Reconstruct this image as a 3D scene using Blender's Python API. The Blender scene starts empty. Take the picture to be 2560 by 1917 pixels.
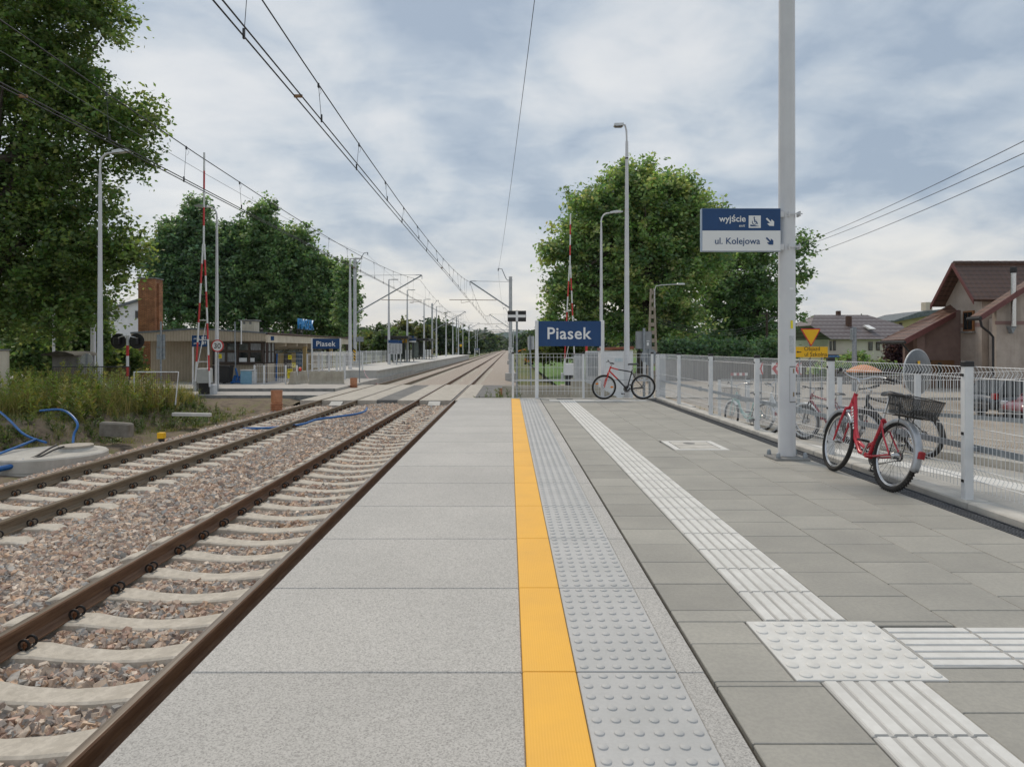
import bpy, math, random
import numpy as np
from mathutils import Vector, Matrix, Euler
random.seed(7); rng = np.random.default_rng(11)
R = math.radians
scene = bpy.context.scene
# ---------------------------------------------------------------- camera
CAMZ = 1.38
cam_d = bpy.data.cameras.new('camera'); cam = bpy.data.objects.new('camera', cam_d)
scene.collection.objects.link(cam); scene.camera = cam
cam.location = (0, 0, CAMZ); cam.rotation_euler = (R(90), 0, 0)
cam_d.lens = 24; cam_d.sensor_width = 36; cam_d.sensor_fit = 'HORIZONTAL'
cam_d.shift_x = 0.0027; cam_d.shift_y = -0.0346
cam_d.clip_start = 0.05; cam_d.clip_end = 20000
def PX(px, Y): return (px - 1273) * Y / 1707.0
def PZ(py, Y): return CAMZ - (py - 870) * Y / 1707.0
# ---------------------------------------------------------------- render settings
scene.render.engine = 'CYCLES'
scene.cycles.use_denoising = True
scene.cycles.max_bounces = 7; scene.cycles.diffuse_bounces = 5; scene.cycles.glossy_bounces = 3
scene.cycles.transmission_bounces = 5; scene.cycles.transparent_max_bounces = 8
scene.cycles.caustics_reflective = False; scene.cycles.caustics_refractive = False
scene.view_settings.view_transform = 'Standard'; scene.view_settings.look = 'None'
scene.view_settings.exposure = 0.30; scene.view_settings.gamma = 1.0
# ---------------------------------------------------------------- sky and sun
SUN_EL, SUN_AZ = R(54), R(-24)      # azimuth clockwise from +Y: ahead of the camera, to the left
world = bpy.data.worlds.new('World'); scene.world = world; world.use_nodes = True
nt = world.node_tree; nt.nodes.clear()
def N(t, typ, **kw):
    n = t.nodes.new(typ)
    for k, v in kw.items():
        if k == 'in_':
            for kk, vv in v.items(): n.inputs[kk].default_value = vv
        else: setattr(n, k, v)
    return n
def mth(t, op, a, b=None, c=None, clamp=False):
    n = t.nodes.new('ShaderNodeMath'); n.operation = op; n.use_clamp = clamp
    for i, v in enumerate((a, b, c)):
        if v is None: continue
        if isinstance(v, (int, float)): n.inputs[i].default_value = v
        else: t.links.new(v, n.inputs[i])
    return n.outputs[0]
def mixc(t, f, a, b, bt='MIX'):
    n = t.nodes.new('ShaderNodeMix'); n.data_type = 'RGBA'; n.blend_type = bt
    if isinstance(f, (int, float)): n.inputs[0].default_value = f
    else: t.links.new(f, n.inputs[0])
    for idx, v in ((6, a), (7, b)):
        if isinstance(v, tuple): n.inputs[idx].default_value = (*v[:3], 1)
        else: t.links.new(v, n.inputs[idx])
    return n.outputs[2]
def ramp(t, f, stops):
    n = t.nodes.new('ShaderNodeValToRGB'); e = n.color_ramp.elements
    while len(e) < len(stops): e.new(0.5)
    for el, (p, c) in zip(e, stops):
        el.position = p; el.color = (*c, 1) if not isinstance(c, (int, float)) else (c, c, c, 1)
    t.links.new(f, n.inputs[0]); return n.outputs[0]
SKY_OFF = (3.1, 1.7)
def build_sky():
    tc = N(nt, 'ShaderNodeTexCoord'); sep = N(nt, 'ShaderNodeSeparateXYZ')
    nt.links.new(tc.outputs['Generated'], sep.inputs[0])
    z = mth(nt, 'MAXIMUM', sep.outputs[2], 0.0)
    zz = mth(nt, 'ADD', z, 0.26)
    u = mth(nt, 'DIVIDE', sep.outputs[0], zz); v = mth(nt, 'DIVIDE', sep.outputs[1], zz)
    cb = N(nt, 'ShaderNodeCombineXYZ'); nt.links.new(u, cb.inputs[0]); nt.links.new(v, cb.inputs[1])
    def noise(scale, detail, rough, dist, off, sx=1, sy=1, rot=-14):
        mp = N(nt, 'ShaderNodeMapping'); mp.inputs['Location'].default_value = off
        mp.inputs['Scale'].default_value = (sx, sy, 1); mp.inputs['Rotation'].default_value = (0, 0, R(rot))
        nt.links.new(cb.outputs[0], mp.inputs[0])
        n = N(nt, 'ShaderNodeTexNoise', in_={'Scale': scale, 'Detail': detail, 'Roughness': rough, 'Distortion': dist})
        nt.links.new(mp.outputs[0], n.inputs['Vector']); return n.outputs['Fac']
    big = noise(1.25, 2, .5, .2, (SKY_OFF[0], SKY_OFF[1], 0), 1.0, .95)
    fine = noise(3.0, 7, .52, .35, (7.3, 2.2, 0), 1.0, .9)
    wisp = noise(8.0, 6, .6, .6, (1.3, 9.2, 0), .8, 1.2)
    dens = mth(nt, 'ADD', mth(nt, 'MULTIPLY', big, .50), mth(nt, 'ADD', mth(nt, 'MULTIPLY', fine, .42), mth(nt, 'MULTIPLY', wisp, .13)))
    cloud = ramp(nt, dens, [(.43, (2.7, 3.3, 4.1)), (.49, (3.55, 4.1, 4.75)), (.54, (4.5, 4.9, 5.3)), (.60, (5.4, 5.6, 5.8)), (.70, (6.3, 6.35, 6.3))])
    low = ramp(nt, dens, [(.43, (4.8, 5.1, 5.4)), (.52, (6.2, 6.0, 5.7)), (.62, (7.1, 6.7, 6.0))])
    hz = N(nt, 'ShaderNodeMapRange', in_={1: 0.0, 2: 0.22, 3: 1.0, 4: 0.0}); hz.interpolation_type = 'SMOOTHSTEP'
    nt.links.new(sep.outputs[2], hz.inputs[0])
    col = mixc(nt, hz.outputs[0], cloud, low)
    sky = N(nt, 'ShaderNodeTexSky'); sky.sky_type = 'NISHITA'; sky.sun_disc = False
    sky.sun_elevation = SUN_EL; sky.sun_rotation = SUN_AZ; sky.air_density = 1.2; sky.dust_density = 2.0
    col = mixc(nt, 0.93, sky.outputs[0], col)
    bg = N(nt, 'ShaderNodeBackground', in_={'Strength': 0.108}); out = N(nt, 'ShaderNodeOutputWorld')
    nt.links.new(col, bg.inputs[0]); nt.links.new(bg.outputs[0], out.inputs[0])
build_sky()
sun_d = bpy.data.lights.new('sun', 'SUN'); sun_d.energy = 1.5; sun_d.angle = R(10); sun_d.color = (1, .87, .70)
sun = bpy.data.objects.new('sun', sun_d); scene.collection.objects.link(sun)
sdir = Vector((math.sin(SUN_AZ) * math.cos(SUN_EL), math.cos(SUN_AZ) * math.cos(SUN_EL), math.sin(SUN_EL)))
sun.rotation_euler = sdir.to_track_quat('Z', 'Y').to_euler(); sun.location = (-20, 40, 60)
# ---------------------------------------------------------------- helpers
COL = scene.collection
def tag(o, label=None, cat=None, group=None, kind=None):
    if label: o['label'] = label
    if cat: o['category'] = cat
    if group: o['group'] = group
    if kind: o['kind'] = kind
    return o
def thing(name, label, cat, loc=(0, 0, 0), rz=0, group=None, rot=None):
    o = bpy.data.objects.new(name, None); COL.objects.link(o); o.empty_display_size = .2
    o.location = loc; o.rotation_euler = rot if rot else (0, 0, rz)
    return tag(o, label, cat, group)
def copy_tree(o, parent=None):
    c = o.copy(); COL.objects.link(c)
    if parent is not None: c.parent = parent
    for ch in o.children: copy_tree(ch, c)
    return c
class MB:
    """collects shapes; build() links them as one mesh object"""
    def __init__(s): s.v = []; s.f = []; s.m = []; s.cur = 0
    def add(s, vs, fs, M=None):
        b = len(s.v)
        s.v += [tuple(M @ Vector(p)) for p in vs] if M is not None else [tuple(p) for p in vs]
        s.f += [tuple(i + b for i in f) for f in fs]; s.m += [s.cur] * len(fs); return s
    def mat(s, i): s.cur = i; return s
    def box(s, x0, x1, y0, y1, z0, z1, M=None):
        vs = [(x0, y0, z0), (x1, y0, z0), (x1, y1, z0), (x0, y1, z0), (x0, y0, z1), (x1, y0, z1), (x1, y1, z1), (x0, y1, z1)]
        return s.add(vs, [(3, 2, 1, 0), (4, 5, 6, 7), (0, 1, 5, 4), (1, 2, 6, 5), (2, 3, 7, 6), (3, 0, 4, 7)], M)
    def bbox(s, x0, x1, y0, y1, z0, z1, b=.01, M=None):
        """box with chamfered vertical and top edges"""
        def ring(i, z): return [(x0 + i, y0 + b, z), (x0 + b, y0 + i, z), (x1 - b, y0 + i, z), (x1 - i, y0 + b, z), (x1 - i, y1 - b, z), (x1 - b, y1 - i, z), (x0 + b, y1 - i, z), (x0 + i, y1 - b, z)]
        vs = ring(0, z0) + ring(0, z1 - b) + [(x + (b if x < (x0 + x1) / 2 else -b) * .9, y + (b if y < (y0 + y1) / 2 else -b) * .9, z1) for x, y, z in ring(0, z1)]
        fs = [tuple(range(7, -1, -1)), tuple(range(16, 24))]
        for k in (0, 8):
            for i in range(8): j = (i + 1) % 8; fs.append((k + i, k + j, k + 8 + j, k + 8 + i))
        return s.add(vs, fs, M)
    def tube(s, pts, r, n=8, closed=False, caps=True):
        pts = [Vector(p) for p in pts]; k = len(pts)
        rs = r if isinstance(r, (list, tuple)) else [r] * k
        up = None; vs = []; fs = []
        for i, p in enumerate(pts):
            if closed: d = pts[(i + 1) % k] - pts[i - 1]
            else: d = pts[min(i + 1, k - 1)] - pts[max(i - 1, 0)]
            d.normalize()
            if up is None:
                up = Vector((0, 0, 1)) if abs(d.z) < .9 else Vector((1, 0, 0))
            a = d.cross(up).normalized(); b = a.cross(d).normalized(); up = b
            for q in range(n):
                t = 2 * math.pi * q / n; vs.append(p + (a * math.cos(t) + b * math.sin(t)) * rs[i])
        for i in range(k if closed else k - 1):
            j = (i + 1) % k
            for q in range(n):
                w = (q + 1) % n; fs.append((i * n + q, i * n + w, j * n + w, j * n + q))
        if caps and not closed:
            fs.append(tuple(range(n - 1, -1, -1))); fs.append(tuple(range((k - 1) * n, k * n)))
        return s.add(vs, fs)
    def lathe(s, prof, n=16, M=None, c=(0, 0, 0)):
        """profile [(r, z)] turned about z"""
        vs = []; fs = []
        for r, z in prof:
            for q in range(n):
                t = 2 * math.pi * q / n; vs.append((c[0] + r * math.cos(t), c[1] + r * math.sin(t), c[2] + z))
        for i in range(len(prof) - 1):
            for q in range(n):
                w = (q + 1) % n; fs.append((i * n + q, i * n + w, (i + 1) * n + w, (i + 1) * n + q))
        if prof[0][0] > 1e-5: fs.append(tuple(range(n - 1, -1, -1)))
        if prof[-1][0] > 1e-5: fs.append(tuple(range((len(prof) - 1) * n, len(prof) * n)))
        return s.add(vs, fs, M)
    def prism(s, poly, axis, a, b, M=None):
        """2-D polygon extruded along an axis: 'x' poly=(y,z), 'y' poly=(x,z), 'z' poly=(x,y)"""
        f = {'x': lambda p, t: (t, p[0], p[1]), 'y': lambda p, t: (p[0], t, p[1]), 'z': lambda p, t: (p[0], p[1], t)}[axis]
        n = len(poly); vs = [f(p, a) for p in poly] + [f(p, b) for p in poly]
        fs = [tuple(range(n - 1, -1, -1)), tuple(range(n, 2 * n))] + [(i, (i + 1) % n, n + (i + 1) % n, n + i) for i in range(n)]
        return s.add(vs, fs, M)
    def torus(s, c, Rr, r, axis='y', n=28, m=8, a0=0, a1=2 * math.pi):
        full = abs(a1 - a0 - 2 * math.pi) < 1e-4; k = n if full else n + 1; pts = []
        for i in range(k):
            t = a0 + (a1 - a0) * i / n; u, w = Rr * math.cos(t), Rr * math.sin(t)
            pts.append({'y': (c[0] + u, c[1], c[2] + w), 'x': (c[0], c[1] + u, c[2] + w), 'z': (c[0] + u, c[1] + w, c[2])}[axis])
        return s.tube(pts, r, m, closed=full)
    def build(s, name, mats, parent=None, smooth=False, world=False, origin=None, cols=None):
        me = bpy.data.meshes.new(name)
        v = s.v
        if parent is not None and world:
            L = parent.location; v = [(p[0] - L[0], p[1] - L[1], p[2] - L[2]) for p in v]
        elif origin: v = [(p[0] - origin[0], p[1] - origin[1], p[2] - origin[2]) for p in v]
        me.from_pydata(v, [], s.f); 
        for m in (mats if isinstance(mats, (list, tuple)) else [mats]): me.materials.append(m)
        me.polygons.foreach_set('material_index', s.m)
        if smooth:
            me.polygons.foreach_set('use_smooth', [True] * len(me.polygons))
            try: me.set_sharp_from_angle(angle=R(smooth if smooth is not True else 40))
            except Exception: pass
        if cols is not None:
            ca = me.color_attributes.new('Col', 'FLOAT_COLOR', 'POINT'); ca.data.foreach_set('color', np.asarray(cols, dtype=np.float32).ravel())
        me.validate(); me.update()
        o = bpy.data.objects.new(name, me); COL.objects.link(o)
        if parent is not None: o.parent = parent
        elif origin: o.location = origin
        return o
def np_mesh(name, V, F, mats, parent=None, col=None, kind=None):
    """V (n,3), F (m,k): fast mesh of equal-size faces"""
    me = bpy.data.meshes.new(name); m, k = F.shape
    me.vertices.add(len(V)); me.vertices.foreach_set('co', V.astype(np.float32).ravel())
    me.loops.add(m * k); me.loops.foreach_set('vertex_index', F.astype(np.int32).ravel())
    me.polygons.add(m); me.polygons.foreach_set('loop_start', np.arange(0, m * k, k, dtype=np.int32))
    me.polygons.foreach_set('loop_total', np.full(m, k, dtype=np.int32))
    me.polygons.foreach_set('use_smooth', np.zeros(m, dtype=bool)); me.update(calc_edges=True)
    for mm in (mats if isinstance(mats, (list, tuple)) else [mats]): me.materials.append(mm)
    if col is not None:
        ca = me.color_attributes.new('Col', 'FLOAT_COLOR', 'POINT'); ca.data.foreach_set('color', col.astype(np.float32).ravel())
    o = bpy.data.objects.new(name, me); COL.objects.link(o)
    if parent is not None: o.parent = parent
    if kind: o['kind'] = kind
    return o
def struct(o): o['kind'] = 'structure'; return o
# ---------------------------------------------------------------- materials
def M(name, c1, c2=None, scale=4.0, rough=.65, metal=0.0, bump=0.0, bscale=60.0, detail=6, c3=None, speck=None, coat=0, attr=False, lo=.35, hi=.65, stretch=None, streak=None, grain=False):
    m = bpy.data.materials.new(name); m.use_nodes = True; t = m.node_tree
    p = t.nodes['Principled BSDF']; p.inputs['Roughness'].default_value = rough; p.inputs['Metallic'].default_value = metal
    if coat: p.inputs['Coat Weight'].default_value = coat; p.inputs['Coat Roughness'].default_value = .08
    tc = N(t, 'ShaderNodeTexCoord'); vec = tc.outputs['Object']
    if stretch:
        mp = N(t, 'ShaderNodeMapping'); mp.inputs['Scale'].default_value = stretch; t.links.new(vec, mp.inputs[0]); vec2 = mp.outputs[0]
    else: vec2 = vec
    col = None
    if c2 is not None:
        n = N(t, 'ShaderNodeTexNoise', in_={'Scale': scale, 'Detail': detail, 'Roughness': .6}); t.links.new(vec2, n.inputs['Vector'])
        st = [(lo, c1), (hi, c2)] if c3 is None else [(lo, c1), ((lo + hi) / 2, c2), (hi, c3)]
        col = ramp(t, n.outputs['Fac'], st)
    if attr:
        a = N(t, 'ShaderNodeAttribute', attribute_name='Col')
        col = a.outputs['Color'] if col is None else mixc(t, 1.0, a.outputs['Color'], col, 'MULTIPLY')
    if speck:
        sc, dark, amt = speck
        if grain:
            n2 = N(t, 'ShaderNodeTexVoronoi', in_={'Scale': sc}); t.links.new(vec, n2.inputs['Vector']); sx = N(t, 'ShaderNodeSeparateColor'); t.links.new(n2.outputs['Color'], sx.inputs[0])
            f = mth(t, 'MULTIPLY', mth(t, 'POWER', sx.outputs[0], 1.6), amt)
        else:
            n2 = N(t, 'ShaderNodeTexNoise', in_={'Scale': sc, 'Detail': 3, 'Roughness': .7}); t.links.new(vec, n2.inputs['Vector'])
            f = mth(t, 'MULTIPLY', ramp(t, n2.outputs['Fac'], [(.42, 0.0), (.58, 1.0)]), amt)
        col = mixc(t, f, col if col is not None else (*c1,), dark)
    if streak:
        mp = N(t, 'ShaderNodeMapping'); mp.inputs['Scale'].default_value = (streak[0], streak[0], streak[0] * .08); t.links.new(vec, mp.inputs[0])
        n3 = N(t, 'ShaderNodeTexNoise', in_={'Scale': 1.0, 'Detail': 5, 'Roughness': .65}); t.links.new(mp.outputs[0], n3.inputs['Vector'])
        f = mth(t, 'MULTIPLY', ramp(t, n3.outputs['Fac'], [(.5, 0.0), (.72, 1.0)]), streak[2])
        col = mixc(t, f, col if col is not None else (*c1,), streak[1])
    if col is None: p.inputs['Base Color'].default_value = (*c1, 1)
    else: t.links.new(col, p.inputs['Base Color'])
    if bump:
        nb = N(t, 'ShaderNodeTexNoise', in_={'Scale': bscale, 'Detail': 5, 'Roughness': .65}); t.links.new(vec, nb.inputs['Vector'])
        b = N(t, 'ShaderNodeBump', in_={'Strength': bump, 'Distance': .02}); t.links.new(nb.outputs['Fac'], b.inputs['Height'])
        t.links.new(b.outputs[0], p.inputs['Normal'])
    return m
def leaf_mat(name, trans=.48):
    m = bpy.data.materials.new(name); m.use_nodes = True; t = m.node_tree
    p = t.nodes['Principled BSDF']; p.inputs['Roughness'].default_value = .5
    a = N(t, 'ShaderNodeAttribute', attribute_name='Col'); t.links.new(a.outputs['Color'], p.inputs['Base Color'])
    tr = N(t, 'ShaderNodeBsdfTranslucent'); tcol = mixc(t, 1.0, a.outputs['Color'], (1.5, 1.42, .85), 'MULTIPLY'); t.links.new(tcol, tr.inputs[0])
    mx = N(t, 'ShaderNodeMixShader', in_={0: trans}); out = t.nodes['Material Output']
    t.links.new(p.outputs[0], mx.inputs[1]); t.links.new(tr.outputs[0], mx.inputs[2]); t.links.new(mx.outputs[0], out.inputs[0])
    return m
def brick_mat(name, c1, c2, mortar, sx, sy, rough=.85, axis='xz', bump=.4, offset=.5, msize=.012, dirt=None):
    m = bpy.data.materials.new(name); m.use_nodes = True; t = m.node_tree; p = t.nodes['Principled BSDF']; p.inputs['Roughness'].default_value = rough
    tc = N(t, 'ShaderNodeTexCoord'); sp = N(t, 'ShaderNodeSeparateXYZ'); t.links.new(tc.outputs['Object'], sp.inputs[0]); cb = N(t, 'ShaderNodeCombineXYZ')
    if axis == 'xz': t.links.new(mth(t, 'ADD', sp.outputs[0], sp.outputs[1]), cb.inputs[0]); t.links.new(sp.outputs[2], cb.inputs[1])
    else: t.links.new(sp.outputs[0], cb.inputs[0]); t.links.new(sp.outputs[1], cb.inputs[1])
    b = N(t, 'ShaderNodeTexBrick', in_={'Color1': (*c1, 1), 'Color2': (*c2, 1), 'Mortar': (*mortar, 1), 'Scale': 1, 'Mortar Size': msize, 'Brick Width': sx, 'Row Height': sy, 'Bias': 0}); b.offset = offset
    t.links.new(cb.outputs[0], b.inputs['Vector'])
    col = b.outputs['Color']
    n = N(t, 'ShaderNodeTexNoise', in_={'Scale': 2.2, 'Detail': 7, 'Roughness': .7}); t.links.new(tc.outputs['Object'], n.inputs['Vector'])
    col = mixc(t, mth(t, 'MULTIPLY', ramp(t, n.outputs['Fac'], [(.4, 0.0), (.7, 1.0)]), .7), col, dirt or tuple(x * .35 for x in c1))
    t.links.new(col, p.inputs['Base Color'])
    bp = N(t, 'ShaderNodeBump', in_={'Strength': bump, 'Distance': .02}); t.links.new(mth(t, 'SUBTRACT', 1.0, b.outputs['Fac']), bp.inputs['Height']); t.links.new(bp.outputs[0], p.inputs['Normal'])
    return m
def wave_mat(name, c1, c2, scale, axis='X', rough=.6, bump=.5, metal=0, dirt=None, dist=.02, lo=.1, hi=.5):
    """ribs: a wave texture drives a dark groove line and the bump"""
    m = bpy.data.materials.new(name); m.use_nodes = True; t = m.node_tree; p = t.nodes['Principled BSDF']; p.inputs['Roughness'].default_value = rough; p.inputs['Metallic'].default_value = metal
    tc = N(t, 'ShaderNodeTexCoord'); w = N(t, 'ShaderNodeTexWave', in_={'Scale': scale / 20.0 * 3.183 * 2}); w.bands_direction = axis; w.wave_profile = 'SIN'
    t.links.new(tc.outputs['Object'], w.inputs['Vector'])
    col = ramp(t, w.outputs['Fac'], [(lo, c2), (hi, c1)])
    n = N(t, 'ShaderNodeTexNoise', in_={'Scale': 1.7, 'Detail': 6, 'Roughness': .65}); t.links.new(tc.outputs['Object'], n.inputs['Vector'])
    col = mixc(t, mth(t, 'MULTIPLY', ramp(t, n.outputs['Fac'], [(.4, 0.0), (.75, 1.0)]), .45), col, dirt or tuple(x * .55 for x in c1))
    t.links.new(col, p.inputs['Base Color'])
    b = N(t, 'ShaderNodeBump', in_={'Strength': bump, 'Distance': dist}); t.links.new(w.outputs['Fac'], b.inputs['Height']); t.links.new(b.outputs[0], p.inputs['Normal'])
    return m
galv = M('galvanised_steel', (.46, .48, .50), (.58, .60, .62), 6, .5, .15)
galv_dark = M('weathered_galvanised_steel', (.22, .25, .28), (.34, .37, .40), 9, .45, .4)
white_paint = M('white_paint', (.70, .72, .74), (.80, .81, .82), 3, .42, streak=(9, (.45, .44, .42), .25))
lamp_paint = M('pale_grey_paint', (.60, .61, .64), (.68, .69, .71), 2, .38, streak=(7, (.42, .41, .41), .2))
fence_paint = M('white_powder_coat', (.66, .68, .70), (.76, .77, .78), 5, .45)
black = M('black_plastic', (.012, .012, .014), (.025, .025, .027), 20, .5)
rubber = M('tyre_rubber', (.012, .012, .012), (.035, .032, .03), 14, .85)
dark_metal = M('dark_metal', (.05, .05, .052), (.09, .085, .08), 12, .5, .6)
chrome = M('chrome', (.62, .62, .63), (.5, .5, .5), 20, .22, .9)
concrete = M('cast_concrete', (.34, .33, .30), (.48, .46, .42), 3, .85, bump=.25, bscale=40, streak=(5, (.22, .21, .19), .35))
concrete_light = M('pale_concrete', (.44, .43, .41), (.56, .55, .52), 2, .85, bump=.15, bscale=50, streak=(4, (.33, .32, .30), .3))
concrete_dark = M('dark_concrete', (.17, .17, .17), (.27, .27, .26), 3, .85, bump=.2, bscale=40)
red_paint = M('red_paint', (.50, .02, .025), (.62, .035, .04), 8, .4)
blue_sign = M('navy_sign_film', (.003, .046, .155), (.004, .053, .175), 3, .4)
sign_white = M('white_sign_film', (.78, .79, .80), None, rough=.4)
sign_black = M('black_sign_film', (.015, .015, .017), None, rough=.45)
yellow_sign = M('yellow_sign_film', (.80, .45, .005), (.84, .49, .01), 4, .4)
lemon = M('lemon_notice_film', (.80, .68, .02), None, rough=.5)
orange_refl = M('orange_reflector', (.95, .30, .01), None, rough=.25)
alu = M('aluminium', (.52, .53, .54), (.62, .63, .64), 8, .38, .5)
glass_dark = M('dark_window_glass', (.015, .018, .02), None, rough=.06)
# ---------------------------------------------------------------- ground
def smooth(a, b, x):
    t = np.clip((x - a) / (b - a), 0, 1); return t * t * (3 - 2 * t)
def vnoise(x, y, s, seed=0):
    r = np.random.default_rng(seed); g = r.random((64, 64)); X = x / s; Y = y / s
    xi = np.floor(X).astype(int); yi = np.floor(Y).astype(int); fx = X - xi; fy = Y - yi; fx = fx * fx * (3 - 2 * fx); fy = fy * fy * (3 - 2 * fy)
    a = g[xi % 64, yi % 64]; b = g[(xi + 1) % 64, yi % 64]; c = g[xi % 64, (yi + 1) % 64]; d = g[(xi + 1) % 64, (yi + 1) % 64]
    return (a * (1 - fx) + b * fx) * (1 - fy) + (c * (1 - fx) + d * fx) * fy - .5
def grid_obj(name, xs, ys, zf, m):
    X, Y = np.meshgrid(xs, ys, indexing='ij'); Z = zf(X, Y); nx, ny = X.shape
    V = np.stack([X, Y, Z], -1).reshape(-1, 3); i = np.arange(nx * ny).reshape(nx, ny)
    F = np.stack([i[:-1, :-1], i[1:, :-1], i[1:, 1:], i[:-1, 1:]], -1).reshape(-1, 4)
    o = np_mesh(name, V, F, m); o.data.polygons.foreach_set('use_smooth', [True] * len(F)); return struct(o)
RAILZ = -.75; NEAR, FAR = -3.035, -7.03
meadow = M('meadow', (.045, .075, .018), (.10, .12, .03), .15, .95, bump=.6, bscale=4, c3=(.14, .13, .05))
soil = M('soil', (.075, .055, .038), (.17, .13, .09), 2.2, .95, bump=1.0, bscale=14, c3=(.13, .125, .05))
gravel_far = M('ballast_stone_bed', (.24, .20, .17), (.40, .34, .29), 28, .95, bump=1.0, bscale=26, c3=(.50, .45, .40), detail=8)
dust = M('dusty_gravel', (.26, .215, .165), (.38, .33, .27), 1.3, .95, bump=.7, bscale=30, c3=(.43, .39, .34), speck=(40, (.2, .17, .14), .5))
asphalt = M('worn_asphalt', (.15, .15, .15), (.24, .235, .225), 1.6, .9, bump=.5, bscale=120, speck=(150, (.12, .12, .12), .5))
asphalt_pale = M('dusty_asphalt', (.36, .34, .32), (.46, .44, .41), 1.1, .9, bump=.3, bscale=90)
struct(MB().add([(-4000, -300, -1.3), (4000, -300, -1.3), (4000, 6000, -1.3), (-4000, 6000, -1.3)], [(0, 1, 2, 3)]).build('ground', meadow))
def bank_z(x, y):
    m = smooth(10.7, 12.1, -x) * smooth(14.2, 16.6, y + .6 * np.sin(x * .9)) * (1 - smooth(25.5, 29.5, y))
    far = smooth(27, 30, y)
    z = -1.16 + .66 * m + .28 * far + (.16 * vnoise(x, y, 1.1, 3) + .09 * vnoise(x, y, .35, 4)) * (1 - .85 * far)
    z = z - .1 * smooth(9.9, 9.4, -x)
    return z
grid_obj('bank', np.concatenate([np.linspace(-70, -26, 12), np.linspace(-25, -9.2, 110)]), np.linspace(4, 31, 120), bank_z, soil)
def plaza_z(x, y): return -.82 - .42 * smooth(9, 17, x) * (1 - smooth(27.5, 30, y)) + .05 * vnoise(x, y, 2.2, 8) + .02 * vnoise(x, y, .7, 9)
grid_obj('dirt_yard', np.linspace(6.55, 60, 90), np.linspace(-4, 60, 90), plaza_z, dust)
# ballast bed (one sheet each side of the crossing)
def ballast_z(x, y):
    d1 = np.abs(x - NEAR); d2 = np.abs(x - FAR)
    mid = np.exp(-((x + 5.03) / .62) ** 2) * .075
    z = -1.0 + mid + .035 * vnoise(x, y, .55, 5)
    z = z - smooth(1.5, 2.9, -(x - FAR)) * .32
    return z
def ballast_far(x, y):
    return ballast_z(x, y) - smooth(1.5, 4.6, x - NEAR) * .45 + .05
grid_obj('ballast_bed', np.linspace(-10.4, -1.42, 70), np.linspace(-2, 28.1, 160), ballast_z, gravel_far)
def far_ballast_mesh():
    ys = np.concatenate([np.linspace(39.6, 120, 80), np.linspace(125, 900, 60)])
    grid_obj('ballast_bed', np.concatenate([np.linspace(-10.4, -1.5, 40), np.linspace(-1.2, 3.2, 14)]), ys, ballast_far, gravel_far)
far_ballast_mesh()
# ballast stones: far too many to count, one object of loose stones
def stones(name, x0, x1, y0, y1, dens, size, zf, seed, keep=None):
    r = np.random.default_rng(seed); n = int((x1 - x0) * (y1 - y0) * dens)
    x = r.uniform(x0, x1, n); y = r.uniform(y0, y1, n)
    k = np.abs(x) < .85 * y + 2.0
    if keep is not None: k &= keep(x, y)
    x, y = x[k], y[k]; n = len(x)
    cube = np.array([(-1, -1, -1), (1, -1, -1), (1, 1, -1), (-1, 1, -1), (-1, -1, 1), (1, -1, 1), (1, 1, 1), (-1, 1, 1)], float)
    V = cube[None] * (1 + r.uniform(-.55, .25, (n, 8, 3)))
    s = size * r.uniform(.55, 1.35, (n, 1, 1)) ** 1.0 * r.uniform(.48, 1.25, (n, 1, 3)); V = V * s * .5
    a = r.normal(size=(n, 4)); a /= np.linalg.norm(a, axis=1, keepdims=True); w, qx, qy, qz = a.T
    Rm = np.stack([1 - 2 * (qy**2 + qz**2), 2 * (qx*qy - qz*w), 2 * (qx*qz + qy*w), 2 * (qx*qy + qz*w), 1 - 2 * (qx**2 + qz**2), 2 * (qy*qz - qx*w), 2 * (qx*qz - qy*w), 2 * (qy*qz + qx*w), 1 - 2 * (qx**2 + qy**2)], -1).reshape(n, 3, 3)
    V = np.einsum('nij,nkj->nki', Rm, V)
    z = zf(x, y) + r.uniform(-.3, .8, n) * size * .5
    V += np.stack([x, y, z], -1)[:, None, :]
    q = np.array([(3, 2, 1, 0), (4, 5, 6, 7), (0, 1, 5, 4), (1, 2, 6, 5), (2, 3, 7, 6), (3, 0, 4, 7)])
    F = (q[None] + 8 * np.arange(n)[:, None, None]).reshape(-1, 4)
    pal = np.array([(.40, .33, .28), (.33, .28, .25), (.48, .42, .36), (.35, .345, .335), (.25, .235, .23), (.44, .33, .25), (.35, .26, .22), (.52, .47, .42), (.31, .32, .325), (.46, .38, .31)])
    c = pal[r.integers(0, len(pal), n)] * 1.3 * r.uniform(.75, 1.2, (n, 1)) * np.array([1.05, 1.0, .95]); c = np.concatenate([c, np.ones((n, 1))], 1)
    return V.reshape(-1, 3), F, np.repeat(c, 8, 0)
SL0, SLD = 5.23 - .6 * 3, .6
def off_sleepers(x, y):
    ph = np.abs(((y - SL0 + SLD / 2) % SLD) - SLD / 2)
    on = (ph < .15) & ((np.abs(x - NEAR) < 1.3) | (np.abs(x - FAR) < 1.3))
    rail = np.zeros_like(on)
    for c in (NEAR, FAR):
        for s in (-1, 1): rail |= np.abs(x - c - s * .7535) < .085
    return ~(on | rail)
stone_mat = M('crushed_stone', (.8, .8, .8), (1.15, 1.12, 1.08), 30, .9, attr=True, bump=.3, bscale=90)
parts = [stones('b', -9.4, -1.5, 2.0, 9, 1250, .051, ballast_z, 1, off_sleepers), stones('b', -9.9, -1.5, 9, 17, 720, .060, ballast_z, 2, off_sleepers), stones('b', -9.9, -1.5, 17, 27.9, 380, .076, ballast_z, 3, off_sleepers)]
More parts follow.
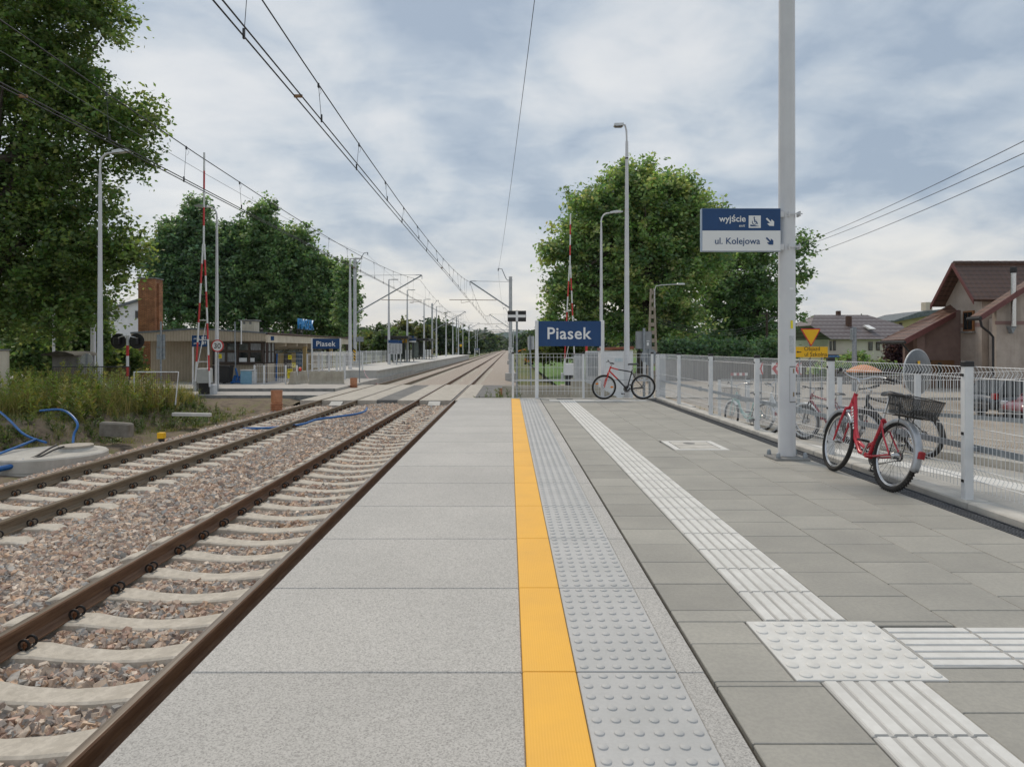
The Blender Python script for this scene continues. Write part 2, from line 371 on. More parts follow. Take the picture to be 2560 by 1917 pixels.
offs = np.cumsum([0] + [len(p[0]) for p in parts])
bs = np_mesh('ballast_stones', np.concatenate([p[0] for p in parts]), np.concatenate([p[1] + o for p, o in zip(parts, offs)]), stone_mat, col=np.concatenate([p[2] for p in parts]), kind='stuff')
tag(bs, 'loose crushed pinkish grey ballast stones around both tracks', 'ballast')
# ---------------------------------------------------------------- tracks
rail_side = M('rusted_rail_steel', (.135, .068, .037), (.215, .122, .068), 7, .68, .08, bump=.12, bscale=40, stretch=(6, .5, 6))
rail_top = M('worn_rail_head', (.12, .10, .085), (.24, .21, .18), 3, .38, .6, stretch=(14, .2, 6))
rail_side2 = M('dusty_rail_steel', (.175, .13, .082), (.245, .19, .13), 7, .68, .08, bump=.12, bscale=40, stretch=(6, .5, 6))
def rail_mesh(y0, y1, mside):
    pr = [(-.075, -.172), (.075, -.172), (.075, -.160), (.022, -.143), (.0085, -.125), (.0085, -.055), (.034, -.042), (.036, -.012), (.026, -.002), (0, 0), (-.026, -.002), (-.036, -.012), (-.034, -.042), (-.0085, -.055), (-.0085, -.125), (-.022, -.143), (-.075, -.160)]
    b = MB(); n = len(pr); ys = [y0] + list(np.arange(math.ceil(y0 / 10) * 10, y1, 40)) + [y1]
    for y in ys: b.v += [(x, y, z) for x, z in pr]
    for k in range(len(ys) - 1):
        for i in range(n):
            j = (i + 1) % n; b.f.append((k * n + i, k * n + n + i, k * n + n + j, k * n + j)); b.m.append(1 if i in (8, 9) else 0)
    b.f.append(tuple(range(n))); b.m.append(0)
    return b
for cx, s, lab, ms in ((NEAR, 1, 'rusty brown rail running right along the platform edge', rail_side), (NEAR, -1, 'rusty brown rail second from the platform edge', rail_side),
                       (FAR, 1, 'dusty brown rail third from the platform edge', rail_side2), (FAR, -1, 'dusty brown rail farthest from the platform, beside the weedy bank', rail_side2)):
    o = rail_mesh(-2, 820, ms).build('rail', [ms, rail_top], smooth=35); o.location = (cx + s * .7535, 0, RAILZ); tag(o, lab, 'rail', 'four running rails')
sleeper_mat = M('sleeper_concrete', (.50, .455, .385), (.60, .55, .475), 5, .88, bump=.2, bscale=60, speck=(14, (.30, .27, .23), .35))
clip_black = M('spring_clip_steel', (.016, .016, .017), (.035, .03, .027), 30, .55, .5)
clip_rust = M('rusty_bolt', (.13, .052, .02), (.24, .10, .04), 40, .8)
def sleeper_proto():
    b = MB(); xs = [-1.27, -1.15, -.55, -.3, 0, .3, .55, 1.15, 1.27]; zt = [-.045, .0, .0, -.035, -.05, -.035, .0, .0, -.045]; wd = [.125, .14, .14, .12, .11, .12, .14, .14, .125]
    for x, z, w in zip(xs, zt, wd): b.v += [(x, -w - .02, -.21), (x, -w, z - .012), (x, -w + .02, z), (x, w - .02, z), (x, w, z - .012), (x, w + .02, -.21)]
    for k in range(len(xs) - 1):
        for i in range(6): j = (i + 1) % 6; b.f.append((k * 6 + i, k * 6 + j, k * 6 + 6 + j, k * 6 + 6 + i)); b.m.append(0)
    b.f += [tuple(range(5, -1, -1)), tuple(range(48, 54))]; b.m += [0, 0]
    return b.build('concrete_sleeper', sleeper_mat, smooth=25)
def clip_mesh():
    b = MB()
    for s in (-1, 1):   # two spring loops of an omega clip
        b.torus((.038, s * .043, .034), .038, .0095, 'y', 14, 6, R(-70), R(250))
    b.tube([(.055, -.045, .01), (.075, -.03, .012), (.075, .03, .012), (.055, .045, .01)], .0085, 6)
    b.mat(1); b.lathe([(.026, 0), (.026, .03), (.02, .036), (.014, .037), (.014, .055), (.0, .056)], 8, c=(.03, 0, .004))
    b.box(-.01, .05, -.03, .03, -.012, .004)
    return b.build('rail_clip', [clip_black, clip_rust])
proto = sleeper_proto(); clip0 = clip_mesh()
first = True
NS = 41
for cx, side, j0, j1 in ((NEAR, 'near', -3, 40), (FAR, 'far', 3, 40)):
    lab = 'pale waisted concrete sleeper of the track beside the near platform' if side == 'near' else 'pale waisted concrete sleeper of the farther track by the weedy bank'
    for k in range(j0, j1):
        s = proto if first else proto.copy()
        if not first: COL.objects.link(s)
        s.location = (cx, SL0 + k * SLD + random.uniform(-.012, .012), RAILZ - .170); s.rotation_euler = (0, 0, random.uniform(-.006, .006)); tag(s, lab, 'sleeper', 'sleepers of the ' + side + ' track before the crossing')
        for rx in (-.7535, .7535):
            for sg in (() if (side == 'near' and rx > 0) else (-1, 1)):
                c = clip0 if first else clip0.copy()
                if not first: COL.objects.link(c)
                first = False
                c.parent = s; c.location = (rx + sg * .066, 0, .012); c.rotation_euler = (0, 0, 0 if sg > 0 else math.pi)
for cx, side in ((NEAR, 'near'), (FAR, 'far')):
    lab = 'small pale concrete sleeper of the %s track beyond the level crossing' % ('right-hand' if side == 'near' else 'left-hand')
    for k in range(62):
        s = proto.copy(); COL.objects.link(s); s.location = (cx, 40.4 + k * .6, RAILZ - .170); tag(s, lab, 'sleeper', 'sleepers of the %s track beyond the crossing' % side)
# ---------------------------------------------------------------- near platform
aggregate = M('exposed_aggregate', (1.06, 1.035, .985), (1.22, 1.185, 1.125), .8, .62, speck=(185, (.13, .127, .12), .62), bump=.12, bscale=140, grain=True, attr=True)
base_dark = M('joint_sand', (.035, .032, .028), (.07, .065, .055), 20, .95)
yellow_rib = wave_mat('ribbed_yellow_strip', (.88, .47, .05), (.85, .445, .042), 92, 'X', .55, .06, dirt=(.66, .35, .06), dist=.006)
tact_grey = M('grey_tactile_slab', (.43, .435, .43), (.50, .50, .495), 2.5, .6, bump=.08, bscale=80, speck=(60, (.36, .36, .36), .2))
paver = M('grey_concrete_paver', (.90, .895, .88), (1.10, 1.09, 1.06), 1.7, .58, attr=True, bump=.12, bscale=70, speck=(45, (.20, .195, .185), .22))
tact_white = M('white_tactile_slab', (.62, .615, .59), (.72, .715, .69), 3, .6, bump=.06, bscale=80, speck=(10, (.52, .51, .48), .3))
kerb_mat = M('kerb_concrete', (.42, .405, .37), (.56, .54, .50), 4, .85, bump=.2, bscale=50)
PE = 18.62; SY0 = 2.91; SD = 1.018
b = MB(); b.box(-1.30, 3.73, -3, PE - .02, -1.3, -.022); struct(b.build('platform', base_dark))
b = MB(); b2 = MB(); b3 = MB(); b4 = MB(); k = -5; ca = []; cb_ = []
while SY0 + k * SD < PE - .05:
    y0, y1 = SY0 + k * SD, min(SY0 + (k + 1) * SD, PE) - .0055; k += 1
    b.bbox(-1.36, .056, y0, y1, -.2, 0, .006); b4.bbox(.716, .832, y0, y1, -.05, 0, .004)
    tn = .44 * random.uniform(.94, 1.05); ca += [(tn, tn, tn, 1)] * (len(b.v) - len(ca)); cb_ += [(tn, tn, tn, 1)] * (len(b4.v) - len(cb_))
    b2.bbox(.057, .284, y0, y1, -.05, .004, .003)
    b3.bbox(.288, .714, y0 + .004, y1, -.05, .002, .003)
    for i in range(6):
        for j in range(12):
            yy = y0 + (j + .5) * SD / 12
            if yy > 2.2 and yy < y1: b3.lathe([(.0205, .001), (.018, .0065), (.0135, .009), (0, .0094)], 12, c=(.288 + .071 * (i + .5), yy, 0))
struct(b.build('platform_edge_slabs', aggregate, cols=ca)); struct(b4.build('platform_edge_border', aggregate, cols=cb_))
struct(b2.build('yellow_safety_line', yellow_rib)); struct(b3.build('tactile_warning_strip', tact_grey, smooth=30))
# pavers
b = MB(); cols = []
def pave(x0, x1, y0, y1, tone=None):
    if x1 - x0 < .03 or y1 - y0 < .03: return
    n0 = len(b.v); t = (tone or random.choice([1, 1, .96, 1.04, .93, 1.02, 1.07])) * random.uniform(.96, 1.04); h = random.uniform(-.0012, .0012)
    b.bbox(x0, x1 - .0055, y0, y1 - .0055, -.05, h, .0035)
    cc = (.335 * t, .325 * t, .295 * t, 1) ; cols.extend([cc] * (len(b.v) - n0))
def hole(x0, x1, y0, y1, holes):
    out = [(x0, x1, y0, y1)]
    for hx0, hx1, hy0, hy1 in holes:
        nx = []
        for a0, a1, c0, c1 in out:
            if a1 <= hx0 or a0 >= hx1 or c1 <= hy0 or c0 >= hy1: nx.append((a0, a1, c0, c1)); continue
            if c0 < hy0: nx.append((a0, a1, c0, hy0))
            if c1 > hy1: nx.append((a0, a1, hy1, c1))
            if a0 < hx0: nx.append((a0, hx0, max(c0, hy0), min(c1, hy1)))
            if a1 > hx1: nx.append((hx1, a1, max(c0, hy0), min(c1, hy1)))
        out = nx
    return out
HOLES = [(1.19, 1.83, 2.83, 3.45), (1.83, 3.74, 2.95, 3.37), (1.05, 3.62, 17.82, 18.16), (2.25, 3.0, 9.25, 10.15)]
y = -3 + .389 * 0
ybase = 2.384 - .405 * 14
for col_i, (x0, x1) in enumerate([(.85, 1.288), (1.718, 2.22), (2.22, 2.72), (2.72, 3.22), (3.22, 3.728)]):
    yy = ybase - (.2 if col_i % 2 else 0)
    while yy < PE - .03:
        y1 = min(yy + .405, PE)
        if yy > -3:
            for h in hole(x0, x1, yy, y1, HOLES): pave(*h, tone=1.12 if (col_i == 0 and abs(yy - 3.2) < .1) else None)
        yy += .405
struct(b.build('platform_paving', paver, cols=cols))
# white guiding strips
b = MB()
def guide_y(x0, x1, y0, y1, ln=.405):
    yy = y0
    while yy < y1 - .02:
        e = min(yy + ln, y1)
        b.mat(1).bbox(x0, x1, yy, e - .004, -.05, .0008, .003); b.mat(0)
        for i in range(6):
            xc = x0 + (x1 - x0) * (i + .5) / 6; w = .0265
            b.prism([(xc - w, .001), (xc - w + .004, .007), (xc + w - .004, .007), (xc + w, .001)], 'y', yy + .006, e - .01)
        yy = e
def guide_x(x0, x1, y0, y1, ln=.405):
    xx = x0
    while xx < x1 - .02:
        e = min(xx + ln, x1)
        b.mat(1).bbox(xx, e - .004, y0, y1, -.05, .0008, .003); b.mat(0)
        for i in range(6):
            yc = y0 + (y1 - y0) * (i + .5) / 6; w = .0265
            b.prism([(yc - w, .001), (yc - w + .004, .007), (yc + w - .004, .007), (yc + w, .001)], 'x', xx + .006, e - .01)
        xx = e
guide_y(1.29, 1.714, .4, 2.828); guide_y(1.29, 1.714, 3.452, 17.81); guide_x(1.834, 3.73, 2.952, 3.368)
b.bbox(1.055, 3.615, 17.825, 18.155, -.05, .002, .003)
b.bbox(1.194, 1.828, 2.834, 3.446, -.05, .003, .003)
for i in range(7):
    for j in range(7):
        b.mat(0).lathe([(.029, .002), (.026, .008), (.019, .0105), (0, .0108)], 14, c=(1.194 + .634 * (i + .5 - (.12 if j % 2 else -.12)) / 7.0, 2.834 + .612 * (j + .5) / 7, 0))
struct(b.build('guiding_paving', [tact_white, M('dusty_groove', (.36, .355, .34), (.46, .455, .44), 5, .9)], smooth=25))
# inspection cover in the paving
t = thing('inspection_cover', 'pale square inspection cover with a round hole set in the platform paving', 'manhole cover', (2.62, 9.7, 0))
b = MB(); b.box(-.36, .36, -.44, .44, -.03, -.008); b.build('recess', base_dark, t)
b = MB(); b.bbox(-.365, .375, -.446, -.36, -.03, .002, .003); b.bbox(-.365, .375, .36, .446, -.03, .002, .003); b.bbox(-.365, -.28, -.358, .358, -.03, .002, .003); b.bbox(.29, .375, -.358, .358, -.03, .002, .003); b.build('frame', tact_white, t)
for y0, y1 in ((-.34, -.02), (.0, .34)):
    MB().bbox(-.265, .27, y0, y1, -.03, .003, .004).build('lid', kerb_mat, t)
MB().lathe([(.085, 0), (.085, .002), (.0, .002)], 20, c=(-.02, .17, .0035)).build('lifting_hole', concrete_dark, t)
# drain channel and kerb along the fence
grate_mat = M('cast_iron_grate', (.055, .058, .065), (.09, .093, .10), 9, .5, .5)
b = MB(); b.box(3.73, 3.99, -3, PE, -.3, -.03); struct(b.build('drain_channel', base_dark))
b = MB(); yy = -1.0
while yy < PE - .05:
    y1 = min(yy + .5, PE) - .006
    b.box(3.736, 3.752, yy, y1, -.028, .001); b.box(3.908, 3.924, yy, y1, -.028, .001)
    for xg in (3.78, 3.808, 3.836, 3.864): b.box(xg - .007, xg + .007, yy, y1, -.026, -.001)
    q = yy + .012
    while q < y1 and yy > 2.5: b.box(3.752, 3.908, q, q + .008, -.027, -.0025); q += .04 if yy < 9 else .08
    yy += .5
struct(b.build('drain_grate', grate_mat))
b = MB(); yy = -1.02
while yy < PE:
    y1 = min(yy + 1.0, PE + .25) - .012; b.bbox(4.0, 4.22, yy, y1, -.3, .035, .012); yy += 1.0
struct(b.build('kerb', kerb_mat))
b = MB(); b.bbox(-1.36, 4.0, PE, PE + .16, -1.3, .012, .01); struct(b.build('platform_end_kerb', kerb_mat))
# ramp behind the fence, falling away from the camera
def ramp_z(y): return -.01 - .0575 * max(0, min(y, 19.8) - 6.6)
b = MB(); cols = []
yy = -3.0; row = 0
while yy < 22:
    y1 = yy + .4
    for i in range(5):
        x0 = 4.22 + i * .38 + (.0); x1 = min(x0 + .38, 6.12); n0 = len(b.v); t_ = random.uniform(.9, 1.1)
        if i == 2: x1 = x0 + .02
        za, zb = ramp_z(yy), ramp_z(y1)
        b.add([(x0, yy, za), (x1 - .004, yy, za), (x1 - .004, y1 - .004, zb), (x0, y1 - .004, zb), (x0, yy, -1.2), (x1 - .004, yy, -1.2), (x1 - .004, y1 - .004, -1.2), (x0, y1 - .004, -1.2)], [(0, 1, 2, 3), (4, 5, 1, 0), (5, 6, 2, 1), (6, 7, 3, 2), (7, 4, 0, 3)])
        cols.extend([(.40 * t_, .39 * t_, .365 * t_, 1)] * (len(b.v) - n0))
    yy += .4; row += 1
struct(b.build('ramp', paver, cols=cols))
b = MB()
yy = -3.0
while yy < 22:
    za, zb = ramp_z(yy) + .003, ramp_z(yy + .4) + .003
    b.add([(5.0, yy, za), (5.355, yy, za), (5.355, yy + .396, zb), (5.0, yy + .396, zb), (5.0, yy, -1.2), (5.355, yy, -1.2), (5.355, yy + .396, -1.2), (5.0, yy + .396, -1.2)], [(0, 1, 2, 3), (4, 5, 1, 0), (5, 6, 2, 1), (6, 7, 3, 2), (7, 4, 0, 3)])
    yy += .4
struct(b.build('ramp_guiding_strip', tact_white))
b = MB()
for k in range(25):
    y0 = -3 + k; z0, z1 = ramp_z(y0) + .10, ramp_z(y0 + 1) + .10
    b.add([(6.13, y0, -1.2), (6.42, y0, -1.2), (6.42, y0 + .99, -1.2), (6.13, y0 + .99, -1.2), (6.13, y0, z0), (6.42, y0, z0), (6.42, y0 + .99, z1), (6.13, y0 + .99, z1)], [(4, 5, 6, 7), (0, 1, 5, 4), (1, 2, 6, 5), (2, 3, 7, 6), (3, 0, 4, 7)])
struct(b.build('ramp_kerb', concrete))
# ---------------------------------------------------------------- level crossing, roads
cross_mat = M('crossing_panel_concrete', (.40, .37, .32), (.52, .485, .43), 3, .85, bump=.15, bscale=60, speck=(9, (.30, .27, .23), .3))
Z0 = RAILZ - .01
b = MB()
for cx in (NEAR, FAR):
    for a0, a1 in ((-1.55, -.80), (-.655, .655), (.80, 1.55)):
        for j in range(4):
            y0 = 28.0 + j * 2.95; b.bbox(cx + a0, cx + a1, y0, y0 + 2.94, -1.0, Z0, .012)
struct(b.build('crossing_panels', cross_mat))
b = MB(); b.box(-5.475, -4.59, 28.3, 39.6, -1.05, Z0 - .012); b.box(-1.48, 3.0, 30.0, 39.6, -1.1, Z0 - .012); struct(b.build('crossing_asphalt', asphalt))
for cx, lab in ((NEAR, 'small pale ramp block at the crossing edge between the near rails'), (FAR, 'small pale ramp block at the crossing edge between the far rails')):
    o = MB().prism([(27.55, -.93), (27.99, -.80), (27.99, -.96), (27.55, -.96)], 'x', cx - .26, cx + .22).build('ramp_block', concrete_light); tag(o, lab, 'ramp block', 'ramp blocks at the crossing')
b = MB(); b.box(-70, -8.6, 30.8, 33.6, -1.15, RAILZ); struct(b.build('road', asphalt_pale))
b = MB(); b.box(-70, -8.6, 33.61, 62, -1.15, -.63); struct(b.build('forecourt', asphalt_pale))
b = MB()
for k in range(24): b.bbox(-8.6 - 1.0 * k - .99, -8.6 - 1.0 * k, 33.55, 33.62 + .1, -1.0, -.61, .01); b.bbox(-8.6 - k - .99, -8.6 - k, 30.68, 30.79, -1.1, -.74, .01)
struct(b.build('road_kerbs', concrete_dark))  # dark concrete puts the shade of the kerb faces into their colour
b = MB(); b.box(3.01, 60, 29.6, 40.5, -1.5, -.765)
struct(b.build('street', M('dusty_street', (.36, .325, .275), (.46, .42, .365), .9, .92, bump=.4, bscale=50, speck=(30, (.27, .24, .2), .35))))
b = MB(); b.add([(-1.4, 18.8, -.95), (7, 18.8, -.95), (7, 30.0, -.95), (-1.4, 30.0, -.95)], [(0, 1, 2, 3)]); struct(b.build('verge', soil))
b = MB(); b.add([(3.0, 40.6, -.95), (90, 40.6, -.95), (90, 160, -.6), (3.0, 160, -.95)], [(0, 1, 2, 3)]); struct(b.build('grass_bank', M('green_verge', (.06, .13, .02), (.11, .21, .035), .5, .95, bump=.6, bscale=10)))
b = MB(); b.box(1.1, 3.2, 20.3, 24.6, -1.1, -.80); b.box(-1.2, 7, 25.6, 27.6, -1.1, -.80); struct(b.build('pavement', concrete_light))
# far hills
def hills(X, Y):
    u = X / 900.0
    return 55 + 40 * np.sin(u * 1.3 + .6) + 30 * np.sin(u * 3.1 + 2) + 14 * np.sin(u * 7.7) - np.abs(Y - 5200) * .09
grid_obj('hills', np.linspace(-5200, 6500, 120), np.linspace(4200, 6200, 8), lambda X, Y: np.where(np.abs(Y - 5200) < 200, hills(X, Y) + 30, -40.0), M('wooded_hills', (.03, .07, .06), (.05, .10, .08), .002, .95))
# ---------------------------------------------------------------- lettering
def text(body, m, parent, x0, x1, base, y, name='lettering', bold=0.0, shear=0.0, height=None, world=True, depth=.003, spacing=1.0):
    """flat raised letters facing -Y, fitted to x0..x1, baseline at z=base, standing proud of the plane y"""
    cu = bpy.data.curves.new('glyphs', 'FONT'); cu.body = body; cu.size = 1; cu.offset = bold; cu.shear = shear; cu.extrude = .01; cu.resolution_u = 4; cu.space_character = spacing
    ob = bpy.data.objects.new('glyphs', cu); COL.objects.link(ob)
    me = bpy.data.meshes.new_from_object(ob.evaluated_get(bpy.context.evaluated_depsgraph_get()))
    bpy.data.objects.remove(ob); bpy.data.curves.remove(cu)
    n = len(me.vertices); v = np.empty(n * 3); me.vertices.foreach_get('co', v); v = v.reshape(-1, 3)
    a, b_ = v[:, 0].min(), v[:, 0].max(); s = (x1 - x0) / (b_ - a); sz = s if height is None else height
    L = parent.location if world else Vector((0, 0, 0))
    out = np.stack([x0 + (v[:, 0] - a) * s - L[0], np.where(v[:, 2] > 0, y - depth, y) - L[1], base + v[:, 1] * sz - L[2]], -1)
    me.vertices.foreach_set('co', out.ravel()); me.materials.clear(); me.materials.append(m)
    me.polygons.foreach_set('material_index', [0] * len(me.polygons)); me.name = name; me.update()
    o = bpy.data.objects.new(name, me); COL.objects.link(o); o.parent = parent; return o
# ---------------------------------------------------------------- fences
def mesh_panel(b, p0, p1, z0a, z0b, h, step=.05, r=.003, bends=(.055, -.9), normal=None, n=4, depth=.028, extra=(.5,)):
    p0, p1 = Vector(p0), Vector(p1); d = (p1 - p0); L = d.length; d /= L
    nv = Vector((-d.y, d.x, 0)) if normal is None else Vector(normal)
    k = max(2, int(L / step))
    hb = h - .055; lb = .14
    for i in range(k + 1):
        t = i / k; p = p0 + d * (L * t); zb = z0a + (z0b - z0a) * t
        pts = [(0, zb)]
        if depth: pts += [(0, zb + lb - .05), (depth, zb + lb), (0, zb + lb + .05), (0, zb + hb - .05), (depth, zb + hb), (0, zb + hb + .05)]
        pts.append((0, zb + h))
        b.tube([(p.x + nv.x * o, p.y + nv.y * o, z) for o, z in pts], r, n, caps=False)
    hs = [lb - .05, lb + .05, hb - .05, hb + .05 - .002] + [h * e for e in extra]
    for z in hs:
        b.tube([(p0.x - nv.x * r, p0.y - nv.y * r, z0a + z), (p1.x - nv.x * r, p1.y - nv.y * r, z0b + z)], r * 1.15, n, caps=False)
def post(b, x, y, z0, z1, w=.04, d=.03, cap=True):
    b.mat(0).bbox(x - w, x + w, y - d, y + d, z0, z1, .006)
    if cap: b.mat(1).bbox(x - w - .004, x + w + .004, y - d - .004, y + d + .004, z1 - .03, z1 + .018, .006)
    b.mat(0); return b
def clamp(b, x, y, z, s=.03): b.box(x - s * .4, x + s * .4, y - s, y + s, z - s, z + s)
# fence beside the ramp
FX = 4.08
t = thing('mesh_fence', 'white wire mesh fence with black capped posts along the platform, behind the red bicycle', 'fence', (FX, 8.6, 0))
posts = [3.5, 6.08, 8.665, 11.25, 13.83, 16.42, 18.75]
for y in posts:
    b = MB(); post(b, FX, y, 0, 1.245); b.mat(1)
    for z in (.2, .62, 1.14): b.box(FX - .05, FX + .05, y - .012, y + .012, z - .012, z + .012)
    b.build('post', [fence_paint, black], t, world=True)
for a, c in zip(posts[:-1], posts[1:]):
    b = MB(); mesh_panel(b, (FX + .045, a, 0), (FX + .045, c, 0), .12, .12, 1.1, .05, .0029, normal=(1, 0, 0)); b.build('mesh_panel', fence_paint, t, world=True)
b = MB(); b.box(FX + .10, FX + .112, 3.5, 18.7, .455, .512)
for y in posts: b.box(FX + .04, FX + .10, y - .02, y + .02, .47, .5)
for y in (4.7, 7.2, 9.9, 12.5, 15.0): b.box(FX + .09, FX + .135, y - .06, y + .06, .44, .53)
b.build('handrail', galv_dark, t, world=True)
# fence across the platform end
EY = 18.78
t = thing('mesh_fence', 'white wire mesh fence across the far end of the platform, behind a leaning bicycle', 'fence', (2.0, EY, 0))
ps = [.10, 2.04, 3.93]
for x in ps:
    b = MB(); post(b, x, EY, -.1, 1.25, .03, .04); b.build('post', [fence_paint, black], t, world=True)
for a, c in zip(ps[:-1], ps[1:]):
    b = MB(); mesh_panel(b, (a, EY + .045, 0), (c, EY + .045, 0), .1, .1, 1.13, .1, .0042, normal=(0, 1, 0), extra=(.33, .66)); b.build('mesh_panel', fence_paint, t, world=True)
MB().box(.1, 3.93, EY + .09, EY + .1, .465, .515).build('handrail', galv, t, world=True)
# fence on the far side of the ramp
t = thing('mesh_fence', 'white wire mesh fence on the outer kerb of the sloping ramp, behind the platform fence', 'fence', (6.28, 12, 0))
ps = [5.58, 8.05, 10.5, 12.97, 15.45, 17.97, 20.4]
for y in ps:
    b = MB(); post(b, 6.28, y, ramp_z(y), ramp_z(y) + 1.24); b.build('post', [fence_paint, black], t, world=True)
for a, c in zip(ps[:-1], ps[1:]):
    b = MB(); mesh_panel(b, (6.33, a, 0), (6.33, c, 0), ramp_z(a) + .14, ramp_z(c) + .14, 1.08, .05, .0026, normal=(1, 0, 0)); b.build('mesh_panel', fence_paint, t, world=True)
b = MB(); b.add([(6.17, 5.6, ramp_z(5.6) + .62), (6.182, 5.6, ramp_z(5.6) + .62), (6.182, 20.4, ramp_z(20.4) + .62), (6.17, 20.4, ramp_z(20.4) + .62), (6.17, 5.6, ramp_z(5.6) + .675), (6.182, 5.6, ramp_z(5.6) + .675), (6.182, 20.4, ramp_z(20.4) + .675), (6.17, 20.4, ramp_z(20.4) + .675)], [(0, 1, 2, 3), (7, 6, 5, 4), (0, 4, 5, 1), (1, 5, 6, 2), (2, 6, 7, 3), (3, 7, 4, 0)])
for y in ps: b.box(6.18, 6.26, y - .02, y + .02, ramp_z(y) + .635, ramp_z(y) + .66)
b.build('handrail', galv_dark, t, world=True)
# ---------------------------------------------------------------- the big lamp column and its sign
t = thing('lighting_column', 'thick pale grey column with a bolted square foot on the platform, carrying the exit sign', 'lighting column', (3.47, 8.535, 0))
b = MB(); b.lathe([(.104, .03), (.1035, 1.0), (.1, 3.0), (.095, 6.0), (.088, 9.4)], 40); b.build('shaft', lamp_paint, t, smooth=True)
b = MB(); b.bbox(-.215, .215, -.2, .2, .0, .03, .012); b.bbox(-.125, .125, -.12, .12, .03, .042, .01); b.build('base_plate', concrete_dark, t)
for sx in (-1, 1):
    for sy in (-1, 1): MB().lathe([(.028, .03), (.028, .05), (.022, .085), (.012, .095), (0, .096)], 10, c=(sx * .165, sy * .15, 0)).build('anchor_bolt', galv_dark, t)
b = MB()   # access door, curved with the shaft, facing the camera and slightly to the right
th0 = R(-90 - 6)
def arc_patch(b, r, t0, t1, z0, z1, n=8):
    for i in range(n):
        a, c = t0 + (t1 - t0) * i / n, t0 + (t1 - t0) * (i + 1) / n
        b.add([(r * math.cos(a), r * math.sin(a), z0), (r * math.cos(c), r * math.sin(c), z0), (r * math.cos(c), r * math.sin(c), z1), (r * math.cos(a), r * math.sin(a), z1)], [(0, 1, 2, 3)])
arc_patch(b, .1062, R(-92), R(-38), .72, 1.14); b.build('access_door', lamp_paint, t)
b = MB(); arc_patch(b, .1050, R(-94), R(-36), .705, 1.155); b.build('door_seam', concrete_dark, t)
for z in (.78, 1.07): b = MB(); arc_patch(b, .1075, R(-70), R(-58), z, z + .055, 3); b.build('door_lock', M('brass_lock', (.25, .18, .09), None, rough=.5), t)
b = MB(); arc_patch(b, .1055, R(-88), R(-70), 1.62, 1.72); b.build('warning_sticker', lemon, t)
b = MB(); arc_patch(b, .1055, R(-96), R(-62), 1.32, 1.53); b.build('notice_sticker', M('grey_notice', (.58, .60, .62), (.42, .44, .46), 55, .6), t)
b = MB(); arc_patch(b, .105, R(-94), R(-66), 2.1, 2.13); b.build('sticker', sign_white, t)
SYG = 8.45
sx0, sx1, sz0, sz1 = PX(1753, SYG), PX(1950, SYG), PZ(629, SYG), PZ(522, SYG); szm = PZ(577.5, SYG)
t = thing('exit_sign', 'blue over white exit sign with wheelchair symbol and two arrows on the thick column', 'sign', (sx0, SYG, sz0))
MB().box(sx0, sx1, SYG - .02, SYG + .05, sz0, sz1).build('sign_box', M('sign_frame', (.30, .38, .50), None, rough=.4), t, world=True)
MB().box(sx0 + .008, sx1 - .003, SYG - .024, SYG - .0205, szm, sz1 - .004).build('blue_panel', blue_sign, t, world=True)
MB().box(sx0 + .008, sx1 - .003, SYG - .024, SYG - .0205, sz0 + .006, szm - .0005).build('white_panel', sign_white, t, world=True)
fy = SYG - .0245
def tx(px): return PX(px, SYG)
def tz(py): return PZ(py, SYG)
text('wyjście', sign_white, t, tx(1796), tx(1862.4), tz(555.3), fy, bold=.016)
text('exit', sign_white, t, tx(1846), tx(1861), tz(568.3), fy, shear=.25, bold=.004)
text('ul. Kolejowa', blue_sign, t, tx(1786), tx(1898.3), tz(611), fy, bold=.004)
MB().box(tx(1870), tx(1900), fy - .002, fy, tz(571), tz(540.3)).build('pictogram_plate', sign_white, t, world=True)
b = MB(); f2 = fy - .004
def qd(b, pts, y0=f2, y1=fy - .0022): b.prism([(tx(x), tz(y)) for x, y in pts], 'y', y0, y1)
qd(b, [(1874, 567.2), (1874, 562.6), (1896, 566.8), (1896, 567.2)])
b.torus((tx(1884.2), f2 + .0006, tz(557.3)), 5.3 * SYG / 1707, .0042, 'y', 20, 4, R(140), R(395))
b.lathe([(.0085, -.002), (.0085, .002)], 12, M=Matrix.Translation((tx(1883.6), f2, tz(545.2))) @ Matrix.Rotation(R(90), 4, 'X'))
qd(b, [(1882.6, 547.5), (1884.6, 547.5), (1885.4, 551.3), (1888.8, 551.6), (1888.8, 553.0), (1885.6, 552.8), (1886, 554.6), (1890.4, 555.2), (1893.2, 561.2), (1891.6, 562), (1889, 556.9), (1884, 556.6)])
b.build('wheelchair_pictogram', blue_sign, t, world=True)
def arrow(name, m, cx, cy, s):
    a = [(-1, -.72), (-.72, -1), (.30, .02), (.36, -.62), (1, -.05), (.95, 1.0), (-.15, .95), (-.68, .38), (.02, .32)]
    b = MB(); b.prism([(tx(cx + u * s), tz(cy + w * s)) for u, w in a][::-1], 'y', fy - .003, fy); b.build(name, m, t, world=True)
arrow('arrow', sign_white, 1923, 556, 10.3); arrow('arrow', blue_sign, 1922, 603.5, 9.5)
for z in (tz(536), tz(618)):
    b = MB(); b.lathe([(.101, -.035), (.101, .035)], 32, c=(3.47, 8.535, z)); b.box(sx1, 3.40, SYG - .01, SYG + .02, z - .035, z + .035)
    b.box(3.44, 3.455, 8.40, 8.44, z - .03, z + .03); b.box(3.575, 3.59, 8.40, 8.50, z - .03, z + .03); b.tube([(3.43, 8.415, z), (3.615, 8.415, z)], .007, 6)
    b.build('clamp', lamp_paint, t, world=True)
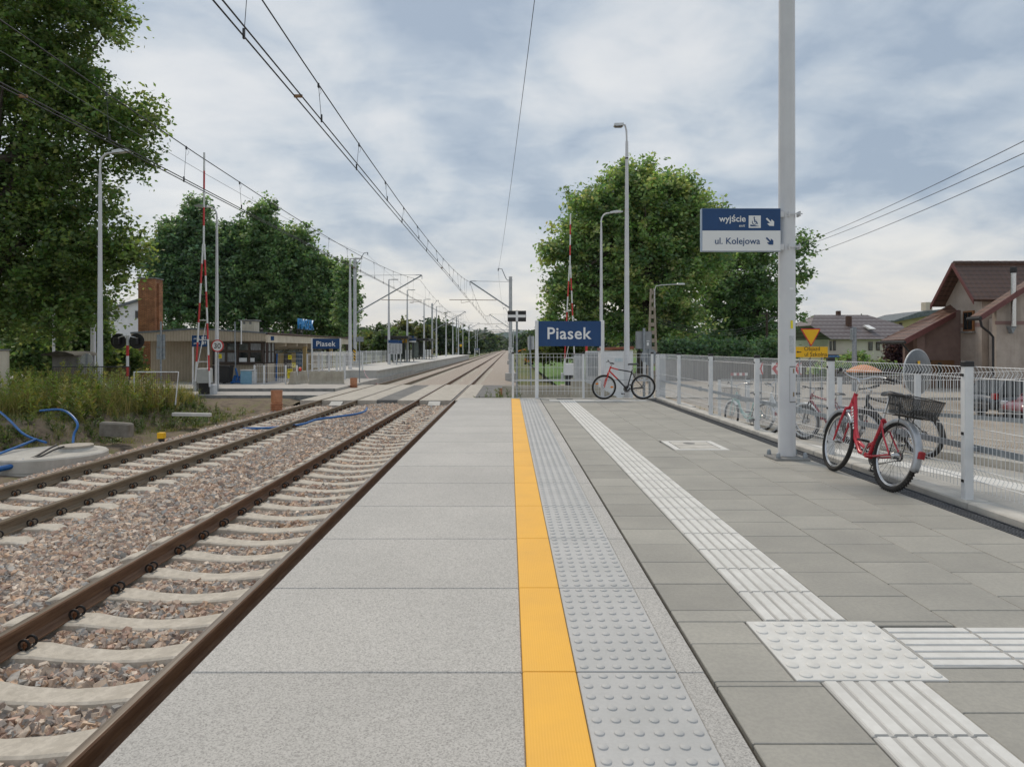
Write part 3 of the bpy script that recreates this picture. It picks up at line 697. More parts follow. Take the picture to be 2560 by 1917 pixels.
# ---------------------------------------------------------------- station name signs
def name_sign(label, Y, xa, xb, za, zb, zfoot, tx0, tx1, base, pw=.046):
    t = thing('station_sign', label, 'sign', ((xa + xb) / 2, Y, zfoot), group='station name signs')
    MB().bbox(xa, xb, Y - .025, Y + .025, za, zb, .004).build('panel', blue_sign, t, world=True)
    for x, in ((xa - pw,), (xb + pw,)): MB().bbox(x - pw, x + pw, Y - .04, Y + .04, zfoot, zb + .02, .01).build('post', white_paint, t, world=True)
    text('Piasek', sign_white, t, tx0, tx1, base, Y - .0255, bold=.014, spacing=1.06)
    return t
name_sign('large dark blue Piasek sign on two white posts ending the near platform', 18.70, PX(1346, 18.7), PX(1502, 18.7), PZ(865.5, 18.7), PZ(803, 18.7), 0, PX(1368.5, 18.7), PX(1478.5, 18.7), PZ(847.3, 18.7))
name_sign('smaller looking dark blue Piasek sign across the tracks in front of the old station', 42.9, PX(781.5, 42.9), PX(849, 42.9), PZ(872, 42.9), PZ(846.5, 42.9), -.63, PX(791, 42.9), PX(839, 42.9), PZ(865.5, 42.9))
name_sign('tiny distant Piasek sign near the far end of the other platform', 118, PX(1187, 118), PX(1197.5, 118), PZ(875.5, 118), PZ(871, 118), -.05, PX(1188, 118), PX(1196.5, 118), PZ(874.6, 118))
# stop board with a white cross
t = thing('cross_board', 'black board with a white cross on a grey post at the platform end', 'railway sign', (.212, 18.95, -.3))
MB().tube([(0, 0, 0), (0, 0, 2.72)], .029, 12).build('post', galv_dark, t, smooth=True)
b = MB(); b.box(-.255, .255, -.052, -.04, 2.41, 2.71); b.build('board', sign_black, t)
b = MB(); b.box(-.245, -.033, -.056, -.0525, 2.525, 2.60); b.box(.033, .245, -.056, -.0525, 2.525, 2.60); b.box(-.032, .032, -.0565, -.0525, 2.415, 2.705); b.build('white_cross', sign_white, t)
# ---------------------------------------------------------------- catenary masts
def mast(name, label, X, Y, zfoot, top, arm_dx, z_att, z_tip, z_reg, reg_a, reg_b, feeder, base_h, group):
    t = thing(name, label, 'mast', (X, Y, zfoot), group=group); h = top - zfoot; q = lambda z: z - zfoot
    b = MB(); b.lathe([(.145, base_h), (.135, h * .5), (.125, h)], 14); b.lathe([(.16, h - .25), (.16, h - .19)], 14); b.lathe([(.14, h), (.14, h + .03), (.03, h + .08)], 14); b.build('pole', galv, t, smooth=True)
    b = MB(); b.bbox(-.42, .42, -.42, .42, -.3, base_h, .03); b.build('footing', concrete_light, t)
    s = 1 if arm_dx > 0 else -1
    b = MB(); b.tube([(s * .12, 0, q(z_att)), (arm_dx, 0, q(z_tip))], .052, 10); b.tube([(arm_dx, 0, q(z_tip)), (arm_dx, 0, q(z_tip) - .32)], .025, 6)
    for f in (.08, .16): b.lathe([(.075, -.02), (.075, .02)], 10, M=Matrix.Translation((s * .12 + (arm_dx - s * .12) * f, 0, q(z_att) + (z_tip - z_att) * f)) @ Matrix.Rotation(math.atan2(arm_dx, z_tip - z_att), 4, 'Y'))
    b.build('cantilever', galv_dark, t, smooth=30)
    b = MB(); b.tube([(s * .12, 0, q(z_tip) - .03), (arm_dx - s * .05, 0, q(z_tip) + .02)], .016, 6); b.tube([(arm_dx - s * .5, 0, q(z_tip) + .01), (arm_dx - s * .1, 0, q(z_tip) + .02)], .03, 6); b.build('tie_rod', galv_dark, t)
    b = MB(); b.tube([(reg_a, 0, q(z_reg)), (reg_b, 0, q(z_reg) - .03)], .026, 6); m_ = reg_a + (reg_b - reg_a) * .5
    b.tube([(m_ + s * .9, 0, q(z_reg) - .01), (m_ + s * .9, 0, q(z_reg) - .25), (m_ + s * .6, 0, q(z_reg) - .2), (arm_dx, 0, q(z_reg) - .12)], .016, 6); b.build('registration_arm', M('rusty_arm', (.16, .10, .07), (.25, .17, .12), 12, .7), t)
    b = MB(); b.tube([(0, 0, q(top) - .22), (s * .22, 0, q(top) - .25), (s * .35, 0, q(top) - .1), (s * (abs(feeder[0]) - .28), 0, q(feeder[1]) - .05), (s * abs(feeder[0]), 0, q(feeder[1]))], .03, 8); b.tube([(s * abs(feeder[0]), 0, q(feeder[1])), (s * abs(feeder[0]), 0, q(feeder[1]) - .2)], .045, 8); b.build('feeder_arm', galv_dark, t)
    return t
near1 = mast('catenary_mast', 'galvanised catenary mast with number plate beside the right-hand track, nearest of its row', .1, 53, -.9, 6.87, -3.15, 4.52, 6.55, 5.12, -4.75, -1.1, (-.95, 7.56), .35, 'catenary masts right of the tracks')
b = MB(); b.box(-.17, .17, -.16, -.15, 1.9, 2.34); pl = b.build('number_plate', sign_white, near1)
text('31', sign_black, near1, -.08, .08, 2.15, -.1605, world=False, bold=.01); text('6', sign_black, near1, -.04, .04, 1.95, -.1605, world=False, bold=.01)
far1 = mast('catenary_mast', 'galvanised catenary mast with black and yellow stripes on the other platform, nearest of its row', -12.2, 54, -.05, 8.4, 5.3, 4.16, 7.14, 5.18, 2.1, 5.3, (1.0, 8.94), .28, 'catenary masts left of the tracks')
b = MB(); b.box(-.1, .1, -.165, -.155, .42, 1.32); plate = b.build('hazard_plate', yellow_sign, far1)
b = MB()
for k in range(4): z = .46 + k * .24; b.prism([(-.1, z + .12), (.1, z - .03), (.1, z + .08), (-.1, z + .23)], 'y', -.1685, -.1655)
b.build('hazard_stripes', sign_black, plate)
spans_near = [-7, 53, 105, 157, 210, 262, 315]; spans_far = [-6, 54, 108, 158, 208, 260, 312]
ordn = ['second', 'third', 'fourth', 'fifth', 'sixth']
for i, y in enumerate(spans_near[2:6]):
    c = copy_tree(near1); c.location.y = y
    for ch in list(c.children):
        if ch.name.split('.')[0] in ('number_plate', 'lettering'): bpy.data.objects.remove(ch)
    c['label'] = 'galvanised catenary mast beside the right-hand track, %s of its row going away' % ordn[i]
for i, y in enumerate(spans_far[2:6]):
    c = copy_tree(far1); c.location.y = y; c['label'] = 'galvanised catenary mast on the left of the tracks, %s of its row going away' % ordn[i]
wire_mat = M('overhead_wire', (.035, .036, .04), (.06, .06, .062), 5, .5, .5)
wire_pale = M('aluminium_feeder_wire', (.16, .17, .18), None, rough=.5, metal=.4)
def sagz(y, a, c, ze, zm): u = (y - (a + c) / 2) / ((c - a) / 2); return zm + (ze - zm) * u * u
def line(label, X, spans, ze, zm, zc, seed):
    t = thing('overhead_line', label, 'overhead line', (X, 53, 6), group='overhead contact lines'); rr = random.Random(seed)
    b = MB(); pts = []
    for a, c in zip(spans[:-1], spans[1:]):
        for i in range(14): y = a + (c - a) * i / 14; pts.append((X, y, sagz(y, a, c, ze, zm)))
    pts.append((X, spans[-1], ze)); b.tube(pts, .0105, 6, caps=False); b.build('messenger_wire', wire_mat, t, world=True)
    for dx in (-.05, .05):
        b = MB(); b.tube([(X + dx, y, zc + .012 * math.sin(y * .21)) for y in range(int(spans[0]), int(spans[-1]), 6)], .0105, 6, caps=False); b.build('contact_wire', wire_mat, t, world=True)
    b = MB()
    side = 1
    for a, c in zip(spans[:2], spans[1:3]):
        y = a + 3.2
        while y < c - 2:
            side = -side; z1 = sagz(y, a, c, ze, zm); d = MB(); xw = X + side * .05
            d.tube([(X, y, z1), (xw, y, zc)], .0045, 5); d.box(X - .012, X + .012, y - .02, y + .02, z1 - .05, z1 + .02); d.box(xw - .012, xw + .012, y - .015, y + .015, zc - .02, zc + .10)
            d.tube([(X, y + .02, z1), (X + .02, y + .09, z1 - .09), (X, y + .03, z1 - .17)], .003, 4)
            d.build('dropper', wire_mat, t, world=True); y += 2.95
    for yy in (9.9, 31):
        MB().box(X - .06, X + .06, yy - .015, yy + .015, zc - .01, zc + .03).build('wire_spacer', M('bronze_clamp', (.28, .16, .08), None, rough=.5), t, world=True)
    return t
line('pair of contact wires and messenger wire over the right-hand track', -3.06, spans_near, 6.5, 5.43, 5.02, 1)
line('pair of contact wires and messenger wire over the left-hand track, crossing the big dark oak', -7.05, spans_far, 6.75, 5.66, 5.02, 2)
def feeder(label, pts, r, m, group='single wires overhead', name='feeder_wire', cat='wire'):
    out = []
    for (a, c, sag) in pts:
        a, c = Vector(a), Vector(c)
        for i in range(13): u = i / 12; p = a.lerp(c, u); out.append((p.x, p.y, p.z - sag * 4 * u * (1 - u)))
    o = MB().tube(out, r, 6, caps=False).build(name, m); return tag(o, label, cat, group)
feeder('single thin wire descending from upper centre to the mast with the number plate', [((.95, -7, 7.7), (-.86, 53, 7.36), .75), ((-.86, 53, 7.36), (-.86, 105, 7.36), .75), ((-.86, 105, 7.36), (-.86, 157, 7.36), .7), ((-.86, 157, 7.36), (-.86, 262, 7.36), .7)], .006, wire_mat)
feeder('single pale wire between the left-hand contact and messenger wires, ending at the striped mast', [((-10.6, -6, 8.5), (-11.2, 54, 8.74), 1.0), ((-11.2, 54, 8.74), (-11.2, 108, 8.74), .8), ((-11.2, 108, 8.74), (-11.2, 158, 8.74), .8), ((-11.2, 158, 8.74), (-11.2, 260, 8.74), .8)], .007, wire_pale)
# far gantry across both tracks
t = thing('track_gantry', 'thin lattice gantry spanning both tracks far down the line', 'gantry', (-5, 232, -1))
b = MB(); b.tube([(-11.5, 232, -1), (-11.5, 232, 7.6)], .16, 8); b.build('leg', galv, t, world=True)
b = MB(); b.tube([(1.4, 232, -1), (1.4, 232, 7.6)], .16, 8); b.build('leg', galv, t, world=True)
b = MB(); b.tube([(-13, 232, 7.5), (6, 232, 7.5)], .09, 6); b.tube([(-13, 232, 6.7), (6, 232, 6.7)], .09, 6)
for k in range(20): b.tube([(-13 + k, 232, 6.7 + .8 * (k % 2)), (-12 + k, 232, 7.5 - .8 * (k % 2))], .05, 5)
b.build('truss', galv, t, world=True)
# ---------------------------------------------------------------- lamps
def street_lamp(label, X, Y, zf, h, arm, rz, r0=.105, r1=.05, group='curved arm street lamps'):
    t = thing('street_lamp', label, 'street lamp', (X, Y, zf), rz, group)
    b = MB(); b.lathe([(r0, 0), (r0 * .98, 1.2), (r1 * 1.15, h - 1.1), (r1, h - .85)], 14); b.build('pole', lamp_paint, t, smooth=True)
    pts = [(0, 0, h - .9)] + [(.38 - .38 * math.cos(a), 0, h - .5 + .42 * math.sin(a)) for a in [R(x) for x in (0, 25, 50, 75)]] + [(arm - .4, 0, h - .06)]
    MB().tube(pts, r1 * .8, 10).build('arm', lamp_paint, t, smooth=True)
    b = MB(); b.prism([(arm - .45, h - .10), (arm + .22, h - .02), (arm + .24, h + .01), (arm - .1, h + .07), (arm - .45, h + .0)], 'y', -.11, .11); b.build('lamp_head', alu, t)
    b = MB(); b.prism([(arm - .2, h - .085), (arm + .18, h - .035), (arm + .18, h - .028), (arm - .2, h - .075)], 'y', -.08, .08); b.build('lamp_glass', sign_white, t)
    return t
street_lamp('white street lamp with curved arm rising in front of the big dark oak', PX(250, 25.9), 25.9, -.7, 9.55, .95, 0)
street_lamp('white street lamp with curved arm beside the round 30 sign', PX(542, 36), 36, -.63, 9.5, .95, math.pi)
street_lamp('white street lamp with curved arm rising behind the right post of the large Piasek sign', PX(1503, 37.3), 37.3, -.78, 9.6, .95, 0)
t = thing('platform_lamp', 'tall slim tapered white lamp post with a small head, in front of the bright oak', 'street lamp', (PX(1567, 19.25), 19.25, -.5))
b = MB(); b.lathe([(.085, 0), (.083, 1.2), (.045, 7.25), (.04, 7.7)], 16); b.build('pole', lamp_paint, t, smooth=True)
b = MB(); b.tube([(0, 0, 7.65), (-.01, 0, 8.0), (-.05, 0, 8.16), (-.12, 0, 8.18)], .026, 8); b.build('arm', lamp_paint, t)
b = MB(); b.prism([(-.10, 8.20), (-.36, 8.19), (-.37, 8.13), (-.3, 8.11), (-.10, 8.13)], 'y', -.09, .09); b.build('lamp_head', alu, t)
b = MB(); b.box(-.34, -.14, -.07, .07, 8.10, 8.125); b.build('lamp_glass', glass_dark, t)
b = MB(); b.lathe([(.047, 7.2), (.047, 7.24)], 14); b.build('collar', black, t)
def plat_lamp(label, X, Y, zf, h):
    t = thing('platform_lamp', label, 'street lamp', (X, Y, zf), 0, 'lamp posts on the other platform')
    MB().lathe([(.14, 0), (.13, 1.4), (.055, h)], 10).build('pole', lamp_paint, t, smooth=True)
    b = MB(); b.tube([(0, 0, h - .05), (.02, 0, h), (.35, 0, h + .02)], .04, 6); b.box(.3, .85, -.1, .1, h - .02, h + .05); b.build('lamp_head', alu, t)
    return t
pl0 = None
labs = ['tall white lamp post touching the striped catenary mast on the other platform'] + ['white lamp post on the other platform, %s from the near end' % w for w in ('second', 'third', 'fourth', 'fifth', 'sixth', 'seventh', 'eighth', 'ninth', 'tenth')]
for i, (px, Y) in enumerate([(875, 47.8), (972, 62.4), (1018, 73.6), (1060, 88), (1091, 103), (1115, 119), (1132, 134), (1146, 149), (1157, 165), (1172, 186)]):
    if pl0 is None: pl0 = plat_lamp(labs[0], PX(px, Y), Y, -.08, 7.7)
    else: c = copy_tree(pl0); c.location = (PX(px, Y), Y, -.08); c['label'] = labs[i]
# ---------------------------------------------------------------- bicycles
spoke_mat = M('spoke_steel', (.30, .30, .30), None, rough=.4, metal=.6)
saddle_mat = M('saddle_vinyl', (.015, .016, .02), (.03, .031, .035), 30, .42)
def wheel_at(t, name, c, Rw, tw, tyre_m, rim_m, S, knobs=False, spokes=28, hub=.022):
    b = MB(); ri = Rw - tw * 2
    b.torus((0, 0, 0), ri - .004, .009, 'y', 40, 6); b.torus((0, 0, 0), ri - .016, .007, 'y', 40, 6)
    b.tube([(0, -.05, 0), (0, -.03, 0), (0, .03, 0), (0, .05, 0)], [.012, hub, hub, .012], 10)
    b.mat(1)
    for i in range(spokes):
        a = 2 * math.pi * i / spokes; a2 = a + (.35 if i % 2 else -.35); sy = .024 if i % 4 < 2 else -.024
        b.tube([(hub * math.cos(a2), sy, hub * math.sin(a2)), ((ri - .015) * math.cos(a), 0, (ri - .015) * math.sin(a))], .0017, 3, caps=False)
    w = b.build(name, [rim_m, spoke_mat], t, smooth=40); w.matrix_local = S @ Matrix.Translation(c)
    b = MB(); b.torus((0, 0, 0), Rw - tw, tw, 'y', 48, 10)
    if knobs:
        for i in range(64):
            a = 2 * math.pi * i / 64
            for sy in (-.55, .55): b.box(Rw - tw * .35, Rw + .0045, sy * tw - .005, sy * tw + .005, -.006, .006, M=Matrix.Rotation(-a + (.05 if sy > 0 else 0), 4, 'Y'))
    b.build('tyre', tyre_m, w, smooth=50)
    return w
def guard(t, c, Rg, a0, a1, m, S, w=.032, skirt=.034):
    b = MB(); n = 22; vs = []
    prof = ((-w, -.012 - skirt), (-w, -.010), (-w * .55, 0), (w * .55, 0), (w, -.010), (w, -.012 - skirt)); k = len(prof)
    for i in range(n + 1):
        a = a0 + (a1 - a0) * i / n
        for y, dr in prof: vs.append(((Rg + dr) * math.cos(a), y, (Rg + dr) * math.sin(a)))
    fs = []
    for i in range(n):
        for j in range(k - 1): fs.append((i * k + j, i * k + j + 1, i * k + k + j + 1, i * k + k + j))
    b.add(vs, fs); o = b.build('mudguard', m, t, smooth=60)
    so = o.modifiers.new('thick', 'SOLIDIFY'); so.thickness = .002
    o.matrix_local = S @ Matrix.Translation(c); return o
def basket(t, x0, x1, w, z0, z1, m, S, taper=.8, step=.02):
    b = MB(); xc = (x0 + x1) / 2; hx = (x1 - x0) / 2; hy = w / 2
    P = lambda u, v, f: (xc + hx * u * (taper + (1 - taper) * f), hy * v * (taper + (1 - taper) * f), z0 + (z1 - z0) * f)
    b.tube([P(-1, -1, 1), P(1, -1, 1), P(1, 1, 1), P(-1, 1, 1)], .005, 6, closed=True); b.tube([P(-1, -1, 0), P(1, -1, 0), P(1, 1, 0), P(-1, 1, 0)], .003, 4, closed=True)
    nx, ny, nz = int(2 * hx / step), int(2 * hy / step), max(4, int((z1 - z0) / step))
    for i in range(nx + 1):
        u = -1 + 2 * i / nx; b.tube([P(u, -1, 1), P(u, -1, 0), P(u, 1, 0), P(u, 1, 1)], .0019, 3, caps=False)
    for i in range(ny + 1):
        u = -1 + 2 * i / ny; b.tube([P(-1, u, 1), P(-1, u, 0), P(1, u, 0), P(1, u, 1)], .0019, 3, caps=False)
    for i in range(1, nz): f = i / nz; b.tube([P(-1, -1, f), P(1, -1, f), P(1, 1, f), P(-1, 1, f)], .0016, 3, closed=True)
    o = b.build('basket', m, t); o.matrix_local = S; return o
def bicycle(label, frame_m, fork_m, style='step', loc=(0, 0, 0), rz=0, lean=0, steer=0, pitch=0, Rw=.34, wb=1.07, tw=.021, rim=chrome, guards=None, rear_basket=False, front_basket=None, bar='city', knobs=False, second=None, seat=.90, light=True, detail=True, group=None, rack=False):
    t = thing('bicycle', label, 'bicycle', loc, rot=(lean, pitch, rz), group=group)
    I = Matrix.Identity(4); hx = wb - .12
    S = Matrix.Translation((hx + .06, 0, 0)) @ Matrix.Rotation(steer, 4, 'Z') @ Matrix.Translation((-hx - .06, 0, 0))
    wheel_at(t, 'wheel', (0, 0, Rw), Rw, tw, rubber, rim, I, knobs, 28 if detail else 16, .03); wheel_at(t, 'wheel', (wb, 0, Rw), Rw, tw, rubber, rim, S, False, 28 if detail else 16)
    bb = (.43, 0, .275); mats = [frame_m, second or frame_m]
    b = MB()
    htop, hbot = (hx - .055, 0, .90), (hx - .005, 0, .745)
    if style == 'step':
        b.tube([htop, hbot], .023, 10)
        b.tube([(hx - .045, 0, .87), (hx - .11, 0, .72), (hx - .19, 0, .53), (hx - .30, 0, .39), (hx - .44, 0, .345), (.39, 0, .42)], .02, 10)
        b.tube([(hx - .02, 0, .79), (hx - .10, 0, .62), (hx - .22, 0, .42), (hx - .36, 0, .29), bb], .022, 10)
        b.tube([bb, (.30, 0, .68)], .019, 10)
    else:
        b.tube([htop, hbot], .022, 10); b.tube([(hx - .015, 0, .775), (.70, 0, .56)], .022, 10); b.tube([(hx - .045, 0, .865), (.68, 0, .81)], .018, 10)
        b.mat(1); b.tube([(.70, 0, .56), bb], .022, 10); b.tube([(.68, 0, .81), (.315, 0, .745)], .017, 10); b.tube([bb, (.30, 0, .80)], .017, 10)
    b.mat(1)
    for sy in (-1, 1):
        b.tube([(.31, sy * .022, .66 if style == 'step' else .74), (.17, sy * .045, .5), (0, sy * .058, Rw)], .009, 8); b.tube([(bb[0], sy * .03, bb[2]), (.28, sy * .045, .29), (0, sy * .058, Rw)], .010, 8)
    b.tube([(bb[0], -.04, bb[2]), (bb[0], .04, bb[2])], .024, 10)
    b.build('frame', mats, t, smooth=40)
    b = MB()
    for sy in (-1, 1): b.tube([(hbot[0] + .012, sy * .045, .715), (wb - .055, sy * .05, .55), (wb, sy * .052, Rw)], [.015, .014, .010], 8)
    b.tube([(hbot[0] + .012, -.047, .715), (hbot[0] + .008, 0, .735), (hbot[0] + .012, .047, .715)], .018, 8)
    o = b.build('fork', fork_m, t, smooth=40); o.matrix_local = S
    st = Vector((htop[0] - .01, 0, .90)); hz = 1.06 if bar == 'city' else 1.0
    b = MB(); b.tube([st, (htop[0] - .045, 0, hz - .03)], .012, 8); b.tube([(htop[0] - .045, 0, hz - .04), (htop[0] + .03, 0, hz)], .012, 8)
    o = b.build('stem', chrome, t, smooth=40); o.matrix_local = S
    b = MB(); cx = htop[0] + .03
    if bar == 'city': half = [(cx, .0, hz), (cx + .01, .05, hz), (cx + .025, .11, hz + .025), (cx + .01, .17, hz + .055), (cx - .05, .225, hz + .065), (cx - .12, .255, hz + .06)]; g0, g1 = (cx - .12, .255, hz + .06), (cx - .24, .305, hz + .045)
    else: half = [(cx, 0, hz), (cx, .08, hz), (cx - .01, .18, hz + .01)]; g0, g1 = (cx - .01, .18, hz + .01), (cx - .03, .30, hz + .012)
    b.tube([(x, -y, z) for x, y, z in half[::-1]] + half[1:], .0115, 8); hb = b.build('handlebar', chrome if bar == 'city' else black, t, smooth=50); hb.matrix_local = S
    for s in (-1, 1):
        g = MB(); g.tube([(g0[0], s * g0[1], g0[2]), (g1[0], s * g1[1], g1[2])], .0175, 8); g.build('grip', black, hb, smooth=50)
        g = MB(); g.tube([(g0[0] + .02, s * (g0[1] - .03), g0[2] - .005), (g0[0] + .05, s * (g0[1] + .0), g0[2] - .03), (g1[0] + .05, s * g1[1], g1[2] - .035)], .006, 6); g.build('brake_lever', dark_metal, hb)
    b = MB(); b.tube([(.315, 0, .66), (.285, 0, seat - .04)], .0125, 8); b.build('seat_post', chrome, t, smooth=40)
    b = MB(); prof = [(-.13, .075, .0), (-.09, .088, .012), (-.03, .075, .008), (.03, .042, .002), (.10, .026, 0), (.145, .018, -.008)]; vs = []
    for x, w, dz in prof: vs += [(.275 + x, -w, seat - .035 + dz), (.275 + x, -w * .7, seat + dz), (.275 + x, 0, seat + .008 + dz - (.01 if x < 0 else 0)), (.275 + x, w * .7, seat + dz), (.275 + x, w, seat - .035 + dz)]
    fs = [(i * 5 + j, i * 5 + j + 1, i * 5 + j + 6, i * 5 + j + 5) for i in range(5) for j in range(4)] + [(0, 4, 3, 2, 1), (25, 26, 27, 28, 29)] + [(i * 5 + 4, i * 5, i * 5 + 5, i * 5 + 9) for i in range(5)]
    b.add(vs, fs); b.build('saddle', saddle_mat, t, smooth=60)
    b = MB(); b.torus((bb[0], -.05, bb[2]), .088, .006, 'y', 24, 5); b.lathe([(.075, -.003), (.075, .003)], 20, M=Matrix.Translation((bb[0], -.05, bb[2])) @ Matrix.Rotation(R(90), 4, 'X')); b.build('chainring', dark_metal, t)
    b = MB(); b.tube([(bb[0] - .0, -.052, bb[2] + .088), (0, -.052, Rw + .04)], .005, 4); b.tube([(bb[0], -.052, bb[2] - .088), (.1, -.052, Rw - .06), (0, -.052, Rw - .04)], .005, 4); b.torus((0, -.045, Rw), .04, .01, 'y', 16, 5); b.build('chain', dark_metal, t)
    ca = R(60)
    for s in (-1, 1):
        ex, ez = bb[0] + s * .17 * math.cos(ca), bb[2] + s * .17 * math.sin(ca) * -1
        b = MB(); b.tube([(bb[0], s * -.07, bb[2]), (ex, s * -.085, ez)], .011, 6); c = b.build('crank', chrome, t)
        b = MB(); b.bbox(ex - .045, ex + .045, s * -.095 - (.09 if s > 0 else 0), s * -.095 + (0 if s > 0 else .09), ez - .012, ez + .012, .004); b.build('pedal', black, c)
    if guards: guard(t, (0, 0, Rw), Rw + .022, R(50), R(196), guards, I); guard(t, (wb, 0, Rw), Rw + .022, R(8), R(140), guards, S)
    if rack or rear_basket:
        b = MB()
        for sy in (-1, 1): b.tube([(0, sy * .062, Rw), (-.06, sy * .07, .735), (.26, sy * .05, .735)], .005, 6); b.tube([(-.06, sy * .07, .735), (-.22, sy * .05, .735)], .005, 6)
        for x in (-.2, -.08, .04, .16): b.tube([(x, -.06, .735), (x, .06, .735)], .004, 5)
        b.build('rack', dark_metal, t)
    if rear_basket: basket(t, -.34, .07, .30, .742, .925, black, I, .82, .011)
    if front_basket: basket(t, wb - .08, wb + .24, .33, .80, 1.0, front_basket, S, .85, .03)
    if light:
        b = MB(); b.bbox(-Rw - .062, -Rw - .02, -.026, .026, Rw + .03, Rw + .10, .008); b.build('rear_reflector', M('red_reflector', (.26, .006, .014), None, rough=.3), t)
    return t
red_frame = M('red_bicycle_paint', (.42, .012, .03), (.52, .02, .04), 14, .32, coat=.3)
mtb_red = M('bright_red_bicycle_paint', (.60, .03, .02), (.66, .04, .03), 14, .3, coat=.4)
mint = M('mint_bicycle_paint', (.42, .62, .58), None, rough=.35)
silver_guard = M('silver_mudguard', (.36, .38, .41), (.46, .48, .51), 10, .38, .55)
white_bike = M('white_bicycle_paint', (.72, .74, .75), None, rough=.35)
wicker = M('brown_wicker', (.10, .065, .045), (.18, .12, .08), 30, .8)
rb = bicycle('red step-through bicycle with silver mudguards and a black wire basket behind its saddle', red_frame, red_frame, 'step', (3.66, 6.60, 0), R(91.5), R(12), R(-3), 0, .345, 1.09, .024, guards=silver_guard, rear_basket=True, knobs=True, seat=.95)
b = MB()   # light patches of lettering down the tubes
for i in range(8): b.box(-.018 + (.004 if i % 2 else 0), .018, .0215, .0235, -.13 + i * .034, -.13 + i * .034 + .022)
o = b.build('frame_decal', sign_white, rb); o.location = (.845, 0, .63); o.rotation_euler = (0, R(24), 0)
mt = bicycle('bicycle with a frame half red and half black, leaning on the end fence', mtb_red, mtb_red, 'diamond', (PX(1607, 18.36), 18.36, 0), R(180), R(-7), R(6), 0, .335, 1.05, .026, rim=alu, bar='flat', second=black, seat=.97, light=False)
for a, z in ((R(100), 0), (R(255), 0)):
    b = MB(); b.lathe([(.024, -.006), (.03, 0), (.024, .006)], 10, M=Matrix.Rotation(R(90), 4, 'X')); o = b.build('spoke_reflector', orange_refl, mt)
    o.location = (1.05 + .21 * math.cos(a + R(-75)), .0, .335 + .21 * math.sin(a + R(-75))); o.scale = (1.4, 1, .9)
G2 = 'bicycles parked on the ramp'
PT = R(3.3)
bicycle('pale mint bicycle with a brown wicker basket in front, parked on the ramp', mint, mint, 'step', (5.85, 15.75, ramp_z(15.75)), R(114), R(5), R(-14), PT, .345, 1.05, .024, guards=white_paint, front_basket=wicker, group=G2, rack=True)
bicycle('white bicycle on the ramp, half hidden by the thick column', white_bike, white_bike, 'step', (6.02, 13.75, ramp_z(13.75)), R(113), R(-4), R(10), PT, .345, 1.05, .024, guards=white_bike, group=G2)
bicycle('dark bicycle with a red frame just right of the thick column, on the ramp', M('maroon_bicycle_paint', (.20, .014, .025), None, rough=.35), dark_metal, 'diamond', (6.08, 12.25, ramp_z(12.25)), R(110), R(5), R(10), PT, .335, 1.05, .029, bar='flat', group=G2)
bicycle('black bicycle on the ramp, seen through the fence behind the red bicycle', black, dark_metal, 'diamond', (5.92, 9.72, ramp_z(9.72)), R(108), R(-5), R(14), PT, .335, 1.05, .029, bar='flat', group=G2, guards=dark_metal, second=dark_metal, light=False)
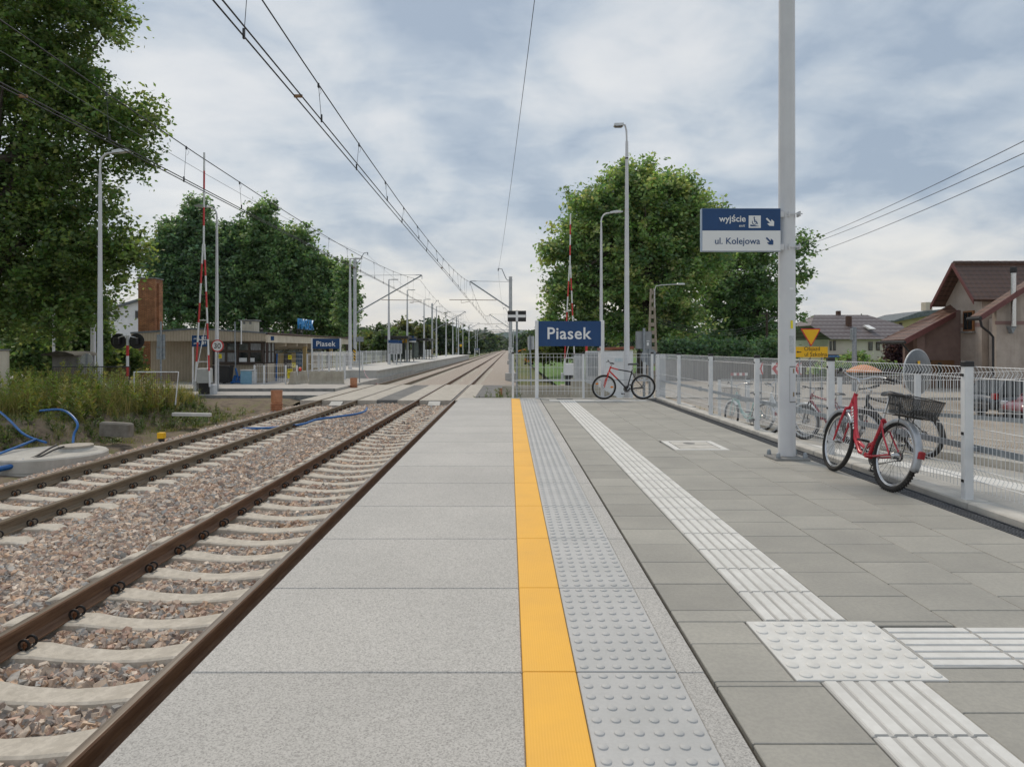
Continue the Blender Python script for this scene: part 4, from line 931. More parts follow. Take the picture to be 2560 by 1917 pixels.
# ---------------------------------------------------------------- cars
def car(label, paint, loc, rz):
    t = thing('parked_car', label, 'car', loc, rz, 'cars parked in the yard')
    # lower body: sections along x -> half width at sill, belt, z of sill, belt
    secs = [(-2.02, .62, .70, .42, .62), (-1.98, .74, .80, .30, .80), (-1.75, .80, .85, .24, .93), (-1.1, .83, .87, .22, .95), (0, .84, .88, .20, .93), (.85, .83, .87, .22, .91), (1.35, .81, .84, .24, .86), (1.80, .77, .78, .26, .74), (1.98, .66, .68, .34, .58)]
    b = MB(); n = 8
    for x, ws, wb_, z0, z1 in secs: b.v += [(x, -ws * .85, z0), (x, -ws, z0 + .1), (x, -wb_, z0 + (z1 - z0) * .55), (x, -wb_ * .93, z1), (x, wb_ * .93, z1), (x, wb_, z0 + (z1 - z0) * .55), (x, ws, z0 + .1), (x, ws * .85, z0)]
    for k in range(len(secs) - 1):
        for i in range(n): j = (i + 1) % n; b.f.append((k * n + i, k * n + n + i, k * n + n + j, k * n + j)); b.m.append(0)
    b.f += [tuple(range(n)), tuple(range((len(secs) - 1) * n + n - 1, (len(secs) - 1) * n - 1, -1))]; b.m += [0, 0]
    o = b.build('body', paint, t, smooth=50); o.modifiers.new('round', 'SUBSURF').render_levels = 1
    g = MB(); rows = [(-1.85, .77, .92), (-1.45, .62, 1.38), (-.9, .61, 1.46), (.1, .61, 1.45), (.45, .62, 1.38), (1.15, .76, .90)]
    for x, w, z in rows: g.v += [(x, -w, z), (x, w, z)]
    base = len(g.v); g.v += [(-1.88, -.77, .78), (-1.88, .77, .78), (1.3, -.75, .76), (1.3, .75, .76)]
    g.f = [(2 * i, 2 * i + 1, 2 * i + 3, 2 * i + 2) for i in range(5)] + [(base, base + 1, 1, 0), (10, 11, base + 3, base + 2)]; g.m = [1, 0, 0, 0, 1, 0, 0]
    g.f += [(0, 2, 4, 6, 8, 10, base + 2, base), (1, base + 1, base + 3, 11, 9, 7, 5, 3)]; g.m += [1, 1]
    o = g.build('cabin', [paint, glass_dark], t)
    for s in (-1, 1):
        for x0, z0, x1, z1 in ((-1.85, .92, -1.42, 1.40), (-.35, .92, -.3, 1.45), (1.17, .90, .42, 1.40)): MB().tube([(x0, s * .785, z0), (x1, s * .615, z1)], .03, 5).build('pillar', paint, t)
    for x in (-1.28, 1.25):
        for s in (-1, 1):
            w = MB(); w.lathe([(.0, -.10), (.29, -.10), (.32, -.06), (.32, .06), (.29, .10), (.0, .10)], 22, M=Matrix.Rotation(R(90), 4, 'X')); ww = w.build('wheel', rubber, t, smooth=40); ww.location = (x, s * .78, .32)
            w = MB(); w.lathe([(.20, .0), (.20, .012), (.17, .02), (.05, .03), (0, .03)], 20, M=Matrix.Rotation(R(90) * s * -1, 4, 'X') @ Matrix.Translation((0, 0, .1)))
            for q in range(5): w.box(.04, .19, -.018, .018, .11, .135, M=Matrix.Rotation(R(90) * s * -1, 4, 'X') @ Matrix.Rotation(2 * math.pi * q / 5, 4, 'Z'))
            w.build('rim', alu, ww)
    for s in (-1, 1):
        MB().bbox(-1.99, -1.83, s * .72 - .09, s * .72 + .09, .70, .92, .02).build('tail_light', M('tail_lamp', (.35, .01, .01), None, rough=.2), t)
        MB().bbox(1.68, 1.86, s * .63 - .13, s * .63 + .13, .60, .74, .03).build('headlight', M('head_lamp', (.55, .57, .6), None, rough=.1, metal=.3), t)
        MB().bbox(.55, .72, s * .93 - .07, s * .93 + .07, .92, 1.04, .03).build('wing_mirror', paint, t)
    MB().bbox(1.94, 2.03, -.6, .6, .30, .44, .02).build('bumper', black, t); MB().bbox(-2.06, -1.98, -.62, .62, .36, .52, .02).build('bumper', black, t)
    return t
car('dark grey hatchback parked in the dirt yard beyond the fences', M('charcoal_car_paint', (.018, .022, .03), None, rough=.25, coat=.8), (PX(2436, 26.6) + 2.05, 26.6, -1.255), R(4))
car('dark red car parked in front of the dark hatchback at the right edge', M('maroon_car_paint', (.16, .010, .018), None, rough=.25, coat=.8), (PX(2531, 24.0) + 2.0, 24.0, -1.26), R(176))
# ---------------------------------------------------------------- old station building
corr = wave_mat('beige_corrugated_cladding', (.54, .46, .355), (.31, .26, .19), 11, 'X', .7, .6, dist=.03)
corr_y = wave_mat('beige_corrugated_side', (.36, .30, .225), (.20, .165, .12), 11, 'Y', .7, .6, dist=.03)
cream = M('cream_render', (.58, .51, .40), (.68, .61, .50), 2, .85, streak=(3, (.30, .24, .18), .4))
yellow_wall = M('yellow_render', (.52, .38, .17), (.60, .45, .22), 2, .85, streak=(3, (.35, .25, .13), .3))
felt = M('roofing_felt', (.10, .12, .13), (.18, .20, .22), 4, .8)
brown_wood = M('brown_window_timber', (.045, .032, .026), (.08, .058, .045), 20, .7, stretch=(1, 1, .1))
net = M('net_curtain_glass', (.16, .17, .18), (.34, .35, .36), 7, .25, stretch=(6, 6, .3))
pane_mid = M('window_glass', (.05, .06, .06), (.12, .13, .12), 3, .08)
blue_board = M('blue_boarding', (.045, .11, .22), (.07, .16, .30), 4, .6)
brick_old = brick_mat('old_red_brick', (.70, .31, .14), (.52, .21, .095), (.12, .085, .065), .25, .075, dirt=(.10, .05, .03))
SZ = -.63
t = thing('station_building', 'low old station building with beige corrugated cladding and a flat roof across the tracks', 'building', (-18, 50, SZ))
b = MB(); b.box(-21.7, -17.4, 41.3, 60, SZ, 1.8); b.box(-17.4, -14.45, 40.12, 42.0, SZ, .48); b.box(-17.4, -16.4, 42.0, 60, SZ, 1.8); b.box(-17.4, -14.45, 40.12, 42, 1.74, 1.8); b.build('wall', corr, t, world=True)
b = MB(); b.prism([(-22.0, 1.78), (-14.2, 1.78), (-14.2, 2.22), (-17.9, 2.44), (-18.6, 2.44), (-22.0, 2.20)], 'y', 39.7, 39.78); b.build('fascia', corr, t, world=True)
b = MB(); b.prism([(-22.02, 2.20), (-18.6, 2.44), (-17.9, 2.44), (-14.18, 2.22), (-14.18, 2.30), (-17.9, 2.54), (-18.6, 2.54), (-22.02, 2.30)], 'y', 39.66, 61); b.build('roof', felt, t, world=True)
b = MB(); b.box(-22.0, -14.3, 39.8, 60.8, 1.9, 2.15); b.build('soffit', cream, t, world=True)
b = MB(); b.box(-14.2, -14.08, 39.79, 61, 1.70, 2.16); 
b.build('canopy_fascia', cream, t, world=True)
b = MB(); b.box(-14.05, -13.98, 39.7, 61, 2.2, 2.28); b.build('gutter', M('brown_gutter', (.10, .045, .035), None, rough=.5), t, world=True)
for y in (43.5, 45.8, 48, 50.5, 53, 55.5, 58): MB().prism([(-16.4, 1.2), (-14.25, 1.5), (-14.25, 1.88), (-16.4, 1.88)], 'y', y, y + .18).build('canopy_beam', cream, t, world=True)
# windows of the bay: front and side
def window(x0, x1, z0, z1, m, y=40.10, split=None):
    fr = MB(); fr.box(x0, x0 + .07, y - .05, y + .03, z0, z1); fr.box(x1 - .07, x1, y - .05, y + .03, z0, z1); fr.box(x0 + .07, x1 - .07, y - .05, y + .03, z0, z0 + .07); fr.box(x0 + .07, x1 - .07, y - .05, y + .03, z1 - .07, z1)
    w = fr.build('window', brown_wood, t, world=True)
    p = MB(); p.box(x0 + .07, x1 - .07, y - .01, y + .01, z0 + .07, z1 - .07); o = p.build('pane', m, w); o.location = -t.location; return w
xs = [-17.3, -16.62, -15.94, -15.26, -14.5]
for i in range(4):
    window(xs[i], xs[i + 1], .50, 1.18, [net, net, glass_dark, glass_dark][i]); window(xs[i], xs[i + 1], 1.19, 1.72, [pane_mid, pane_mid, pane_mid, net][i])
b = MB(); b.box(-17.4, -17.31, 40.0, 40.14, .46, 1.74); b.box(-15.99, -15.9, 40.0, 40.14, .46, 1.74); b.box(-14.49, -14.42, 40.0, 40.14, .46, 1.74); b.box(-17.4, -14.42, 40.0, 40.14, .40, .495); b.build('window_mullion', brown_wood, t, world=True)
for i, (px0, px1) in enumerate(((-15.2, -14.95), (-15.85, -15.4))): MB().box(px0, px1, 40.05, 40.08, .57, .80).build('paper_notice', sign_white, t, world=True)
for y0, y1 in ((40.2, 40.75), (40.8, 41.35), (41.4, 41.95)):
    fr = MB(); fr.box(-14.46, -14.40, y0, y0 + .06, .5, 1.73); fr.box(-14.46, -14.40, y1 - .06, y1, .5, 1.73); fr.box(-14.46, -14.40, y0, y1, 1.12, 1.19); fr.box(-14.46, -14.40, y0, y1, .45, .52)
    w = fr.build('window', brown_wood, t, world=True); p = MB(); p.box(-14.45, -14.43, y0 + .06, y1 - .06, .52, 1.73); o = p.build('pane', net, w); o.location = -t.location
b = MB(); b.box(-16.4, -16.32, 42.0, 60, SZ, 1.75); b.build('side_wall', yellow_wall, t, world=True)
b = MB(); b.box(-16.32, -16.28, 42.1, 60, 1.02, 1.5); b.build('clerestory', pane_mid, t, world=True)
for y0, y1, z0, z1 in ((42.6, 44.6, .1, .95), (52.2, 54.6, -.05, 1.05)): MB().box(-16.32, -16.27, y0, y1, z0, z1).build('window_board', blue_board, t, world=True)
for y0, y1 in ((46.0, 47.9), (49.4, 51.0)):
    d = MB().box(-16.32, -16.26, y0, y1, SZ, 1.0).build('door', brown_wood, t, world=True)
b = MB(); b.box(-14.55, -14.3, 48.1, 48.3, SZ, 1.5); b.build('pillar', yellow_wall, t, world=True); MB().box(-14.55, -14.3, 55.1, 55.3, SZ, 1.5).build('pillar', yellow_wall, t, world=True)
MB().tube([(-14.2, 39.95, SZ), (-14.2, 39.95, 2.15)], .05, 8).build('drainpipe', M('brown_pipe', (.055, .03, .026), None, rough=.5), t, world=True)
MB().tube([(PX(589, 39.5), 39.5, SZ), (PX(587, 39.5), 39.5, 2.9)], .035, 6).build('antenna_pole', galv_dark, t, world=True)
MB().tube([(PX(603, 39.6), 39.6, 1.6), (PX(603, 39.6), 39.6, 2.95)], .035, 6).build('antenna_pole', white_paint, t, world=True)
for x, y, w, d, h in ((-16.9, 44.5, .9, .9, .62), (-18.3, 48, .7, .7, .7)):
    c = MB(); c.bbox(x - w / 2, x + w / 2, y - d / 2, y + d / 2, 2.35, 2.5 + h, .02); ch = c.build('chimney', cream, t, world=True)
    k = MB(); k.bbox(x - w / 2 - .1, x + w / 2 + .1, y - d / 2 - .1, y + d / 2 + .1, 2.5 + h + .01, 2.58 + h, .02)
    for s in (-.2, .2): k.box(x + s - .07, x + s + .07, y - d / 2 - .012, y - d / 2 - .004, 2.3 + h, 2.45 + h)
    o = k.build('chimney_cap', concrete_dark, ch); o.location = -t.location
for x, y in ((-15.6, 43), (-14.9, 46.5), (-15.8, 47.6), (-15.2, 50)): MB().lathe([(.09, 0), (.09, .3), (.13, .31), (0, .42)], 10, c=(x + 18, y - 50, 2.25 - SZ)).build('roof_vent', dark_metal, t)
MB().box(PX(678, 39.7), PX(686, 39.7), 39.60, 39.64, 1.82, 2.06).build('number_plate', blue_sign, t, world=True)
# roof letters facing the track
t = thing('roof_letters', 'bright blue block letters PIASEK standing on the station roof', 'sign', (-14.55, 46.9, 2.42), R(90))
text('PIASEK', M('sky_blue_enamel', (.02, .22, .52), (.03, .28, .62), 3, .4), t, 0, 3.7, .28, 0, name='letters', bold=.0, height=1.05, world=False, depth=.10, spacing=1.0)
b = MB()
for x in (.2, 1.2, 2.3, 3.4): b.tube([(x, .05, -.05), (x, .05, .95)], .02, 5); b.tube([(x, .9, -.1), (x, .05, .6)], .015, 5)
b.tube([(-.1, .05, .26), (3.8, .05, .26)], .03, 5); b.build('support_frame', dark_metal, t)
# white two-storey building behind, brick stack
t = thing('white_building', 'white painted two-storey building behind the brick chimney stack', 'building', (PX(300, 56), 56, -.6))
x0, x1 = PX(205, 56), PX(352, 56)
b = MB(); b.box(x0, x1, 56, 57.4, -.9, PZ(790, 56)); b.prism([(x0, PZ(790.5, 56)), (x1, PZ(790.5, 56)), (x1, PZ(752, 56)), (x0 + 2, PZ(778, 56))], 'y', 56, 57.4); b.build('wall', white_paint, t, world=True)
b = MB(); b.prism([(x0 - .3, PZ(790, 56)), (x0 + 2, PZ(777.5, 56)), (x1 + .2, PZ(750.5, 56)), (x1 + .2, PZ(745, 56)), (x0 + 2, PZ(772, 56)), (x0 - .3, PZ(785, 56))], 'y', 55.7, 57.6); b.build('roof', felt, t, world=True)
for px0, px1, py0, py1 in ((338, 347, 776, 797), (258, 272, 778, 795), (284, 298, 778, 795)):
    w = MB().box(PX(px0, 56), PX(px1, 56), 55.94, 55.99, PZ(py1, 56), PZ(py0, 56)).build('window', galv, t, world=True)
    o = MB().box(PX(px0 + 1, 56), PX(px1 - 1, 56), 55.92, 55.935, PZ(py1 - 1.5, 56), PZ(py0 + 1.5, 56)).build('pane', glass_dark, w); o.location = -t.location
t = thing('brick_chimney', 'tall square chimney stack of old orange-red brick behind the station roof', 'chimney', (PX(375, 47), 47, -.6))
cx0, cxm, cx1 = PX(345, 47), PX(387, 47), PX(406, 47)
b = MB(); b.box(cx0, cxm, 47, 48.05, -.7, PZ(697, 47)); b.box(cxm + .002, cxm + .14, 47.3, 47.8, -.7, PZ(708, 47)); b.build('stack', brick_old, t, world=True)
b = MB(); b.box(cx0 - .06, cxm + .06, 46.94, 48.11, PZ(697, 47), PZ(694, 47)); b.build('cap', concrete_dark, t, world=True)
# things along the old station's front
def bin_(label, X, Y):
    t = thing('wheelie_bin', label, 'bin', (X, Y, SZ), 0, 'bins by the old station')
    b = MB(); b.add([(-.22, -.24, .06), (.22, -.24, .06), (.22, .24, .06), (-.22, .24, .06), (-.28, -.32, .95), (.28, -.32, .95), (.28, .32, .95), (-.28, .32, .95)], [(3, 2, 1, 0), (0, 1, 5, 4), (1, 2, 6, 5), (2, 3, 7, 6), (3, 0, 4, 7), (4, 5, 6, 7)]); b.build('body', M('dark_grey_plastic', (.02, .022, .026), None, rough=.5), t)
    b = MB(); b.bbox(-.31, .31, -.36, .36, .95, 1.03, .03); b.tube([(-.25, .36, .96), (.25, .36, .96)], .02, 6); b.build('lid', black, t)
    for s in (-1, 1): b = MB(); b.lathe([(.1, -.03), (.1, .03)], 12, M=Matrix.Translation((s * .24, .2, .1)) @ Matrix.Rotation(R(90), 4, 'Y')); b.build('wheel', rubber, t)
    return t
bin_('dark wheelie bin with a pale sticker by the old station wall', PX(566, 38.6), 38.6); bin_('dark wheelie bin mostly hidden behind the 30 sign pole', PX(549, 38.8), 38.8)
t = thing('utility_cabinet', 'pale blue metal cabinet standing between the bins and the white mesh fence', 'cabinet', (PX(622, 38.3), 38.3, SZ))
MB().bbox(-.38, .25, -.25, .25, 0, .74, .01).build('body', M('pale_blue_enamel', (.16, .33, .46), (.20, .38, .52), 5, .5), t); MB().bbox(.252, .36, -.24, .24, 0, .72, .01).build('side_panel', galv, t); MB().bbox(-.40, .38, -.27, .27, .742, .80, .01).build('lid', galv, t)
t = thing('pipe_bundle', 'bundle of short blue plastic pipes leaning by the station wall', 'pipes', (PX(594, 38.5), 38.5, SZ))
blue_pipe = M('blue_plastic_pipe', (.01, .09, .30), (.015, .12, .38), 6, .4)
for p0, p1 in (((-.3, 0, .05), (-.2, .1, .45)), ((-.18, 0, .05), (-.12, .1, .45)), ((.1, 0, .05), (-.2, .2, .85)), ((.2, 0, .05), (.1, .2, .5)), ((-.35, -.1, .06), (.3, -.1, .06)), ((-.05, 0, .05), (.05, .1, .4))): MB().tube([p0, ((p0[0] + p1[0]) / 2 + .03, p0[1], (p0[2] + p1[2]) / 2 + .05), p1], .055, 8).build('pipe', blue_pipe, t, smooth=50)
t = thing('mesh_fence', 'low white mesh fence in front of the old station, beside the pale blue cabinet', 'fence', (-13.5, 38.2, SZ))
fp = [PX(p, 38.2) for p in (636, 660, 714, 742)]
for x in fp: post(MB(), x, 38.2, SZ, .46, .045, .04).build('post', [fence_paint, black], t, world=True)
for a, c in zip(fp[:-1], fp[1:]): b = MB(); mesh_panel(b, (a, 38.24, 0), (c, 38.24, 0), SZ + .1, SZ + .1, 1.0, .12, .006, n=3, depth=0); b.build('mesh_panel', fence_paint, t, world=True)
def notice(label, px0, px1, py0, py1, Y, cat='notice'):
    t = thing('warning_notice', label, cat, (PX((px0 + px1) / 2, Y), Y, PZ(py1, Y)), group='yellow warning notices')
    b = MB(); b.box(PX(px0, Y), PX(px1, Y), Y - .012, Y, PZ(py1, Y), PZ(py0, Y)); b.build('board', lemon, t, world=True)
    b = MB(); w = PX(px1, Y) - PX(px0, Y); h = PZ(py0, Y) - PZ(py1, Y)
    for f in (.55, .42, .3): b.box(PX(px0, Y) + w * .15, PX(px1, Y) - w * (.15 + random.random() * .2), Y - .015, Y - .0125, PZ(py1, Y) + h * f, PZ(py1, Y) + h * (f + .05))
    b.box(PX(px0, Y) + w * .05, PX(px1, Y) - w * .05, Y - .015, Y - .0125, PZ(py1, Y) + h * .82, PZ(py1, Y) + h * .9); b.build('print', sign_black, t, world=True)
notice('large yellow warning notice hanging on the low mesh fence', 718.5, 731, 922.5, 946, 38.1)
notice('small yellow notice on the temporary fence, lower of two', 730, 739, 907, 918, 41)
notice('small yellow notice on the temporary fence, upper of two', 720, 729, 887, 898.5, 41.2)
notice('small yellow notice strapped to the lamp post below the 30 sign', 545, 554, 885, 896, 35.85)
t = thing('temporary_fence', 'temporary wire fence panel between a blue post and the white mesh fence', 'fence', (PX(728, 41.6), 41.6, SZ))
MB().tube([(PX(690, 41.6), 41.6, SZ), (PX(692.5, 41.6), 41.6, PZ(884, 41.6))], .05, 8).build('blue_post', blue_pipe, t, world=True)
b = MB(); xa, xb = PX(693, 41.6), PX(756, 41.6); zt = PZ(886, 41.6); b.tube([(xa, 41.6, SZ), (xa, 41.6, zt), (xb, 41.6, zt), (xb, 41.6, SZ)], .02, 5)
for k in range(1, 16): x = xa + (xb - xa) * k / 16; b.tube([(x, 41.6, SZ + .05), (x, 41.6, zt)], .004, 3)
for k in range(1, 6): z = SZ + (zt - SZ) * k / 6; b.tube([(xa, 41.6, z), (xb, 41.6, z)], .004, 3)
b.build('mesh_panel', galv, t, world=True)
# concrete barriers
def jersey(label, X, Y, L, rz, zf, h=.82, group='concrete barriers', mat=None):
    b = MB(); b.prism([(-.28, 0), (.28, 0), (.28, .08), (.17, .28), (.10, h - .03), (.08, h), (-.08, h), (-.10, h - .03), (-.17, .28), (-.28, .08)], 'x', -L / 2, L / 2)
    for s in (-.28, .28): b.lathe([(.035, -.01), (.035, .01)], 8, M=Matrix.Translation((L * s, -.255, .1)) @ Matrix.Rotation(R(90), 4, 'X'))
    o = b.build('concrete_barrier', mat or M('sandy_concrete', (.36, .325, .26), (.47, .43, .355), 3, .9, bump=.2, bscale=40, streak=(4, (.24, .21, .17), .4)), smooth=20); o.location = (X, Y, zf); o.rotation_euler = (0, 0, rz); tag(o, label, 'barrier', group); return o
jersey('long concrete barrier under the smaller Piasek sign', PX(816, 38.4), 38.4, 1.9, 0, -.75); jersey('concrete barrier seen end-on with a red lamp on top', PX(747, 38.6), 38.6, 1.6, R(80), -.75)
t = thing('barrier_lamp', 'small red warning lamp on the end-on concrete barrier', 'lamp', (PX(750, 38.3), 38.3, .075)); MB().lathe([(.05, 0), (.05, .04), (.085, .06), (.07, .2), (.0, .23)], 10).build('lens', M('red_lens', (.75, .05, .04), None, rough=.3), t); MB().box(-.12, .12, -.1, .1, -.005, .012).build('foot', black, t)
jersey('short concrete block just right of the crossing with the mast behind it', 1.4, 29.5, 3.4, 0, -.95, .70); 
o = MB().prism([(PX(1428, 24), -.95), (PX(1575, 24), -.95), (PX(1575, 24), -.62), (PX(1500, 24), PZ(968, 24)), (PX(1432, 24), PZ(946, 24)), (PX(1428, 24), PZ(947, 24))], 'y', 24, 24.22).build('wing_wall', M('stained_concrete', (.36, .33, .27), (.47, .44, .37), 3, .9, bump=.2, streak=(4, (.22, .20, .16), .5))); tag(o, 'low sloping concrete wing wall behind the end fence and its bicycle', 'wall')
# terracotta pipes
terra = M('terracotta_plastic', (.40, .17, .085), (.50, .235, .13), 5, .5)
def pipe(label, X, Y, zf, r, h):
    pr = [(r * 1.02, 0)]
    for k in range(5): z = .04 + k * .07; pr += [(r * .86, z), (r * 1.06, z + .018), (r * 1.06, z + .042), (r * .86, z + .06)]
    pr += [(r * .93, .42), (r * .95, .46), (r * .95, h - .04), (r, h - .035), (r, h), (r * .9, h), (r * .88, h - .25), (0, h - .25)]
    o = MB().lathe(pr, 24).build('drain_pipe', terra, smooth=30); o.location = (X, Y, zf); tag(o, label, 'pipe', 'upright terracotta pipes'); return o
pipe('upright ribbed terracotta pipe in the ballast left of the far track', PX(691.5, 25.2), 25.2, -1.02, .215, .84)
pipe('upright terracotta pipe by the long concrete barrier under the sign', PX(884, 37.0), 37.0, -.98, .2, .74)
o = pipe('ribbed terracotta pipe on the ballast by the right-hand mast', PX(1257, 31), 31, -.95, .17, .5)
# concrete inspection chamber, hoses
t = thing('concrete_chamber', 'round concrete inspection chamber beside the track, with black and blue hoses over it', 'manhole', (-10.05, 14.9, -1.42))
cm = M('chamber_concrete', (.40, .385, .35), (.52, .50, .46), 3, .88, bump=.2, bscale=40, streak=(3, (.26, .24, .21), .35))
MB().lathe([(1.13, -.3), (1.13, .24), (1.11, .245), (1.11, .255), (1.13, .26), (1.13, .50), (1.10, .53), (0, .535)], 48).build('ring', cm, t, smooth=30)
MB().lathe([(.42, .535), (.33, .60), (.33, .61), (.0, .612)], 32, c=(.42, .28, 0)).build('collar', cm, t, smooth=30)
MB().lathe([(.34, .612), (.34, .65), (.30, .655), (.0, .656)], 32, c=(.42, .28, 0)).build('cover', M('rusty_cover', (.36, .32, .27), (.44, .40, .35), 6, .85), t, smooth=30)
blue_hose = M('blue_hose_plastic', (.008, .085, .28), (.02, .14, .40), 6, .35)
def hose(label, pts, r, m=blue_hose, name='hose', group='hoses on the bank'):
    P = [Vector(p) for p in pts]; out = []
    for i in range(len(P) - 1):
        p0, p1, p2, p3 = P[max(i - 1, 0)], P[i], P[i + 1], P[min(i + 2, len(P) - 1)]
        for k in range(6):
            u = k / 6; out.append(.5 * ((2 * p1) + (-p0 + p2) * u + (2 * p0 - 5 * p1 + 4 * p2 - p3) * u * u + (-p0 + 3 * p1 - 3 * p2 + p3) * u ** 3))
    out.append(P[-1]); o = MB().tube(out, r, 8).build(name, m, smooth=60); return tag(o, label, 'hose', group)
def at(px, py, Y): return (PX(px, Y), Y, PZ(py, Y))
hose('bright blue hose arching down the dirt bank behind the chamber', [at(100, 1027, 16.6), at(150, 1024, 16.3), at(178, 1038, 16.1), at(194, 1062, 15.9), at(185, 1085, 15.8), at(182, 1108, 15.6)], .028)
hose('blue hose running down the bank at the left edge of the photo', [at(0, 1030, 17), at(25, 1052, 16.5), at(55, 1082, 16), at(85, 1097, 15.8), at(115, 1106, 15.6)], .028)
hose('thin blue hose lying low at the left edge, below the longer one', [at(-10, 1137, 14.3), at(40, 1118, 15), at(90, 1098, 15.7)], .03)
hose('thick blue sleeve with black cable lying across the concrete chamber', [at(-20, 1176, 13.6), at(30, 1165, 13.8), at(60, 1152, 14.0)], .055)
hose('black cable lying across the top of the concrete chamber', [at(58, 1152, 14.0), at(90, 1140, 14.3), at(125, 1120, 14.8), at(142, 1112, 15.0)], .022, black, 'cable'); hose('shorter black cable lying on the concrete chamber', [at(58, 1154, 13.98), at(100, 1141, 14.2), at(135, 1124, 14.6), at(160, 1116, 14.8)], .02, black, 'cable')
hose('blue hose lying across the ballast between the two tracks', [at(600, 1072, 19.6), at(660, 1070, 19.6), at(700, 1067, 19.7), at(757, 1060, 20.0), at(790, 1049, 20.9), at(840, 1042, 21.6), at(890, 1035, 22.3), at(912, 1028, 23.0), at(917, 1020, 23.9)], .036)
# yellow trackside markers
def ymark(label, px, py0, py1, Y, w=.16):
    t = thing('track_marker', label, 'track marker', (PX(px, Y), Y, PZ(py1, Y)), group='yellow track markers'); h = PZ(py0, Y) - PZ(py1, Y)
    MB().bbox(-w / 2, w / 2, -w / 2, w / 2, h * .45, h, .012).build('cap', yellow_sign, t); MB().bbox(-w * .36, w * .36, -w * .36, w * .36, -.12, h * .45, .008).build('stem', black, t)
ymark('yellow capped marker post standing in the ballast edge by the weeds', 403.5, 1081, 1107, 17.2); ymark('yellow device clamped to the side of the farther rail', 566, 1070, 1085, 19.3, .2)
# slab and broken wall on the bank
o = MB().bbox(-.55, .55, -.35, .35, 0, .1, .02).build('concrete_slab', concrete_light); o.location = at(480, 1040, 21.5); o.rotation_euler = (R(-4), R(3), R(20)); tag(o, 'loose flat concrete slab lying on the weedy bank', 'slab')
o = MB().bbox(-.42, .42, -.12, .12, -.5, -.14, .04).build('concrete_footing', M('mossy_footing', (.15, .135, .11), (.25, .23, .20), 4, .9, bump=.3)); o.location = at(292, 1042, 17.6); o.rotation_euler = (0, R(2), R(-6)); tag(o, 'dark old concrete footing half buried in the bank', 'footing')
# rusty mesh panels
rusty = M('rusty_mesh', (.10, .055, .032), (.17, .10, .06), 9, .85)
t = thing('rusty_mesh_fence', 'rusty old wire mesh panels overgrown by weeds on the bank', 'fence', (PX(290, 23), 23, -.6))
for xa, xb, za, zb, m in ((PX(132, 23), PX(325, 23), PZ(1008, 23), PZ(917, 23), dark_metal), (PX(335, 22.6), PX(446, 22.6), PZ(1008, 22.6), PZ(930, 22.6), white_paint)):
    yq = 23 if m is dark_metal else 22.6
    MB().tube([(xa, yq, za), (xa, yq, zb), (xb, yq, zb), (xb - .1, yq, za - .05)], .022, 6).build('frame', m, t, world=True)
    b = MB(); nx = int((xb - xa) / .06); nz = int((zb - za) / .06)
    for i in range(1, nx): x = xa + (xb - xa) * i / nx; b.tube([(x, yq, za), (x, yq + .01, zb)], .0055, 3, caps=False)
    for i in range(1, nz): z = za + (zb - za) * i / nz; b.tube([(xa, yq, z), (xb, yq, z)], .0055, 3, caps=False)
    b.build('mesh_panel', rusty, t, world=True)
# ---------------------------------------------------------------- crossing barriers, signals, road signs
rw_red = M('barrier_red', (.55, .03, .035), (.62, .05, .05), 8, .45)
def boom(label, X, Y, zf, H, split, lean, flip=1, boxm=None):
    t = thing('crossing_barrier', label, 'level crossing barrier', (X, Y, zf), group='raised level crossing barriers')
    b = MB(); b.bbox(-.30, .28, -.22, .22, .62, 1.30, .04); b.build('machine_box', boxm or M('machine_grey', (.42, .43, .42), (.50, .51, .49), 4, .5), t)
    b = MB(); b.box(-.22, .20, -.16, .16, -.2, .615); b.build('stand', black, t)
    def leg(x0, x1, z0, z1, r, n):
        b = MB()
        for k in range(n):
            a, c = k / n, (k + 1) / n
            b.mat(k % 2).tube([(x0 + (x1 - x0) * a, -.24 * flip, z0 + (z1 - z0) * a), (x0 + (x1 - x0) * c - 1e-4, -.24 * flip, z0 + (z1 - z0) * c)], r, 6)
        b.build('boom', [white_paint, rw_red], t)
    leg(-.33, lean - .03, .7, split, .04, 7); leg(.33, lean + .03, .45, split, .04, 9); leg(lean, lean + .03, split, H, .042, 5)
    b = MB()
    for z in (1.6, 2.6, 3.5): f = (z - .7) / (split - .7); w = .33 * (1 - f) + .03; c = lean * f; b.tube([(c - w, -.24 * flip, z), (c + w, -.24 * flip, z)], .022, 5)
    b.tube([(-.28, -.24 * flip, 1.2), (lean * .5 + .14, -.24 * flip, 3.4)], .02, 5); b.build('brace', white_paint, t)
    MB().bbox(.30, .50, -.2, .2, .05, .55, .02).build('counterweight', galv, t); MB().bbox(-.47, -.33, -.18, .18, .25, .75, .02).build('side_plate', galv, t)
    return t
boom('raised red and white level crossing barrier on the left, beside the round 30 sign', PX(512, 31.6), 31.6, -.85, 11.2, 7.0, .05)
boom('raised red and white level crossing barrier on the right, in front of the large oak', PX(1423, 39.4), 39.4, -.8, 9.85, 6.9, .02, 1, sign_white)
